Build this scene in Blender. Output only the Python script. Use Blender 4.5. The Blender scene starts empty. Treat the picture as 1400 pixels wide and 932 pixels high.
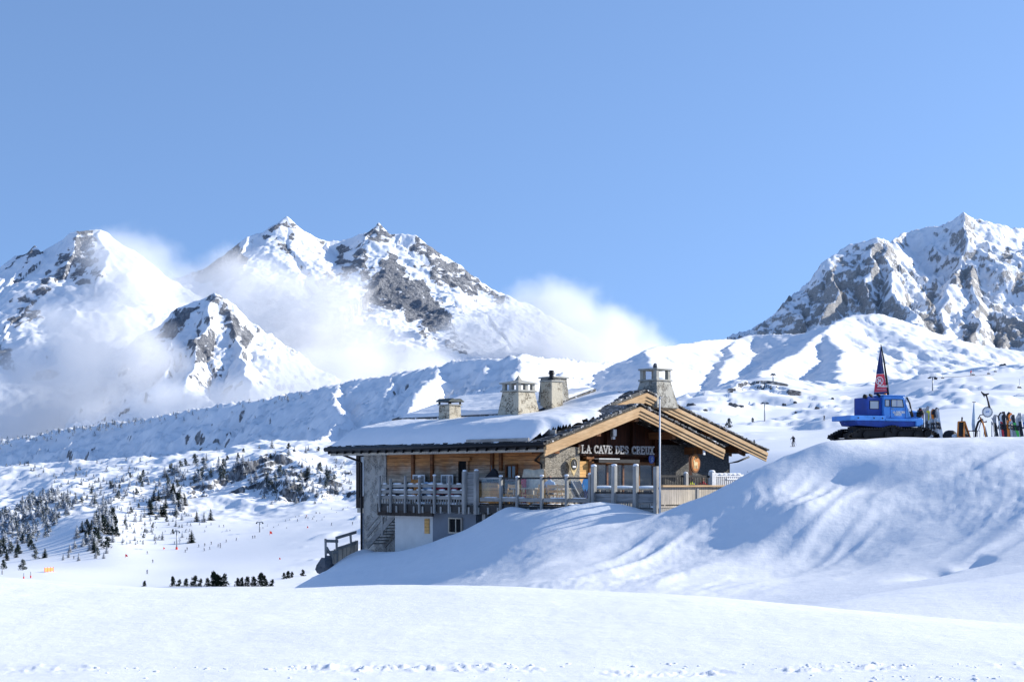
import bpy, bmesh, math, random
import numpy as np
from mathutils import Vector, Matrix
PI = math.pi
R = math.radians
random.seed(7)
scene = bpy.context.scene
COL = scene.collection

# ------------------------------------------------------------------ measuring helpers
F, HY = 2100.0, 658.0            # focal length in photo pixels, eye-level row


def P(px, py, Y):
    """point at distance Y that is seen at a photo pixel"""
    return Vector(((px - 700.0) / F * Y, Y, (HY - py) / F * Y))


# ------------------------------------------------------------------ mesh builder
class MB:
    def __init__(self):
        self.v, self.f, self.m = [], [], []
        self.mi = 0

    def add(self, vs, fs):
        o = len(self.v)
        self.v += [tuple(p) for p in vs]
        for f in fs:
            self.f.append(tuple(i + o for i in f))
            self.m.append(self.mi)
        return self

    def box(self, a, b):
        x0, y0, z0 = a
        x1, y1, z1 = b
        if x0 > x1: x0, x1 = x1, x0
        if y0 > y1: y0, y1 = y1, y0
        if z0 > z1: z0, z1 = z1, z0
        return self.add([(x0, y0, z0), (x1, y0, z0), (x1, y1, z0), (x0, y1, z0), (x0, y0, z1), (x1, y0, z1), (x1, y1, z1), (x0, y1, z1)],
                        [(0, 3, 2, 1), (4, 5, 6, 7), (0, 1, 5, 4), (1, 2, 6, 5), (2, 3, 7, 6), (3, 0, 4, 7)])

    def hexa(self, bot, top):
        return self.add(list(bot) + list(top), [(0, 3, 2, 1), (4, 5, 6, 7), (0, 1, 5, 4), (1, 2, 6, 5), (2, 3, 7, 6), (3, 0, 4, 7)])

    def beam(self, p, q, w, h, up=(0, 0, 1)):
        p, q = Vector(p), Vector(q)
        d = (q - p).normalized()
        u = Vector(up)
        s = d.cross(u)
        if s.length < 1e-4:
            s = d.cross(Vector((0, 1, 0)))
        s.normalize()
        u = s.cross(d).normalized()
        s *= w / 2
        u *= h / 2
        return self.hexa([p - s - u, p + s - u, p + s + u, p - s + u], [q - s - u, q + s - u, q + s + u, q - s + u])

    def tube(self, pts, r, n=8, caps=True):
        pts = [Vector(p) for p in pts]
        rs = r if isinstance(r, (list, tuple)) else [r] * len(pts)
        vs, fs = [], []
        ref = None
        for i, p in enumerate(pts):
            d = (pts[min(i + 1, len(pts) - 1)] - pts[max(i - 1, 0)]).normalized()
            if ref is None:
                ref = d.orthogonal().normalized()
            ref = (ref - d * ref.dot(d))
            ref = ref.normalized() if ref.length > 1e-5 else d.orthogonal().normalized()
            t = d.cross(ref)
            for k in range(n):
                a = 2 * PI * k / n
                vs.append(p + (ref * math.cos(a) + t * math.sin(a)) * rs[i])
        for i in range(len(pts) - 1):
            for k in range(n):
                k2 = (k + 1) % n
                fs.append((i * n + k, i * n + k2, (i + 1) * n + k2, (i + 1) * n + k))
        if caps:
            fs.append(tuple(range(n - 1, -1, -1)))
            fs.append(tuple(range((len(pts) - 1) * n, len(pts) * n)))
        return self.add(vs, fs)

    def prism(self, poly, d):
        """extrude a planar polygon (3D points) by vector d"""
        poly = [Vector(p) for p in poly]
        d = Vector(d)
        n = len(poly)
        vs = poly + [p + d for p in poly]
        fs = [tuple(range(n - 1, -1, -1)), tuple(range(n, 2 * n))]
        for i in range(n):
            j = (i + 1) % n
            fs.append((i, j, n + j, n + i))
        return self.add(vs, fs)

    def disc(self, c, axis, r, th, n=24, ry=None):
        c = Vector(c)
        a = Vector(axis).normalized()
        u = Vector((0, 0, 1)).cross(a)
        u = u.normalized() if u.length > 1e-4 else Vector((1, 0, 0))
        w = a.cross(u)
        ry = ry or r
        return self.prism([c + u * (r * math.cos(2 * PI * k / n)) + w * (ry * math.sin(2 * PI * k / n)) for k in range(n)], a * th)

    def ring(self, c, axis, r, rr, n=24, m=8):
        c = Vector(c)
        a = Vector(axis).normalized()
        u = Vector((0, 0, 1)).cross(a)
        u = u.normalized() if u.length > 1e-4 else Vector((1, 0, 0))
        w = a.cross(u)
        vs, fs = [], []
        for k in range(n):
            t = 2 * PI * k / n
            d = u * math.cos(t) + w * math.sin(t)
            for j in range(m):
                s = 2 * PI * j / m
                vs.append(c + d * (r + rr * math.cos(s)) + a * (rr * math.sin(s)))
        for k in range(n):
            for j in range(m):
                fs.append((k * m + j, ((k + 1) % n) * m + j, ((k + 1) % n) * m + (j + 1) % m, k * m + (j + 1) % m))
        return self.add(vs, fs)

    def ball(self, c, r, sx=1, sy=1, sz=1, nu=10, nv=7, jit=0, rng=random):
        vs, fs = [], []
        c = Vector(c)
        for j in range(1, nv):
            t = PI * j / nv
            for k in range(nu):
                a = 2 * PI * k / nu
                q = 1 + rng.uniform(-jit, jit)
                vs.append(c + Vector((r * sx * q * math.sin(t) * math.cos(a), r * sy * q * math.sin(t) * math.sin(a), r * sz * q * math.cos(t))))
        vs.append(c + Vector((0, 0, r * sz)))
        vs.append(c - Vector((0, 0, r * sz)))
        T, B = len(vs) - 2, len(vs) - 1
        for j in range(nv - 2):
            for k in range(nu):
                k2 = (k + 1) % nu
                fs.append((j * nu + k, (j + 1) * nu + k, (j + 1) * nu + k2, j * nu + k2))
        for k in range(nu):
            k2 = (k + 1) % nu
            fs.append((T, k, k2))
            fs.append((B, (nv - 2) * nu + k2, (nv - 2) * nu + k))
        return self.add(vs, fs)

    def mesh(self, name, mats, smooth=False, fixn=True):
        me = bpy.data.meshes.new(name)
        me.from_pydata(self.v, [], self.f)
        for m in (mats if isinstance(mats, (list, tuple)) else [mats]):
            me.materials.append(m)
        me.polygons.foreach_set('material_index', self.m)
        if smooth:
            me.polygons.foreach_set('use_smooth', [True] * len(self.f))
        if fixn:
            bm = bmesh.new()
            bm.from_mesh(me)
            bmesh.ops.recalc_face_normals(bm, faces=bm.faces)
            bm.to_mesh(me)
            bm.free()
        me.update()
        return me

    def build(self, name, mats, parent=None, smooth=False, bevel=0, loc=None):
        o = bpy.data.objects.new(name, self.mesh(name, mats, smooth))
        COL.objects.link(o)
        if parent is not None:
            o.parent = parent
        if loc is not None:
            o.location = loc
        if bevel:
            md = o.modifiers.new('bevel', 'BEVEL')
            md.width = bevel
            md.segments = 2
            md.limit_method = 'ANGLE'
        return o


def tag(o, label=None, cat=None, group=None, kind=None):
    if label: o['label'] = label
    if cat: o['category'] = cat
    if group: o['group'] = group
    if kind: o['kind'] = kind
    return o


def empty(name, loc=(0, 0, 0), rz=0.0):
    o = bpy.data.objects.new(name, None)
    o.empty_display_size = 0.3
    COL.objects.link(o)
    o.location = loc
    o.rotation_euler = (0, 0, rz)
    return o


def thing(name, label, cat, loc=(0, 0, 0), rz=0.0, group=None):
    return tag(empty(name, loc, rz), label, cat, group)


def copy_tree(o, kids, parent=None):
    c = o.copy()
    COL.objects.link(c)
    if parent is not None:
        c.parent = parent
    for ch in kids.get(o.name, []):
        copy_tree(ch, kids, c)
    return c


def kids_of(root):
    d = {}
    def walk(o):
        d[o.name] = list(o.children)
        for c in o.children:
            walk(c)
    walk(root)
    return d


# ------------------------------------------------------------------ materials
class N:
    """tiny node helper"""
    def __init__(self, name):
        self.mat = bpy.data.materials.new(name)
        self.mat.use_nodes = True
        self.t = self.mat.node_tree
        self.t.nodes.clear()
        self.out = self.n('ShaderNodeOutputMaterial')

    def n(self, typ, **kw):
        nd = self.t.nodes.new(typ)
        for k, v in kw.items():
            if k in nd.inputs:
                self.set(nd, k, v)
            else:
                setattr(nd, k, v)
        return nd

    def set(self, nd, k, v):
        if isinstance(v, bpy.types.NodeSocket):
            self.t.links.new(v, nd.inputs[k])
        else:
            i = nd.inputs[k]
            if i.type == 'RGBA' and len(v) == 3:
                v = (*v, 1)
            i.default_value = v

    def math(self, op, a, b=0.0, c=0.0, clamp=False):
        nd = self.t.nodes.new('ShaderNodeMath')
        nd.operation = op
        nd.use_clamp = clamp
        for i, v in enumerate((a, b, c)):
            self.set(nd, i, v)
        return nd.outputs[0]

    def mix(self, f, a, b, blend='MIX'):
        nd = self.t.nodes.new('ShaderNodeMix')
        nd.data_type = 'RGBA'
        nd.blend_type = blend
        self.set(nd, 0, f)
        for i, v in ((6, a), (7, b)):
            self.set(nd, i, v)
        return nd.outputs[2]

    def ramp(self, f, lo, hi, a=0.0, b=1.0, smooth=True):
        nd = self.t.nodes.new('ShaderNodeMapRange')
        nd.interpolation_type = 'SMOOTHSTEP' if smooth else 'LINEAR'
        nd.clamp = True
        self.set(nd, 0, f)
        for i, v in zip((1, 2, 3, 4), (lo, hi, a, b)):
            nd.inputs[i].default_value = v
        return nd.outputs[0]

    def coord(self, which='Object', scale=(1, 1, 1)):
        c = self.n('ShaderNodeTexCoord').outputs[which]
        if scale != (1, 1, 1):
            m = self.n('ShaderNodeMapping')
            self.set(m, 'Vector', c)
            m.inputs['Scale'].default_value = scale
            c = m.outputs[0]
        return c

    def pos(self, scale=(1, 1, 1)):
        c = self.n('ShaderNodeNewGeometry').outputs['Position']
        if scale != (1, 1, 1):
            m = self.n('ShaderNodeMapping')
            self.set(m, 'Vector', c)
            m.inputs['Scale'].default_value = scale
            c = m.outputs[0]
        return c

    def noise(self, vec, scale, detail=4.0, rough=0.55, dist=0.0):
        nd = self.n('ShaderNodeTexNoise')
        self.set(nd, 'Vector', vec)
        nd.inputs['Scale'].default_value = scale
        nd.inputs['Detail'].default_value = detail
        nd.inputs['Roughness'].default_value = rough
        nd.inputs['Distortion'].default_value = dist
        return nd.outputs[0]

    def bump(self, h, strength=0.3, dist=0.02, normal=None):
        nd = self.n('ShaderNodeBump')
        nd.inputs['Strength'].default_value = strength
        nd.inputs['Distance'].default_value = dist
        self.set(nd, 'Height', h)
        if normal is not None:
            self.set(nd, 'Normal', normal)
        return nd.outputs[0]

    def bsdf(self, color, rough=0.6, metal=0.0, normal=None, spec=0.3, **kw):
        nd = self.n('ShaderNodeBsdfPrincipled')
        self.set(nd, 'Base Color', color)
        self.set(nd, 'Roughness', rough)
        self.set(nd, 'Metallic', metal)
        self.set(nd, 'Specular IOR Level', spec)
        if normal is not None:
            self.set(nd, 'Normal', normal)
        for k, v in kw.items():
            self.set(nd, k, v)
        self.t.links.new(nd.outputs[0], self.out.inputs[0])
        return self.mat


M = {}


def plain(name, col, rough=0.55, metal=0.0, var=0.12, scale=6.0, spec=0.3):
    n = N(name)
    f = n.noise(n.coord(), scale, 5)
    d = tuple(c * (1 - var) for c in col)
    l = tuple(min(1, c * (1 + var)) for c in col)
    c = n.mix(n.ramp(f, .3, .7), d, l)
    n.bsdf(c, n.ramp(f, .2, .8, max(0.05, rough - .08), min(1, rough + .1)), metal, spec=spec,
           normal=n.bump(n.noise(n.coord(), scale * 6, 3), .12, .01))
    M[name] = n.mat
    return n.mat


def planks(name, cols, axis, grain, width, gap=0.06, rough=0.75, var=0.35, bump=.4, top=None):
    """boards stacked along `axis` with grain along `grain` (0,1,2)"""
    n = N(name)
    c = n.coord()
    s = n.n('ShaderNodeSeparateXYZ')
    n.set(s, 0, c)
    a = n.math('DIVIDE', s.outputs[axis], width)
    idx = n.math('FLOOR', a)
    fr = n.math('FRACT', a)
    w = n.n('ShaderNodeTexWhiteNoise', noise_dimensions='1D')
    n.set(w, 'W', idx)
    sc = [14.0, 14.0, 14.0]
    sc[grain] = 1.2
    mp = n.n('ShaderNodeMapping')
    n.set(mp, 'Vector', c)
    mp.inputs['Scale'].default_value = sc
    off = n.n('ShaderNodeVectorMath', operation='ADD')
    n.set(off, 0, mp.outputs[0])
    cmb = n.n('ShaderNodeCombineXYZ')
    for k in range(3):
        n.set(cmb, k, n.math('MULTIPLY', w.outputs[0], 37.0))
    n.set(off, 1, cmb.outputs[0])
    g = n.noise(off.outputs[0], 1.0, 6, .62, .6)
    big = n.noise(c, .9, 4)
    col = n.mix(w.outputs[0], cols[0], cols[1])
    col = n.mix(n.ramp(big, .38, .66), col, cols[2])
    if top is not None:          # another weathering above a height
        z0, z1, tc = top
        tz = n.math('ADD', s.outputs[2], n.math('MULTIPLY', n.math('SUBTRACT', big, .5), 1.2))
        tw = n.ramp(tz, z0, z1)
        col = n.mix(tw, col, n.mix(w.outputs[0], tc[0], tc[1]))
    dk = n.ramp(g, .25, .75, 1 - var, 1 + var * .6)
    cm = n.n('ShaderNodeVectorMath', operation='SCALE')
    n.set(cm, 0, col)
    n.set(cm, 'Scale', dk)
    edge = n.math('MULTIPLY', n.ramp(fr, 0, gap), n.ramp(fr, 1 - gap, 1, 1, 0))
    col2 = n.mix(edge, (.012, .009, .007), cm.outputs[0])
    h = n.math('ADD', n.math('MULTIPLY', g, .3), edge)
    n.bsdf(col2, rough, normal=n.bump(h, bump, .02), spec=.2)
    M[name] = n.mat
    return n.mat


def stone(name, base, light, dark, mortar, scale=(3.2, 3.2, 6.0), mort_w=.07, plaster=0.0):
    n = N(name)
    c = n.coord(scale=scale)
    wob = n.n('ShaderNodeVectorMath', operation='ADD')
    nz = n.n('ShaderNodeTexNoise')
    n.set(nz, 'Vector', c)
    nz.inputs['Scale'].default_value = 1.6
    sc = n.n('ShaderNodeVectorMath', operation='SCALE')
    n.set(sc, 0, nz.outputs['Color'])
    n.set(sc, 'Scale', .45)
    n.set(wob, 0, c)
    n.set(wob, 1, sc.outputs[0])
    v = n.n('ShaderNodeTexVoronoi', feature='F1')
    n.set(v, 'Vector', wob.outputs[0])
    e = n.n('ShaderNodeTexVoronoi', feature='DISTANCE_TO_EDGE')
    n.set(e, 'Vector', wob.outputs[0])
    hs = n.n('ShaderNodeSeparateColor')
    n.set(hs, 0, v.outputs['Color'])
    col = n.mix(hs.outputs[0], base, light)
    col = n.mix(n.ramp(hs.outputs[1], .55, .9), col, dark)
    fine = n.noise(n.coord(), 14, 6, .65)
    col = n.mix(n.ramp(fine, .35, .7, 0, .55), col, tuple(x * .45 for x in base))
    m = n.ramp(e.outputs['Distance'], mort_w * .4, mort_w)
    if plaster > 0:
        pl = n.ramp(n.noise(n.coord(), 2.2, 3), .5 + .12 * (plaster - .5) - .06, .5 + .12 * (plaster - .5) + .08)
        m = n.math('MULTIPLY', m, n.math('MULTIPLY', pl, n.ramp(hs.outputs[2], plaster * .75, plaster * .75 + .1)))
    mc = n.mix(n.ramp(fine, .3, .7), tuple(x * .82 for x in mortar), mortar)
    col = n.mix(m, mc, col)
    h = n.math('ADD', n.math('MULTIPLY', m, .8 if plaster == 0 else -.5), n.math('MULTIPLY', fine, .5))
    n.bsdf(col, .85, normal=n.bump(h, .8, .07), spec=.2)
    M[name] = n.mat
    return n.mat


def snow(name, grain=.35, streak=.0, col=(.875, .885, .905)):
    n = N(name)
    p = n.pos()
    f1 = n.noise(p, 3.0, 8, .6)
    f2 = n.noise(p, 9.0, 8, .75)
    h = n.math('ADD', n.math('MULTIPLY', f1, 1.0), n.math('MULTIPLY', f2, .5))
    if streak:
        m = n.n('ShaderNodeMapping')
        n.set(m, 'Vector', p)
        m.inputs['Rotation'].default_value = (0, 0, R(-38))
        m.inputs['Scale'].default_value = (.6, 3.2, 1)
        h = n.math('ADD', h, n.math('MULTIPLY', n.noise(m.outputs[0], 1.0, 7, .62), streak))
    c = n.mix(n.ramp(f1, .3, .7), tuple(x * .975 for x in col), col)
    n.bsdf(c, .62, normal=n.bump(h, grain, .06), spec=.25)
    M[name] = n.mat
    return n.mat


snow('snow_near', .32, 1.1)
snow('snow_roof', .3, 0)
plain('plaster_white', (.62, .62, .60), .8, var=.06, scale=2)
plain('plaster_grey', (.17, .19, .22), .8, var=.08, scale=2)
plain('black_metal', (.012, .012, .014), .45, var=.2)
plain('grey_metal', (.30, .31, .32), .4, .6)
plain('white_paint', (.74, .75, .76), .45, var=.05)
plain('pole_paint', (.68, .68, .69), .4, var=.06)
plain('letter_paint', (.44, .43, .42), .5, var=.05)
plain('concrete', (.36, .35, .31), .85, var=.18, scale=4)
plain('slate_cap', (.085, .10, .095), .7, var=.3, scale=5)
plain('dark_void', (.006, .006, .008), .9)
plain('cream_cloth', (.62, .53, .40), .8, var=.15)
plain('dark_cloth', (.02, .022, .03), .8)
plain('red_cloth', (.42, .015, .03), .8)
plain('blue_cloth', (.10, .36, .68), .75)
plain('pale_blue_cloth', (.40, .50, .62), .75)
plain('navy_cloth', (.02, .04, .14), .8)
plain('yellow_cloth', (.62, .66, .05), .75)
plain('orange_cloth', (.75, .22, .04), .75)
plain('green_cloth', (.08, .42, .08), .75)
plain('skin', (.50, .29, .20), .6)
plain('hair', (.03, .02, .015), .7)
plain('rubber', (.010, .010, .011), .65, var=.35, scale=12)
plain('blue_paint', (.07, .27, .70), .32, var=.1, scale=3, spec=.5)
plain('blue_paint_shaded', (.02, .06, .30), .5, var=.15, scale=3)  # darker copy of the blue, with shade put into the colour
plain('red_fabric', (.72, .06, .09), .7, var=.08)
plain('navy_fabric', (.012, .028, .13), .6, var=.15)
plain('chalk_black', (.018, .02, .022), .7)
plain('orange_wood', (.55, .20, .04), .55, var=.2)
plain('lamp_amber', (.8, .25, .02), .3)
plain('sign_blue', (.03, .07, .30), .5)
plain('sign_cream', (.72, .55, .28), .6)
plain('rock_mat', (.10, .105, .115), .9, var=.45, scale=1.2)
plain('tree_trunk', (.06, .045, .035), .9)
plain('marker_red', (.75, .05, .03), .6)
plain('marker_orange', (.80, .28, .08), .6)
planks('log_grey', [(.36, .345, .32), (.46, .44, .41), (.27, .26, .245)], 2, 1, 50.0, gap=.0001, var=.3)
planks('post_grey', [(.38, .36, .33), (.46, .44, .41), (.28, .27, .255)], 0, 2, 50.0, gap=.0001, var=.3)
planks('wood_wall', [(.31, .27, .22), (.42, .36, .29), (.21, .18, .145)], 2, 1, .19, var=.5, top=(.15, 1.2, [(.56, .26, .09), (.42, .18, .065)]))
planks('wood_gable', [(.085, .024, .009), (.06, .017, .007), (.04, .012, .005)], 0, 2, .22, var=.5)
planks('wood_beam', [(.22, .09, .035), (.26, .11, .045), (.15, .06, .025)], 2, 1, 50.0, gap=.0001, var=.45)
planks('wood_beam_x', [(.26, .11, .045), (.30, .14, .06), (.18, .08, .035)], 2, 0, 50.0, gap=.0001, var=.45)
planks('wood_barge', [(.55, .36, .19), (.47, .30, .155), (.60, .41, .23)], 2, 0, 50.0, gap=.0001, var=.22)
planks('wood_pale', [(.60, .52, .41), (.51, .45, .36), (.44, .39, .33)], 0, 2, .14, var=.3)
planks('wood_grey_h', [(.25, .25, .25), (.32, .31, .30), (.20, .205, .21)], 2, 1, .16, var=.4)
planks('wood_door', [(.74, .42, .15), (.68, .37, .12), (.78, .46, .18)], 2, 0, .16, var=.25)
planks('wood_bay', [(.045, .035, .03), (.06, .047, .04), (.035, .028, .025)], 1, 2, .12, var=.3)
planks('deck_floor', [(.28, .26, .23), (.33, .30, .27), (.22, .21, .19)], 0, 1, .14, var=.3)
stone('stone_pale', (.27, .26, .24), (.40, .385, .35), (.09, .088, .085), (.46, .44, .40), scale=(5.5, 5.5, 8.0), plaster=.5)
stone('stone_pier', (.42, .39, .33), (.58, .53, .44), (.17, .16, .15), (.20, .185, .16), scale=(2.4, 2.4, 8.0), mort_w=.05)
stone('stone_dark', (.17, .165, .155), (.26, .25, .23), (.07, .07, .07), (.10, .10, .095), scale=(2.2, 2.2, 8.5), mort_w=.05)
stone('stone_chimney', (.17, .13, .09), (.26, .21, .15), (.05, .043, .036), (.58, .52, .40), scale=(3.6, 3.6, 6.5), plaster=.6)
stone('stone_chimney_grey', (.22, .20, .17), (.34, .31, .26), (.09, .085, .08), (.46, .44, .38), scale=(4.5, 4.5, 7.5), plaster=.35)


def slate():
    n = N('slate_tile')
    c = n.coord()
    b = n.n('ShaderNodeTexBrick')
    n.set(b, 'Vector', c)
    b.inputs['Scale'].default_value = 1.0
    b.inputs['Brick Width'].default_value = .45
    b.inputs['Row Height'].default_value = .28
    b.inputs['Mortar Size'].default_value = .02
    b.inputs['Color1'].default_value = (.045, .047, .05, 1)
    b.inputs['Color2'].default_value = (.09, .092, .095, 1)
    b.inputs['Mortar'].default_value = (.01, .01, .01, 1)
    f = n.noise(c, 5, 5)
    col = n.mix(n.ramp(f, .56, .70), b.outputs[0], (.80, .82, .86))
    n.bsdf(col, .6, normal=n.bump(n.math('ADD', b.outputs[1], f), .6, .03))
    M['slate_tile'] = n.mat


slate()


def glass(name, tint=(.95, .97, .98), refl=.0, rough=.02, dirt=.02):
    n = N(name)
    tr = n.n('ShaderNodeBsdfTransparent')
    n.set(tr, 0, tint)
    gl = n.n('ShaderNodeBsdfGlossy')
    gl.inputs['Roughness'].default_value = rough
    df = n.n('ShaderNodeBsdfDiffuse')
    n.set(df, 0, (.6, .6, .6))
    m0 = n.n('ShaderNodeMixShader')
    n.set(m0, 0, n.ramp(n.noise(n.coord(), 2.5, 6), .45, .75, 0, dirt))
    n.set(m0, 1, tr.outputs[0])
    n.set(m0, 2, df.outputs[0])
    fr = n.n('ShaderNodeFresnel')
    fr.inputs[0].default_value = 1.45
    m = n.n('ShaderNodeMixShader')
    n.set(m, 0, n.math('MULTIPLY', fr.outputs[0], .10))
    n.set(m, 1, m0.outputs[0])
    n.set(m, 2, gl.outputs[0])
    n.t.links.new(m.outputs[0], n.out.inputs[0])
    M[name] = n.mat


glass('screen_glass')


def win_glass():
    n = N('window_glass')
    n.bsdf((.03, .035, .04), .06, spec=.8)
    M['window_glass'] = n.mat
    n = N('window_pale')
    n.bsdf((.42, .44, .46), .12, spec=.7)
    M['window_pale'] = n.mat


win_glass()
# ------------------------------------------------------------------ numpy noise
def _hash(ix, iy, seed):
    h = (ix.astype(np.int64) * 374761393 + iy.astype(np.int64) * 668265263 + seed * 1274126177) & 0xFFFFFFFF
    h = ((h ^ (h >> 13)) * 1274126177) & 0xFFFFFFFF
    return (h ^ (h >> 16)) & 0xFFFF


def perlin(x, y, seed=0):
    x0, y0 = np.floor(x), np.floor(y)
    fx, fy = x - x0, y - y0
    u, v = fx * fx * fx * (fx * (fx * 6 - 15) + 10), fy * fy * fy * (fy * (fy * 6 - 15) + 10)
    def g(ox, oy):
        a = _hash(x0 + ox, y0 + oy, seed) * (2 * PI / 65536.0)
        return np.cos(a) * (fx - ox) + np.sin(a) * (fy - oy)
    a = g(0, 0); b = g(1, 0); c = g(0, 1); d = g(1, 1)
    return 1.5 * ((a * (1 - u) + b * u) * (1 - v) + (c * (1 - u) + d * u) * v)


def fbm(x, y, seed=0, oct=5, gain=.5):
    s, a = 0, 1.0
    for i in range(oct):
        s = s + a * perlin(x, y, seed + i * 17)
        x, y, a = x * 2.03 + 11.3, y * 2.03 + 5.7, a * gain
    return s


def ridged(x, y, seed=0, oct=5, gain=.5):
    s, a, w = 0, 1.0, 1.0
    for i in range(oct):
        n = (1 - np.abs(perlin(x, y, seed + i * 13))) ** 2
        s = s + a * n * w
        w = np.clip(n * 1.6, 0, 1)
        x, y, a = x * 2.1 + 3.1, y * 2.1 + 7.7, a * gain
    return s / 2.0


def sst(x, a, b):
    t = np.clip((x - a) / (b - a), 0, 1)
    return t * t * (3 - 2 * t)


class TPS:
    def __init__(self, pts, lam=0.0, log=False):
        """pts = (px, py, Y) ground points; the spline runs over world X and Y"""
        w = np.array([P(*p) for p in pts])
        self.s = max(np.ptp(w[:, 0]), np.ptp(w[:, 1]))
        self.log = log
        self.k = self._k(w[:, 0], w[:, 1])
        n = len(w)
        K = self._phi(np.linalg.norm(self.k[:, None] - self.k[None], axis=2)) + lam * np.eye(n)
        Pm = np.hstack([np.ones((n, 1)), self.k])
        A = np.block([[K, Pm], [Pm.T, np.zeros((3, 3))]])
        self.w = np.linalg.solve(A, np.concatenate([w[:, 2], np.zeros(3)]))

    def _k(self, x, y):
        if self.log:                     # angle and log distance, for wide terrain
            return np.stack([np.arctan2(x, y) * 4, np.log(np.maximum(y, 1.0))], -1)
        return np.stack([x, y], -1) / self.s

    def _phi(self, r):
        return r * r * np.log(r + 1e-9)

    def __call__(self, x, y):
        x, y = np.asarray(x, float), np.asarray(y, float)
        q = self._k(x.ravel(), y.ravel())
        out = np.empty(len(q))
        n = len(self.k)
        for i in range(0, len(q), 40000):
            s = q[i:i + 40000]
            r = np.sqrt(((s[:, None] - self.k[None]) ** 2).sum(2))
            out[i:i + 40000] = self._phi(r) @ self.w[:n] + self.w[n] + s @ self.w[n + 1:]
        return out.reshape(x.shape)


def grid_mesh(name, X, Y, Z, mat, attrs=None):
    ny, nx = X.shape
    co = np.stack([X, Y, Z], -1).reshape(-1, 3).astype(np.float32)
    i = np.arange(ny * nx).reshape(ny, nx)
    q = np.stack([i[:-1, :-1], i[:-1, 1:], i[1:, 1:], i[1:, :-1]], -1).reshape(-1)
    nf = (ny - 1) * (nx - 1)
    me = bpy.data.meshes.new(name)
    me.vertices.add(len(co))
    me.vertices.foreach_set('co', co.ravel())
    me.loops.add(nf * 4)
    me.loops.foreach_set('vertex_index', q.astype(np.int32))
    me.polygons.add(nf)
    me.polygons.foreach_set('loop_start', np.arange(0, nf * 4, 4, dtype=np.int32))
    me.polygons.foreach_set('loop_total', np.full(nf, 4, dtype=np.int32))
    me.polygons.foreach_set('use_smooth', np.ones(nf, dtype=bool))
    for k, a in (attrs or {}).items():
        at = me.attributes.new(k, 'FLOAT', 'POINT')
        at.data.foreach_set('value', a.astype(np.float32).ravel())
    me.materials.append(mat)
    me.update()
    me.validate()
    o = bpy.data.objects.new(name, me)
    COL.objects.link(o)
    return o


def far_snow(name, sc, rock=(.17, .165, .16), rock2=(.30, .29, .275), bump=.5, bd=1.0, col=(.875, .885, .905)):
    """snow broken by bare rock; sc = metres of the coarsest grain"""
    n = N(name)
    p = n.pos((1 / sc, 1 / sc, 1 / sc))
    at = n.n('ShaderNodeAttribute', attribute_name='rock')
    f1 = n.noise(p, 1.0, 9, .62)
    f2 = n.noise(n.pos((.8 / sc, .8 / sc, 4.5 / sc)), 1.0, 8, .65)
    f3 = n.noise(n.pos((3.2 / sc, 3.2 / sc, 1.1 / sc)), 1.0, 7, .66)
    m = n.math('ADD', at.outputs['Fac'], n.math('MULTIPLY', n.math('SUBTRACT', f1, .5), .9))
    m = n.math('ADD', m, n.math('MULTIPLY', n.math('ADD', n.math('SUBTRACT', f2, .5), n.math('SUBTRACT', f3, .5)), .55))
    m = n.math('MULTIPLY', n.ramp(m, .40, .66), n.ramp(f3, .25, .6, .55, 1.0))
    rc = n.mix(n.ramp(f2, .3, .7), rock, rock2)
    c = n.mix(m, col, rc)
    h = n.math('ADD', n.math('MULTIPLY', f1, n.math('ADD', .30, n.math('MULTIPLY', m, .7))), n.math('MULTIPLY', n.math('MULTIPLY', n.math('ADD', f2, f3), m), 1.2))
    n.bsdf(c, n.math('ADD', .6, n.math('MULTIPLY', m, .25)), normal=n.bump(h, bump, bd), spec=.2)
    M[name] = n.mat
    return n.mat


# ------------------------------------------------------------------ near snow
fg = TPS([(0, 932, 13), (350, 932, 13), (700, 932, 13), (1050, 932, 13), (1400, 932, 12.5), (-150, 932, 13), (1550, 932, 12.5),
          (-150, 785, 24), (0, 788, 24), (130, 797, 24), (250, 804, 24), (350, 806, 24), (480, 801, 24), (600, 800, 24.5), (700, 802, 24.5), (850, 810, 24), (1000, 820, 23),
          (1100, 827, 22.5), (1250, 842, 21.5), (1400, 853, 20.5), (1550, 862, 20),
          (-150, 830, 31), (0, 830, 31), (350, 848, 31), (700, 845, 31), (1000, 865, 30), (1400, 900, 27),
          (0, 900, 42), (350, 910, 42), (700, 905, 42), (1050, 920, 42), (1400, 950, 38), (-150, 900, 42), (1550, 950, 38), (700, 1010, 9), (0, 1010, 9), (1400, 1010, 9)])
drift = TPS([(1000, 852, 27), (1110, 826, 29), (1180, 815, 30), (1250, 804, 31), (1330, 792, 32), (1400, 781, 33), (1500, 766, 34), (1600, 752, 35),
             (900, 900, 25), (1000, 900, 22), (1100, 890, 22), (1250, 875, 23), (1400, 862, 23.5), (1550, 850, 24),
             (1000, 905, 36), (1110, 870, 37), (1250, 850, 38.5), (1400, 835, 40), (1550, 815, 41), (700, 1000, 32), (850, 950, 34), (1300, 960, 17)])
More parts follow.
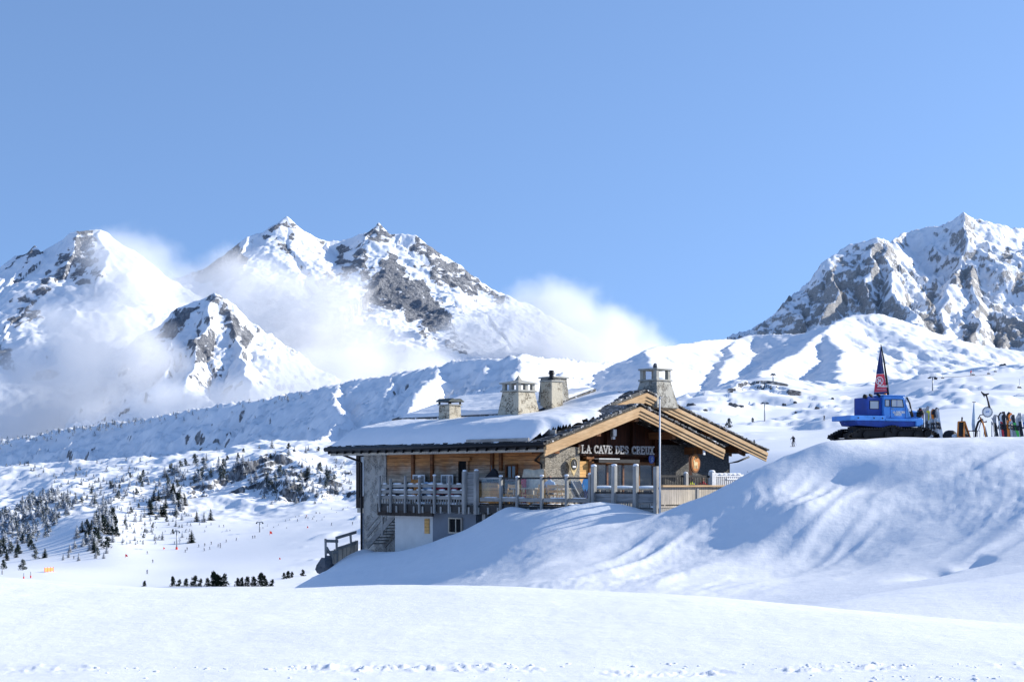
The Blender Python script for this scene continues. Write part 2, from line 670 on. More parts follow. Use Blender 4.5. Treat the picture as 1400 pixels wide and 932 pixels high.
HP = [  # the bank in front of the chalet and the shelf behind it
    (500, 749, 74.3), (540, 754, 68), (592, 741, 66.2), (625, 730, 65.6), (650, 719, 65.2), (672, 705, 65), (540, 777, 63), (592, 764, 61.8), (650, 743, 61.2), (692, 692, 65.2), (715, 697, 64.6), (745, 697, 63.8), (770, 694, 62.8),
    (800, 689, 61.8), (830, 686, 61.0), (855, 689, 60.4), (878, 697, 59.6), (900, 700, 59.0), (930, 692, 58.4), (960, 681, 58.0), (1000, 662, 57.6), (1050, 640, 57.4),
    (1100, 620, 57.6), (1135, 606, 58.0), (1160, 601, 59), (1200, 602, 59), (1260, 602, 58.6), (1320, 602, 58.0), (1400, 602, 57), (1500, 602, 55.8),
    (480, 757, 74), (450, 777, 72), (425, 793, 69), (400, 806, 67),
    (430, 830, 60), (500, 815, 58), (600, 790, 58), (700, 752, 57), (780, 738, 56), (850, 735, 55), (930, 730, 54), (1000, 715, 53.5), (1080, 690, 53),
    (1150, 660, 56), (1200, 646, 55.8), (1300, 640, 54.6), (1400, 640, 53.2), (1500, 640, 51.8),
    (600, 830, 49), (700, 800, 49), (850, 790, 48), (1000, 775, 49.3), (1100, 757, 49.8), (1200, 738, 49.6), (1300, 725, 48.6), (1400, 715, 47.3), (1500, 710, 46),
    (700, 850, 42), (850, 845, 41), (1000, 835, 41), (1150, 812, 41.5), (1300, 788, 41.8), (1400, 772, 41.6), (1500, 758, 41), (500, 870, 45), (350, 880, 55),
    (1160, 604, 62.5), (1200, 602.5, 63), (1300, 601.5, 63), (1400, 600.5, 62.5), (1500, 600, 62.5), (1145, 606, 67), (1250, 604.5, 67), (1400, 603, 67), (1500, 603, 67), (1145, 610, 80), (1400, 607, 80),
    (540, 772, 74.5), (592, 760, 72), (625, 752, 70), (650, 742, 69), (672, 728, 68.5), (692, 718, 68), (745, 718, 67), (800, 714, 66), (855, 716, 64.5), (878, 722, 63.5), (900, 724, 63), (930, 716, 62.5), (960, 704, 62), (1000, 684, 61.5), (1050, 662, 61), (1100, 640, 61.5), (1125, 622, 61.5),
    (1000, 690, 68), (1060, 660, 68), (1110, 635, 69), (1000, 690, 76), (1060, 662, 76), (1110, 632, 78),
    (900, 735, 72), (700, 760, 78), (560, 790, 84), (450, 830, 84), (380, 870, 76), (300, 930, 70), (200, 990, 66), (300, 900, 100), (500, 820, 110), (800, 760, 110), (1100, 640, 110), (1400, 615, 110)]
hump = TPS(HP, lam=2e-5)


def near_h(x, y, detail=True):
    x, y = np.asarray(x, float), np.asarray(y, float)
    a, b, c = fg(x, y), drift(x, y), hump(x, y)
    a = np.where(y > 44, -40.0, a)
    b = np.where((y > 43) | (x < 2.0), b - 40.0 * sst(2.0 - x, 0, 4) - np.where(y > 43, 40.0, 0), b)
    c = np.where(y < 36, c - 3.0 * (36 - y), c)
    k = .10
    h = np.maximum(np.maximum(a, b), c)
    h = h + k * np.log(np.exp((a - h) / k) + np.exp((b - h) / k) + np.exp((c - h) / k))
    if detail:
        wall = sst(y, 41, 50)
        # wind-cut ribs running down the bank, towards the lower left
        q = x * .62 - y * .78
        t = x * .78 + y * .62
        rib = ridged(q / 3.4 + .35 * perlin(x / 5, y / 5, 4), t / 17.0, 21, 4) - .55
        shelf = 1 - sst(h, .9, 1.5)
        mound = sst(x, -2, 4)
        h = h + wall * shelf * rib * .31 * (.20 + .82 * mound) * (1 - sst(y, 59, 62))
        h = h + wall * fbm(x / 2.6, y / 2.6, 5, 4, .5) * .045 + wall * sst(fbm(x / 7, y / 7, 8, 3), 0.0, .5) * fbm(x / .5, y / .5, 9, 4, .6) * .022
        h = h + wall * (1 - mound) * sst(fbm(x / 5, y / 5, 18, 3), -.2, .4) * np.maximum(0, fbm(x / .45, y / .6, 19, 4, .6)) * .02
        h = h + (1 - wall) * (fbm(x / 6.5, y / 6.5, 31, 3) * .03 + fbm(x / 1.6, y / 3.0, 33, 4) * .010 + fbm(x / 5, y / .9, 34, 3) * .008)
        bm_ = np.exp(-((y - 14.0 - .30 * fbm(x / 2.5, x * 0, 35, 3)) / .26) ** 2) * sst(x, -5.5, -3.5)
        h = h + bm_ * (np.maximum(0, fbm(x / .16, y / .20, 36, 4, .6)) * .038 - .010) * sst(fbm(x / 1.3, y / 3, 37, 2), -.45, .25)
        # two scoops in the lee of the drift
        for px, py, Y, w in ((1275, 776, 43.3, 1.0), (1330, 770, 43.8, 1.1)):
            c0 = P(px, py, Y)
            d = ((x - c0.x) / w) ** 2 + ((y - c0.y - .3 * (x - c0.x)) / .8) ** 2
            h = h - .20 * np.exp(-d * 1.6) * sst(c0.x - x + .75, 0, .5)
    return h


nr, nc = 620, 940
yy = 8.0 * (125 / 8.0) ** (np.linspace(0, 1, nr))
sx = np.linspace(-.58, .58, nc)
Yg, Sg = np.meshgrid(yy, sx, indexing='ij')
Xg = Sg * Yg
Zg = near_h(Xg, Yg)
Zg = Zg - 9 * sst(Yg, 102, 125)
o = grid_mesh('snow_field', Xg, Yg, Zg, M['snow_near'])
tag(o, 'smooth white snow field and wind-cut snow bank below the chalet', kind='structure')


def near_z(x, y):
    return float(near_h(np.array([x]), np.array([y]))[0])


def near_hit(px, py, y0=40.0, y1=100.0):
    """where the view through a photo pixel meets the near snow"""
    ys = np.linspace(y0, y1, 1500)
    xs = (px - 700) / F * ys
    zs = (HY - py) / F * ys
    d = zs - near_h(xs, ys)
    k = np.argmax(d < 0)
    return Vector((xs[k], ys[k], near_z(xs[k], ys[k])))


# ------------------------------------------------------------------ middle distance
MP = [(-300, 800, 480), (-300, 760, 1000), (-300, 640, 1900),
      (-50, 850, 200), (200, 850, 140), (350, 850, 120), (500, 840, 120), (650, 820, 120), (800, 770, 130), (1000, 680, 130), (1150, 625, 130), (1400, 612, 120), (1600, 610, 120),
      (150, 812, 380), (240, 802, 400), (320, 800, 400), (400, 800, 400), (480, 790, 420), (600, 760, 420),
      (0, 792, 450), (60, 786, 480), (0, 779, 600), (100, 776, 620), (160, 772, 640), (200, 785, 540), (300, 775, 560), (400, 765, 560), (480, 755, 560), (600, 735, 600),
      (100, 760, 760), (200, 757, 760), (300, 741, 800), (400, 723, 830), (480, 712, 830), (240, 752, 780),
      (0, 752, 860), (60, 735, 880), (130, 715, 860), (200, 720, 880), (260, 712, 900), (350, 705, 930), (430, 690, 960), (480, 683, 980), (330, 690, 980), (300, 684, 1000),
      (0, 690, 1170), (90, 672, 1180), (180, 670, 1080), (260, 656, 1120), (330, 655, 1120), (400, 640, 1150), (480, 625, 1180),
      (0, 660, 1380), (100, 645, 1350), (200, 636, 1280), (280, 625, 1300), (350, 612, 1320), (410, 606, 1350), (470, 603, 1380), (560, 600, 1400), (700, 600, 1400),
      (0, 640, 1650), (150, 632, 1500), (300, 628, 1600), (450, 622, 1700), (600, 620, 1700),
      (700, 690, 500), (800, 650, 500), (700, 640, 900), (800, 610, 900),
      (930, 640, 200), (1000, 640, 170), (1060, 620, 180), (1100, 612, 200), (1200, 602, 200), (1400, 601, 180), (1600, 600, 180),
      (1000, 605, 330), (1100, 598, 330), (1000, 588, 450), (1044, 577, 600), (1120, 585, 450), (960, 565, 600), (930, 556, 750), (1000, 550, 780), (1000, 538, 880), (1050, 523, 980), (1090, 527, 960), (1135, 537, 900),
      (1190, 545, 760), (1275, 536, 620), (1250, 520, 780), (1320, 512, 850), (1400, 502, 1000), (1500, 495, 1000), (1400, 540, 550), (1300, 560, 400), (1400, 570, 330), (1180, 570, 480), (1600, 540, 550),
      (880, 575, 700), (860, 560, 1000), (950, 552, 1100), (1050, 545, 1300), (1150, 540, 1300), (1300, 520, 1300), (1450, 510, 1400), (1600, 500, 1400), (900, 580, 1700), (1200, 560, 1700), (1500, 540, 1800), (200, 650, 1900), (600, 620, 2000)]
mid0 = TPS(MP, lam=1e-3, log=True)
CLIFFS = [  # rock bands: pixel polyline, distance, drop, length behind
    ([(330, 668), (350, 664), (372, 658)], 11.0), ([(252, 682), (275, 676), (300, 670), (325, 667)], 8.0),
    ([(350, 680), (368, 684), (385, 688)], 7.0), ([(375, 668), (400, 672), (430, 676)], 7.5), ([(405, 686), (430, 689), (455, 684)], 6.0),
    ([(440, 668), (470, 664), (490, 660)], 6.0), ([(930, 553), (950, 548), (965, 547)], 5.0), ([(985, 552), (1000, 556), (1015, 557)], 4.0),
    ([(1030, 530), (1038, 534), (1050, 538)], 6.0), ([(1110, 557), (1122, 559)], 3.0), ([(960, 562), (975, 562)], 3.0), ([(1070, 556), (1080, 556)], 2.2)]


def _hit(fn, px, py, y0, y1, n=2400):
    ys = y0 * (y1 / y0) ** np.linspace(0, 1, n)
    d = (HY - py) / F * ys - fn((px - 700) / F * ys, ys)
    ok = np.where((d[1:] < 0) & (d[:-1] >= 0))[0]
    k = ok[0] + 1 if len(ok) else n - 1
    return (px - 700) / F * ys[k], ys[k]


cl_w = []
for pl, drop in CLIFFS:
    cl_w.append((np.array([_hit(mid0, a, b, 300, 1600) for a, b in pl]), drop))


def mid_h(x, y, detail=True):
    x, y = np.asarray(x, float), np.asarray(y, float)
    h = mid0(x, y)
    lft = sst(-x / y, .09, .16)
    if detail:
        far = sst(y, 700, 1000)
        low = sst(y, 250, 500)
        piste = lft * (1 - sst(h - (-.062 * y + 18), 0, 14))     # the groomed valley stays smooth
        rough = (lft * far * sst(y, 860, 1000)) * (1 - piste)
        h = h + rough * ((ridged(x / 120, y / 120, 61, 5) - .5) * 13 + (ridged(x / 38, y / 38, 68, 4) - .5) * 3.5)
        h = h + (1 - lft) * low * (fbm(x / 75, y / 75, 63, 4) * 1.7 + sst(fbm(x / 30, y / 45, 66, 4), .25, .8) * 2.0)
        h = h + far * fbm(x / 26, y / 26, 65, 4) * (.35 + .65 * rough)
    for pw, drop in cl_w:
        seg = np.full(x.shape, 1e9)
        sg = np.zeros(x.shape)
        wob = fbm(x / 20, y / 20, 71, 5) * 13
        for a, b in zip(pw[:-1], pw[1:]):
            d = b - a
            L2 = d @ d
            t = np.clip(((x - a[0]) * d[0] + (y - a[1]) * d[1]) / L2, 0, 1)
            dx, dy = x - (a[0] + t * d[0]), y - (a[1] + t * d[1])
            r = np.hypot(dx, dy)
            m = r < seg
            seg = np.where(m, r, seg)
            sg = np.where(m, dy, sg)
        s = np.where(sg > 0, seg, -seg) + wob
        L = np.hypot(*(pw[-1] - pw[0]))
        side = np.exp(-(np.maximum(0, seg - np.abs(sg)) / (L * .35)) ** 2)
        h = h + .75 * drop * side * (.45 * sst(s, -1.0, 2.6) + .55 * sst(s, 5.0, 8.5)) * (1 - sst(s, 14, 110))
    return h


yy = np.concatenate([100.0 * 8.5 ** np.linspace(0, 1, 260, endpoint=False), np.linspace(850, 1330, 400, endpoint=False), np.linspace(1330, 2300, 130)])
nc = 820
sx = np.linspace(-.46, .46, nc)
Yg, Sg = np.meshgrid(yy, sx, indexing='ij')
Xg = Sg * Yg
Zg = mid_h(Xg, Yg)
Zg = Zg - .35 * np.maximum(0, Yg - 1750)
gy = np.gradient(Zg, axis=0) / np.gradient(Yg, axis=0)
gx = np.gradient(Zg, axis=1) / np.gradient(Xg, axis=1)
slope = np.hypot(gx, gy - gx * Sg)
rock = sst(slope, .75, 1.35) * .85 + .1 * fbm(Xg / 9, Yg / 9, 72, 3) * (slope > .5)
far_snow('snow_mid', 9.0, rock=(.045, .05, .06), rock2=(.12, .12, .125), bump=.35, bd=1.2)
o = grid_mesh('snow_slope', Xg, Yg, Zg, M['snow_mid'], {'rock': rock})
tag(o, 'groomed valley run and rolling snow slopes behind the chalet', kind='structure')


def mid_hit(px, py, y0=150.0, y1=1750.0):
    x, y = _hit(mid_h, px, py, y0, y1, 900)
    return Vector((x, y, float(mid_h(np.array([x]), np.array([y]))[0])))


# ------------------------------------------------------------------ mountains
def ridge_field(X, Y, lines, s0, s1, d0, floor, warp=(0, 1), ribs=(0, 60, 400), crag=(0, 100), seed=1, fine=0):
    """height field falling away from ridge lines given as (px, py, Y) points"""
    if warp[0]:
        wx = fbm(X / warp[1], Y / warp[1], seed, 4) * warp[0]
        wy = fbm(X / warp[1], Y / warp[1], seed + 50, 4) * warp[0]
    else:
        wx = wy = 0
    x, y = X + wx, Y + wy
    H = np.full(X.shape, -1e9)
    D = np.full(X.shape, 1e9)
    T = np.zeros(X.shape)
    for li, ln in enumerate(lines):
        opt = {}
        if isinstance(ln, tuple):
            ln, opt = ln
        a0, a1 = opt.get('s0', s0), opt.get('s1', s1)
        q = [P(*p) for p in ln]
        acc = li * 777.0
        for a, b in zip(q[:-1], q[1:]):
            dx, dy = b.x - a.x, b.y - a.y
            L2 = dx * dx + dy * dy
            t = np.clip(((x - a.x) * dx + (y - a.y) * dy) / L2, 0, 1)
            r = np.hypot(x - (a.x + t * dx), y - (a.y + t * dy))
            L = math.sqrt(L2)
            side = np.sign((x - a.x) * dy - (y - a.y) * dx)
            kl, kr = opt.get('kl', 1.0), opt.get('kr', 1.0)      # steeper on one side
            k = np.where(side > 0, kr, kl)
            z = a.z + t * (b.z - a.z) - k * (a1 * r + (a0 - a1) * d0 * (1 - np.exp(-r / d0)))
            m = z > H
            H = np.where(m, z, H)
            D = np.where(m, r, D)
            T = np.where(m, acc + t * L + side * 333.0, T)
            acc += L
    grow = 1 - np.exp(-D / (ribs[1] * 1.2))
    if ribs[0]:
        T = T + fbm(X / (ribs[1] * 3.5), Y / (ribs[1] * 3.5), seed + 70, 3) * ribs[1] * .9
        rb = (ridged(T / ribs[1], D / ribs[2], seed + 9, 4, .55) - .62) * (.45 + .9 * sst(fbm(X / (ribs[1] * 5), Y / (ribs[1] * 5), seed + 80, 2), -.4, .5))
        H = H + rb * ribs[0] * grow
    if crag[0]:
        H = H + (ridged(X / crag[1], Y / crag[1], seed + 20, 6, .55) - .6) * crag[0] * (.15 + .85 * grow)
    if crag[0]:
        H = H + (ridged(X / (crag[1] * .27) + wx * .01, Y / (crag[1] * .27), seed + 40, 4, .6) - .55) * crag[0] * .30 * (.2 + .8 * grow)
    if fine:
        H = H + fbm(X / (crag[1] * .12), Y / (crag[1] * .12), seed + 30, 3) * fine
    return np.maximum(H, floor - 60 + 0 * H), D


def mountain(name, label, xr, yr, step, lines, mat, rockp, kind=None, extra=None, **kw):
    xs = np.arange(xr[0], xr[1] + step, step)
    ys = np.arange(yr[0], yr[1] + step, step)
    Yg, Xg = np.meshgrid(ys, xs, indexing='ij')
    Z, D = ridge_field(Xg, Yg, lines, **kw)
    gy, gx = np.gradient(Z, step)
    sl = np.hypot(gx, gy)
    lo, hi, amp, ns = rockp
    rk = sst(sl, lo, hi) + amp * fbm(Xg / ns, Yg / ns + Z / ns, 91, 4)
    if extra is not None:
        rk = extra(Xg, Yg, Z, rk, gx, gy)
    o = grid_mesh(name, Xg, Yg, Z, mat, {'rock': np.clip(rk, 0, 1)})
    tag(o, label, kind='structure')
    return o


def rock_and_shade_faces(polys, jit, seed, gain=.9, base=.62):
    """bare faces, and a shade streak painted as rock, given by their corners as measured on the photograph, on the real slopes"""
    def fn(X, Y, Z, rk, gx, gy):
        px = 700 + F * X / Y + fbm(X / jit, Z / jit, seed, 4) * jit * F / 7000 * .5
        py = HY - F * Z / Y + fbm(X / jit, Z / jit, seed + 5, 4) * jit * F / 7000 * .5
        out = rk * base
        n1 = fbm((X + Y * .35) / (jit * .55), (Z * 1.7 - X * .5) / (jit * .55), seed + 9, 5)
        for poly, wgt in polys:
            ins = np.zeros(X.shape, bool)
            for (xa, ya), (xb, yb) in zip(poly, poly[1:] + poly[:1]):
                c = (ya > py) != (yb > py)
                ins ^= c & (px < (xb - xa) * (py - ya) / ((yb - ya) if yb != ya else 1e-6) + xa)
            out = np.where(ins, np.maximum(out, wgt * gain + .55 * n1 + .25 * (np.hypot(gx, gy) - 1.0)), out)
        return out
    return fn


def XR(p0, p1, Y):
    return ((p0 - 700) / F * Y, (p1 - 700) / F * Y)


far_snow('snow_ridge', 16, rock=(.10, .10, .11), rock2=(.2, .2, .2), bump=.5, bd=3)
far_snow('snow_alp', 34, rock=(.14, .15, .175), rock2=(.26, .265, .28), bump=.8, bd=9)
far_snow('snow_peak', 7, rock=(.33, .32, .305), rock2=(.56, .54, .51), bump=.8, bd=3.5)

# long shaded ridge behind the chalet
mountain('ridge_slope', 'long snowy ridge in blue shade behind the chalet', (-1350, 330), (1450, 3000), 4.0, [
    [(-150, 622, 2850), (0, 600, 2650), (50, 592, 2590), (100, 583, 2540), (150, 577, 2480), (200, 570, 2430), (250, 562, 2370), (300, 553, 2320), (350, 546, 2270), (400, 537, 2220), (440, 528, 2180), (470, 521, 2150), (505, 515, 2120), (540, 510, 2090),
     (570, 503, 2060), (600, 497, 2040), (612, 492, 2030), (640, 489, 2010), (670, 490, 2000), (703, 487, 1990), (715, 485, 2010), (740, 488, 2100), (760, 491, 2170), (800, 494, 2320), (850, 497, 2500), (900, 500, 2650)],
    [(703, 487, 1990), (708, 505, 1900), (712, 530, 1810), (718, 560, 1690), (722, 600, 1560)],
    ([(600, 497, 2040), (586, 515, 1960), (570, 545, 1860), (560, 575, 1750), (552, 605, 1620)], {'kr': .8}),
    ([(470, 521, 2150), (462, 545, 2030), (458, 575, 1900), (455, 605, 1750)], {}),
    [(540, 510, 2090), (524, 540, 1970), (512, 575, 1850), (508, 600, 1700)],
    [(850, 497, 2500), (835, 520, 2350), (825, 550, 2150), (820, 580, 1950)]],
    M['snow_ridge'], (1.7, 2.5, .10, 60), s0=.85, s1=.50, d0=90, floor=-60, warp=(20, 170), ribs=(22, 34, 300), crag=(24, 75), seed=3, fine=3.0)
# snow spurs under the right-hand mountain
mountain('spur_slope', 'sunlit snow spurs under the right-hand mountain', XR(760, 1560, 2600), (1250, 2950), 4.0, [
    [(760, 575, 2050), (790, 548, 2100), (820, 525, 2130), (850, 502, 2160), (880, 481, 2200), (905, 474, 2300), (925, 471, 2400), (966, 465, 2600), (1011, 463, 2700), (1032, 457, 2750)],
    [(880, 481, 2200), (890, 510, 2030), (897, 540, 1850), (903, 575, 1600), (905, 600, 1400)],
    [(1011, 463, 2700), (1000, 480, 2500), (985, 505, 2200), (975, 530, 1950), (968, 560, 1600)],
    [(1032, 457, 2750), (1060, 457, 2700), (1098, 454, 2650), (1130, 444, 2600), (1165, 431, 2550), (1203, 428, 2560), (1240, 440, 2600), (1290, 458, 2600), (1340, 470, 2600), (1400, 480, 2600), (1560, 500, 2600)],
    [(1165, 431, 2550), (1130, 452, 2400), (1090, 478, 2200), (1050, 505, 1950), (1012, 533, 1650), (995, 550, 1450)],
    [(1130, 452, 2400), (1150, 480, 2150), (1150, 510, 1850), (1140, 535, 1550)]],
    M['snow_ridge'], (1.7, 2.4, .08, 50), s0=.52, s1=.35, d0=110, floor=-60, warp=(12, 150), ribs=(7, 26, 300), crag=(9, 90), seed=5, fine=1.2)
# right-hand mountain
mountain('peak_slope', 'steep snow and rock mountain at the right', XR(985, 1560, 3300), (2300, 4000), 3.4, [
    [(1000, 480, 3050), (1032, 455, 3050), (1041, 444, 3060), (1060, 433, 3080), (1068, 420, 3090), (1074, 413, 3100), (1083, 411, 3120), (1098, 402, 3130), (1113, 396, 3150), (1121, 385, 3150), (1128, 375, 3160), (1139, 362, 3180), (1150, 350, 3200), (1165, 337, 3230),
     (1175, 330, 3240), (1184, 326, 3250), (1199, 326, 3270), (1210, 330, 3300), (1218, 336, 3340)],
    [(1218, 336, 3340), (1229, 323, 3450), (1252, 313, 3500), (1278, 309, 3500), (1300, 302, 3480), (1312, 295, 3460), (1321, 290, 3450), (1338, 296, 3470), (1357, 306, 3500), (1376, 311, 3520), (1400, 309, 3530), (1440, 320, 3540), (1560, 350, 3600)],
    ([(1199, 326, 3270), (1208, 350, 3180), (1218, 375, 3100), (1228, 400, 3020), (1240, 425, 2930), (1250, 450, 2840), (1258, 468, 2760)], {'s0': 1.6}),
    ([(1150, 351, 3200), (1138, 385, 3110), (1130, 410, 3050), (1120, 440, 2980)], {'s0': 1.5}),
    ([(1184, 326, 3250), (1188, 360, 3160), (1190, 390, 3080), (1195, 420, 2990), (1200, 445, 2900)], {'s0': 1.5}),
    ([(1321, 290, 3450), (1325, 315, 3370), (1318, 345, 3280), (1308, 372, 3200), (1300, 395, 3120), (1292, 420, 3040), (1285, 445, 2950), (1282, 462, 2860)], {'s0': 1.3}),
    ([(1318, 345, 3280), (1330, 375, 3190), (1335, 405, 3100), (1332, 435, 3000), (1326, 462, 2880)], {'s0': 1.4}),
    ([(1300, 395, 3120), (1275, 420, 3060), (1265, 445, 2960), (1262, 470, 2850)], {'s0': 1.3}),
    ([(1357, 306, 3500), (1368, 335, 3400), (1372, 370, 3300), (1376, 405, 3200), (1374, 440, 3080), (1365, 475, 2900)], {'s0': 1.4}),
    ([(1368, 335, 3400), (1395, 370, 3300), (1410, 410, 3180), (1408, 450, 3020), (1400, 480, 2880)], {'s0': 1.4}),
    [(1440, 320, 3540), (1450, 380, 3300), (1455, 440, 3000), (1450, 490, 2800)]],
    M['snow_peak'], (1.15, 2.1, .22, 30), s0=1.2, s1=.62, d0=70, floor=0, warp=(22, 120), ribs=(34, 60, 300), crag=(34, 110), seed=12, fine=2.0, extra=rock_and_shade_faces([([(1032, 456), (1041, 442), (1070, 413), (1113, 394), (1150, 349), (1173, 339), (1203, 328), (1222, 341), (1180, 383), (1199, 416), (1240, 420), (1225, 432), (1173, 429), (1143, 436), (1105, 449), (1083, 460)], .46),
    ([(1298, 375), (1334, 362), (1332, 392), (1302, 392)], .7), ([(1265, 394), (1283, 385), (1279, 414), (1262, 417)], .75), ([(1217, 431), (1241, 434), (1249, 460), (1228, 460)], .75), ([(1257, 435), (1279, 427), (1291, 460), (1278, 471)], .75), ([(1313, 443), (1339, 445), (1331, 475), (1318, 478)], .8), ([(1358, 458), (1383, 438), (1402, 442), (1402, 467), (1355, 486)], .85), ([(1366, 345), (1382, 337), (1380, 361), (1356, 359)], .7), ([(1385, 380), (1402, 370), (1402, 400), (1390, 410)], .6)], 34, 370))
# far massif with two summits
mountain('massif_slope', 'high massif with two pointed summits behind clouds', XR(190, 800, 7600), (5400, 8500), 5.0, [
    [(230, 420, 7100), (267, 378, 7200), (285, 362, 7220), (305, 343, 7260), (331, 324, 7300), (345, 320, 7350), (357, 319, 7400), (368, 314, 7420), (376, 304, 7430), (383, 297, 7440), (392, 306, 7450), (408, 317, 7480), (424, 325, 7500), (444, 329, 7520), (464, 329, 7540), (487, 321, 7540),
     (506, 316, 7500), (513, 310, 7480), (521, 304, 7470), (530, 312, 7470), (538, 319, 7460), (552, 319, 7450), (572, 321, 7450), (584, 332, 7460), (602, 349, 7480), (612, 355, 7490), (625, 361, 7500), (631, 373, 7500), (651, 379, 7500), (660, 390, 7500), (667, 399, 7500), (690, 414, 7500), (720, 464, 7450), (760, 520, 7400)],
    ([(331, 324, 7300), (326, 348, 7150), (332, 378, 7000), (338, 410, 6850), (345, 450, 6650)], {'kl': 1.0, 'kr': 1.0}),
    ([(521, 304, 7470), (505, 322, 7380), (496, 338, 7290), (503, 362, 7170), (495, 388, 7050), (493, 412, 6950), (488, 450, 6800)], {'s0': 1.5}),
    ([(552, 319, 7450), (543, 340, 7300), (556, 362, 7180), (575, 388, 7060), (592, 405, 6980), (608, 422, 6900), (625, 452, 6760), (637, 475, 6640), (645, 500, 6500)], {'s0': 1.35, 'kr': .62, 'kl': 1.5}),
    ([(543, 340, 7300), (520, 365, 7150), (510, 395, 7000), (505, 420, 6860), (530, 440, 6700), (560, 470, 6550)], {'s0': 1.3}),
    ([(572, 321, 7450), (590, 350, 7340), (600, 372, 7250), (618, 392, 7150)], {'s0': .9}),
    [(631, 373, 7500), (640, 400, 7350), (655, 430, 7200), (665, 460, 7050)],
    [(444, 329, 7520), (450, 360, 7250), (455, 400, 7000), (450, 450, 6700)]],
    M['snow_alp'], (1.15, 1.9, .2, 90), s0=1.0, s1=.55, d0=150, floor=0, warp=(45, 400), ribs=(38, 120, 700), crag=(28, 240), seed=21, fine=3.0, extra=rock_and_shade_faces([([(262, 384), (285, 360), (305, 341), (331, 322), (329, 345), (334, 378), (300, 392)], 1.15), ([(368, 314), (383, 296), (412, 319), (398, 320), (385, 313)], .9), ([(350, 318), (378, 326), (412, 342), (404, 347), (372, 334)], .55),
    ([(504, 318), (521, 303), (539, 319), (531, 331), (510, 334)], .8), ([(462, 348), (497, 334), (512, 368), (492, 384), (468, 376)], .85), ([(438, 370), (470, 378), (482, 396), (466, 416), (444, 410)], .6),
    ([(511, 380), (536, 348), (575, 387), (608, 420), (627, 453), (602, 449), (585, 445), (556, 431), (536, 421), (491, 412), (497, 388)], 1.2), ([(560, 327), (572, 320), (602, 347), (625, 360), (631, 373), (651, 378), (690, 415), (667, 409), (631, 394), (598, 386), (582, 370), (569, 347)], .8),
    ([(606, 457), (625, 450), (640, 476), (615, 486)], .7), ([(563, 440), (597, 456), (588, 466)], .7), ([(500, 425), (520, 430), (512, 440)], .5)], 90, 310))
# peak at the far left
mountain('summit_slope', 'snowy peak with a cloud plume at the far left', XR(-110, 330, 6600), (4600, 7400), 6.0, [
    [(-110, 420, 6300), (-40, 385, 6350), (0, 366, 6400), (10, 360, 6410), (21, 349, 6420), (34, 346, 6430), (48, 336, 6440), (57, 344, 6450), (72, 338, 6460), (88, 328, 6470), (103, 320, 6480), (113, 317, 6480), (137, 313, 6500), (165, 330, 6600), (200, 360, 6700), (235, 395, 6800), (270, 440, 6800)],
    ([(113, 317, 6480), (96, 355, 6280), (88, 380, 6150), (65, 398, 6030), (45, 411, 5930), (15, 436, 5780), (-20, 470, 5600)], {'s0': 1.2, 'kl': 1.2}),
    [(137, 313, 6500), (140, 350, 6300), (130, 385, 6100), (120, 420, 5900), (110, 460, 5700)],
    [(165, 330, 6600), (190, 370, 6350), (200, 410, 6100), (205, 460, 5800)],
    [(48, 336, 6440), (30, 365, 6300), (5, 390, 6150), (-30, 420, 5950)],
    [(15, 436, 5780), (10, 470, 5650), (0, 500, 5500)]],
    M['snow_alp'], (1.15, 1.9, .2, 90), s0=1.0, s1=.55, d0=140, floor=0, warp=(40, 340), ribs=(36, 110, 600), crag=(30, 230), seed=31, fine=3.0, extra=rock_and_shade_faces([([(91, 356), (113, 317), (137, 326), (131, 366), (110, 374), (95, 370)], .72), ([(12, 362), (21, 348), (48, 335), (58, 345), (40, 354)], .85), ([(20, 412), (60, 380), (92, 352), (86, 384), (45, 410), (25, 425)], .6), ([(5, 450), (40, 418), (64, 428), (22, 452)], .7), ([(-5, 468), (14, 470), (17, 500), (-5, 502)], .8), ([(110, 375), (135, 380), (125, 400)], .5)], 90, 330))  # one streak along the left spur is shade, put into the rock colour
# small rocky peak standing out of the clouds
mountain('crag_slope', 'small rocky snow peak standing out of the clouds', XR(150, 470, 5000), (3900, 5700), 4.5, [
    [(190, 500, 4950), (206, 470, 4980), (212, 455, 5000), (220, 444, 5010), (230, 428, 5020), (240, 421, 5030), (258, 416, 5040), (271, 411, 5050), (283, 405, 5050), (293, 399, 5050), (302, 403, 5060), (309, 409, 5070), (320, 418, 5080), (330, 428, 5090), (347, 448, 5100), (360, 460, 5100), (374, 469, 5100), (398, 476, 5090), (406, 486, 5080), (430, 520, 5050)],
    ([(293, 399, 5050), (285, 425, 4940), (275, 450, 4830), (268, 480, 4700), (262, 510, 4550)], {'s0': 1.2}),
    ([(309, 409, 5070), (318, 440, 4930), (330, 470, 4800), (335, 495, 4680), (340, 520, 4540)], {'s0': 1.2}),
    ([(240, 421, 5030), (238, 450, 4900), (232, 480, 4760), (228, 510, 4600)], {'s0': 1.3}),
    ([(347, 448, 5100), (360, 480, 4930), (375, 510, 4750)], {'s0': 1.1})],
    M['snow_alp'], (1.35, 2.0, .16, 70), s0=1.15, s1=.65, d0=80, floor=0, warp=(28, 200), ribs=(34, 70, 320), crag=(36, 150), seed=41, fine=2.5, extra=rock_and_shade_faces([([(238, 420), (268, 416), (262, 441), (234, 460), (218, 460), (222, 441)], .75), ([(285, 410), (293, 398), (306, 408), (300, 416)], .7), ([(300, 416), (330, 432), (345, 459), (336, 478), (316, 458), (302, 434)], .72), ([(262, 466), (286, 461), (297, 488), (266, 495)], .75), ([(392, 474), (407, 484), (396, 492)], .7), ([(265, 420), (285, 428), (280, 445)], .5)], 70, 350))

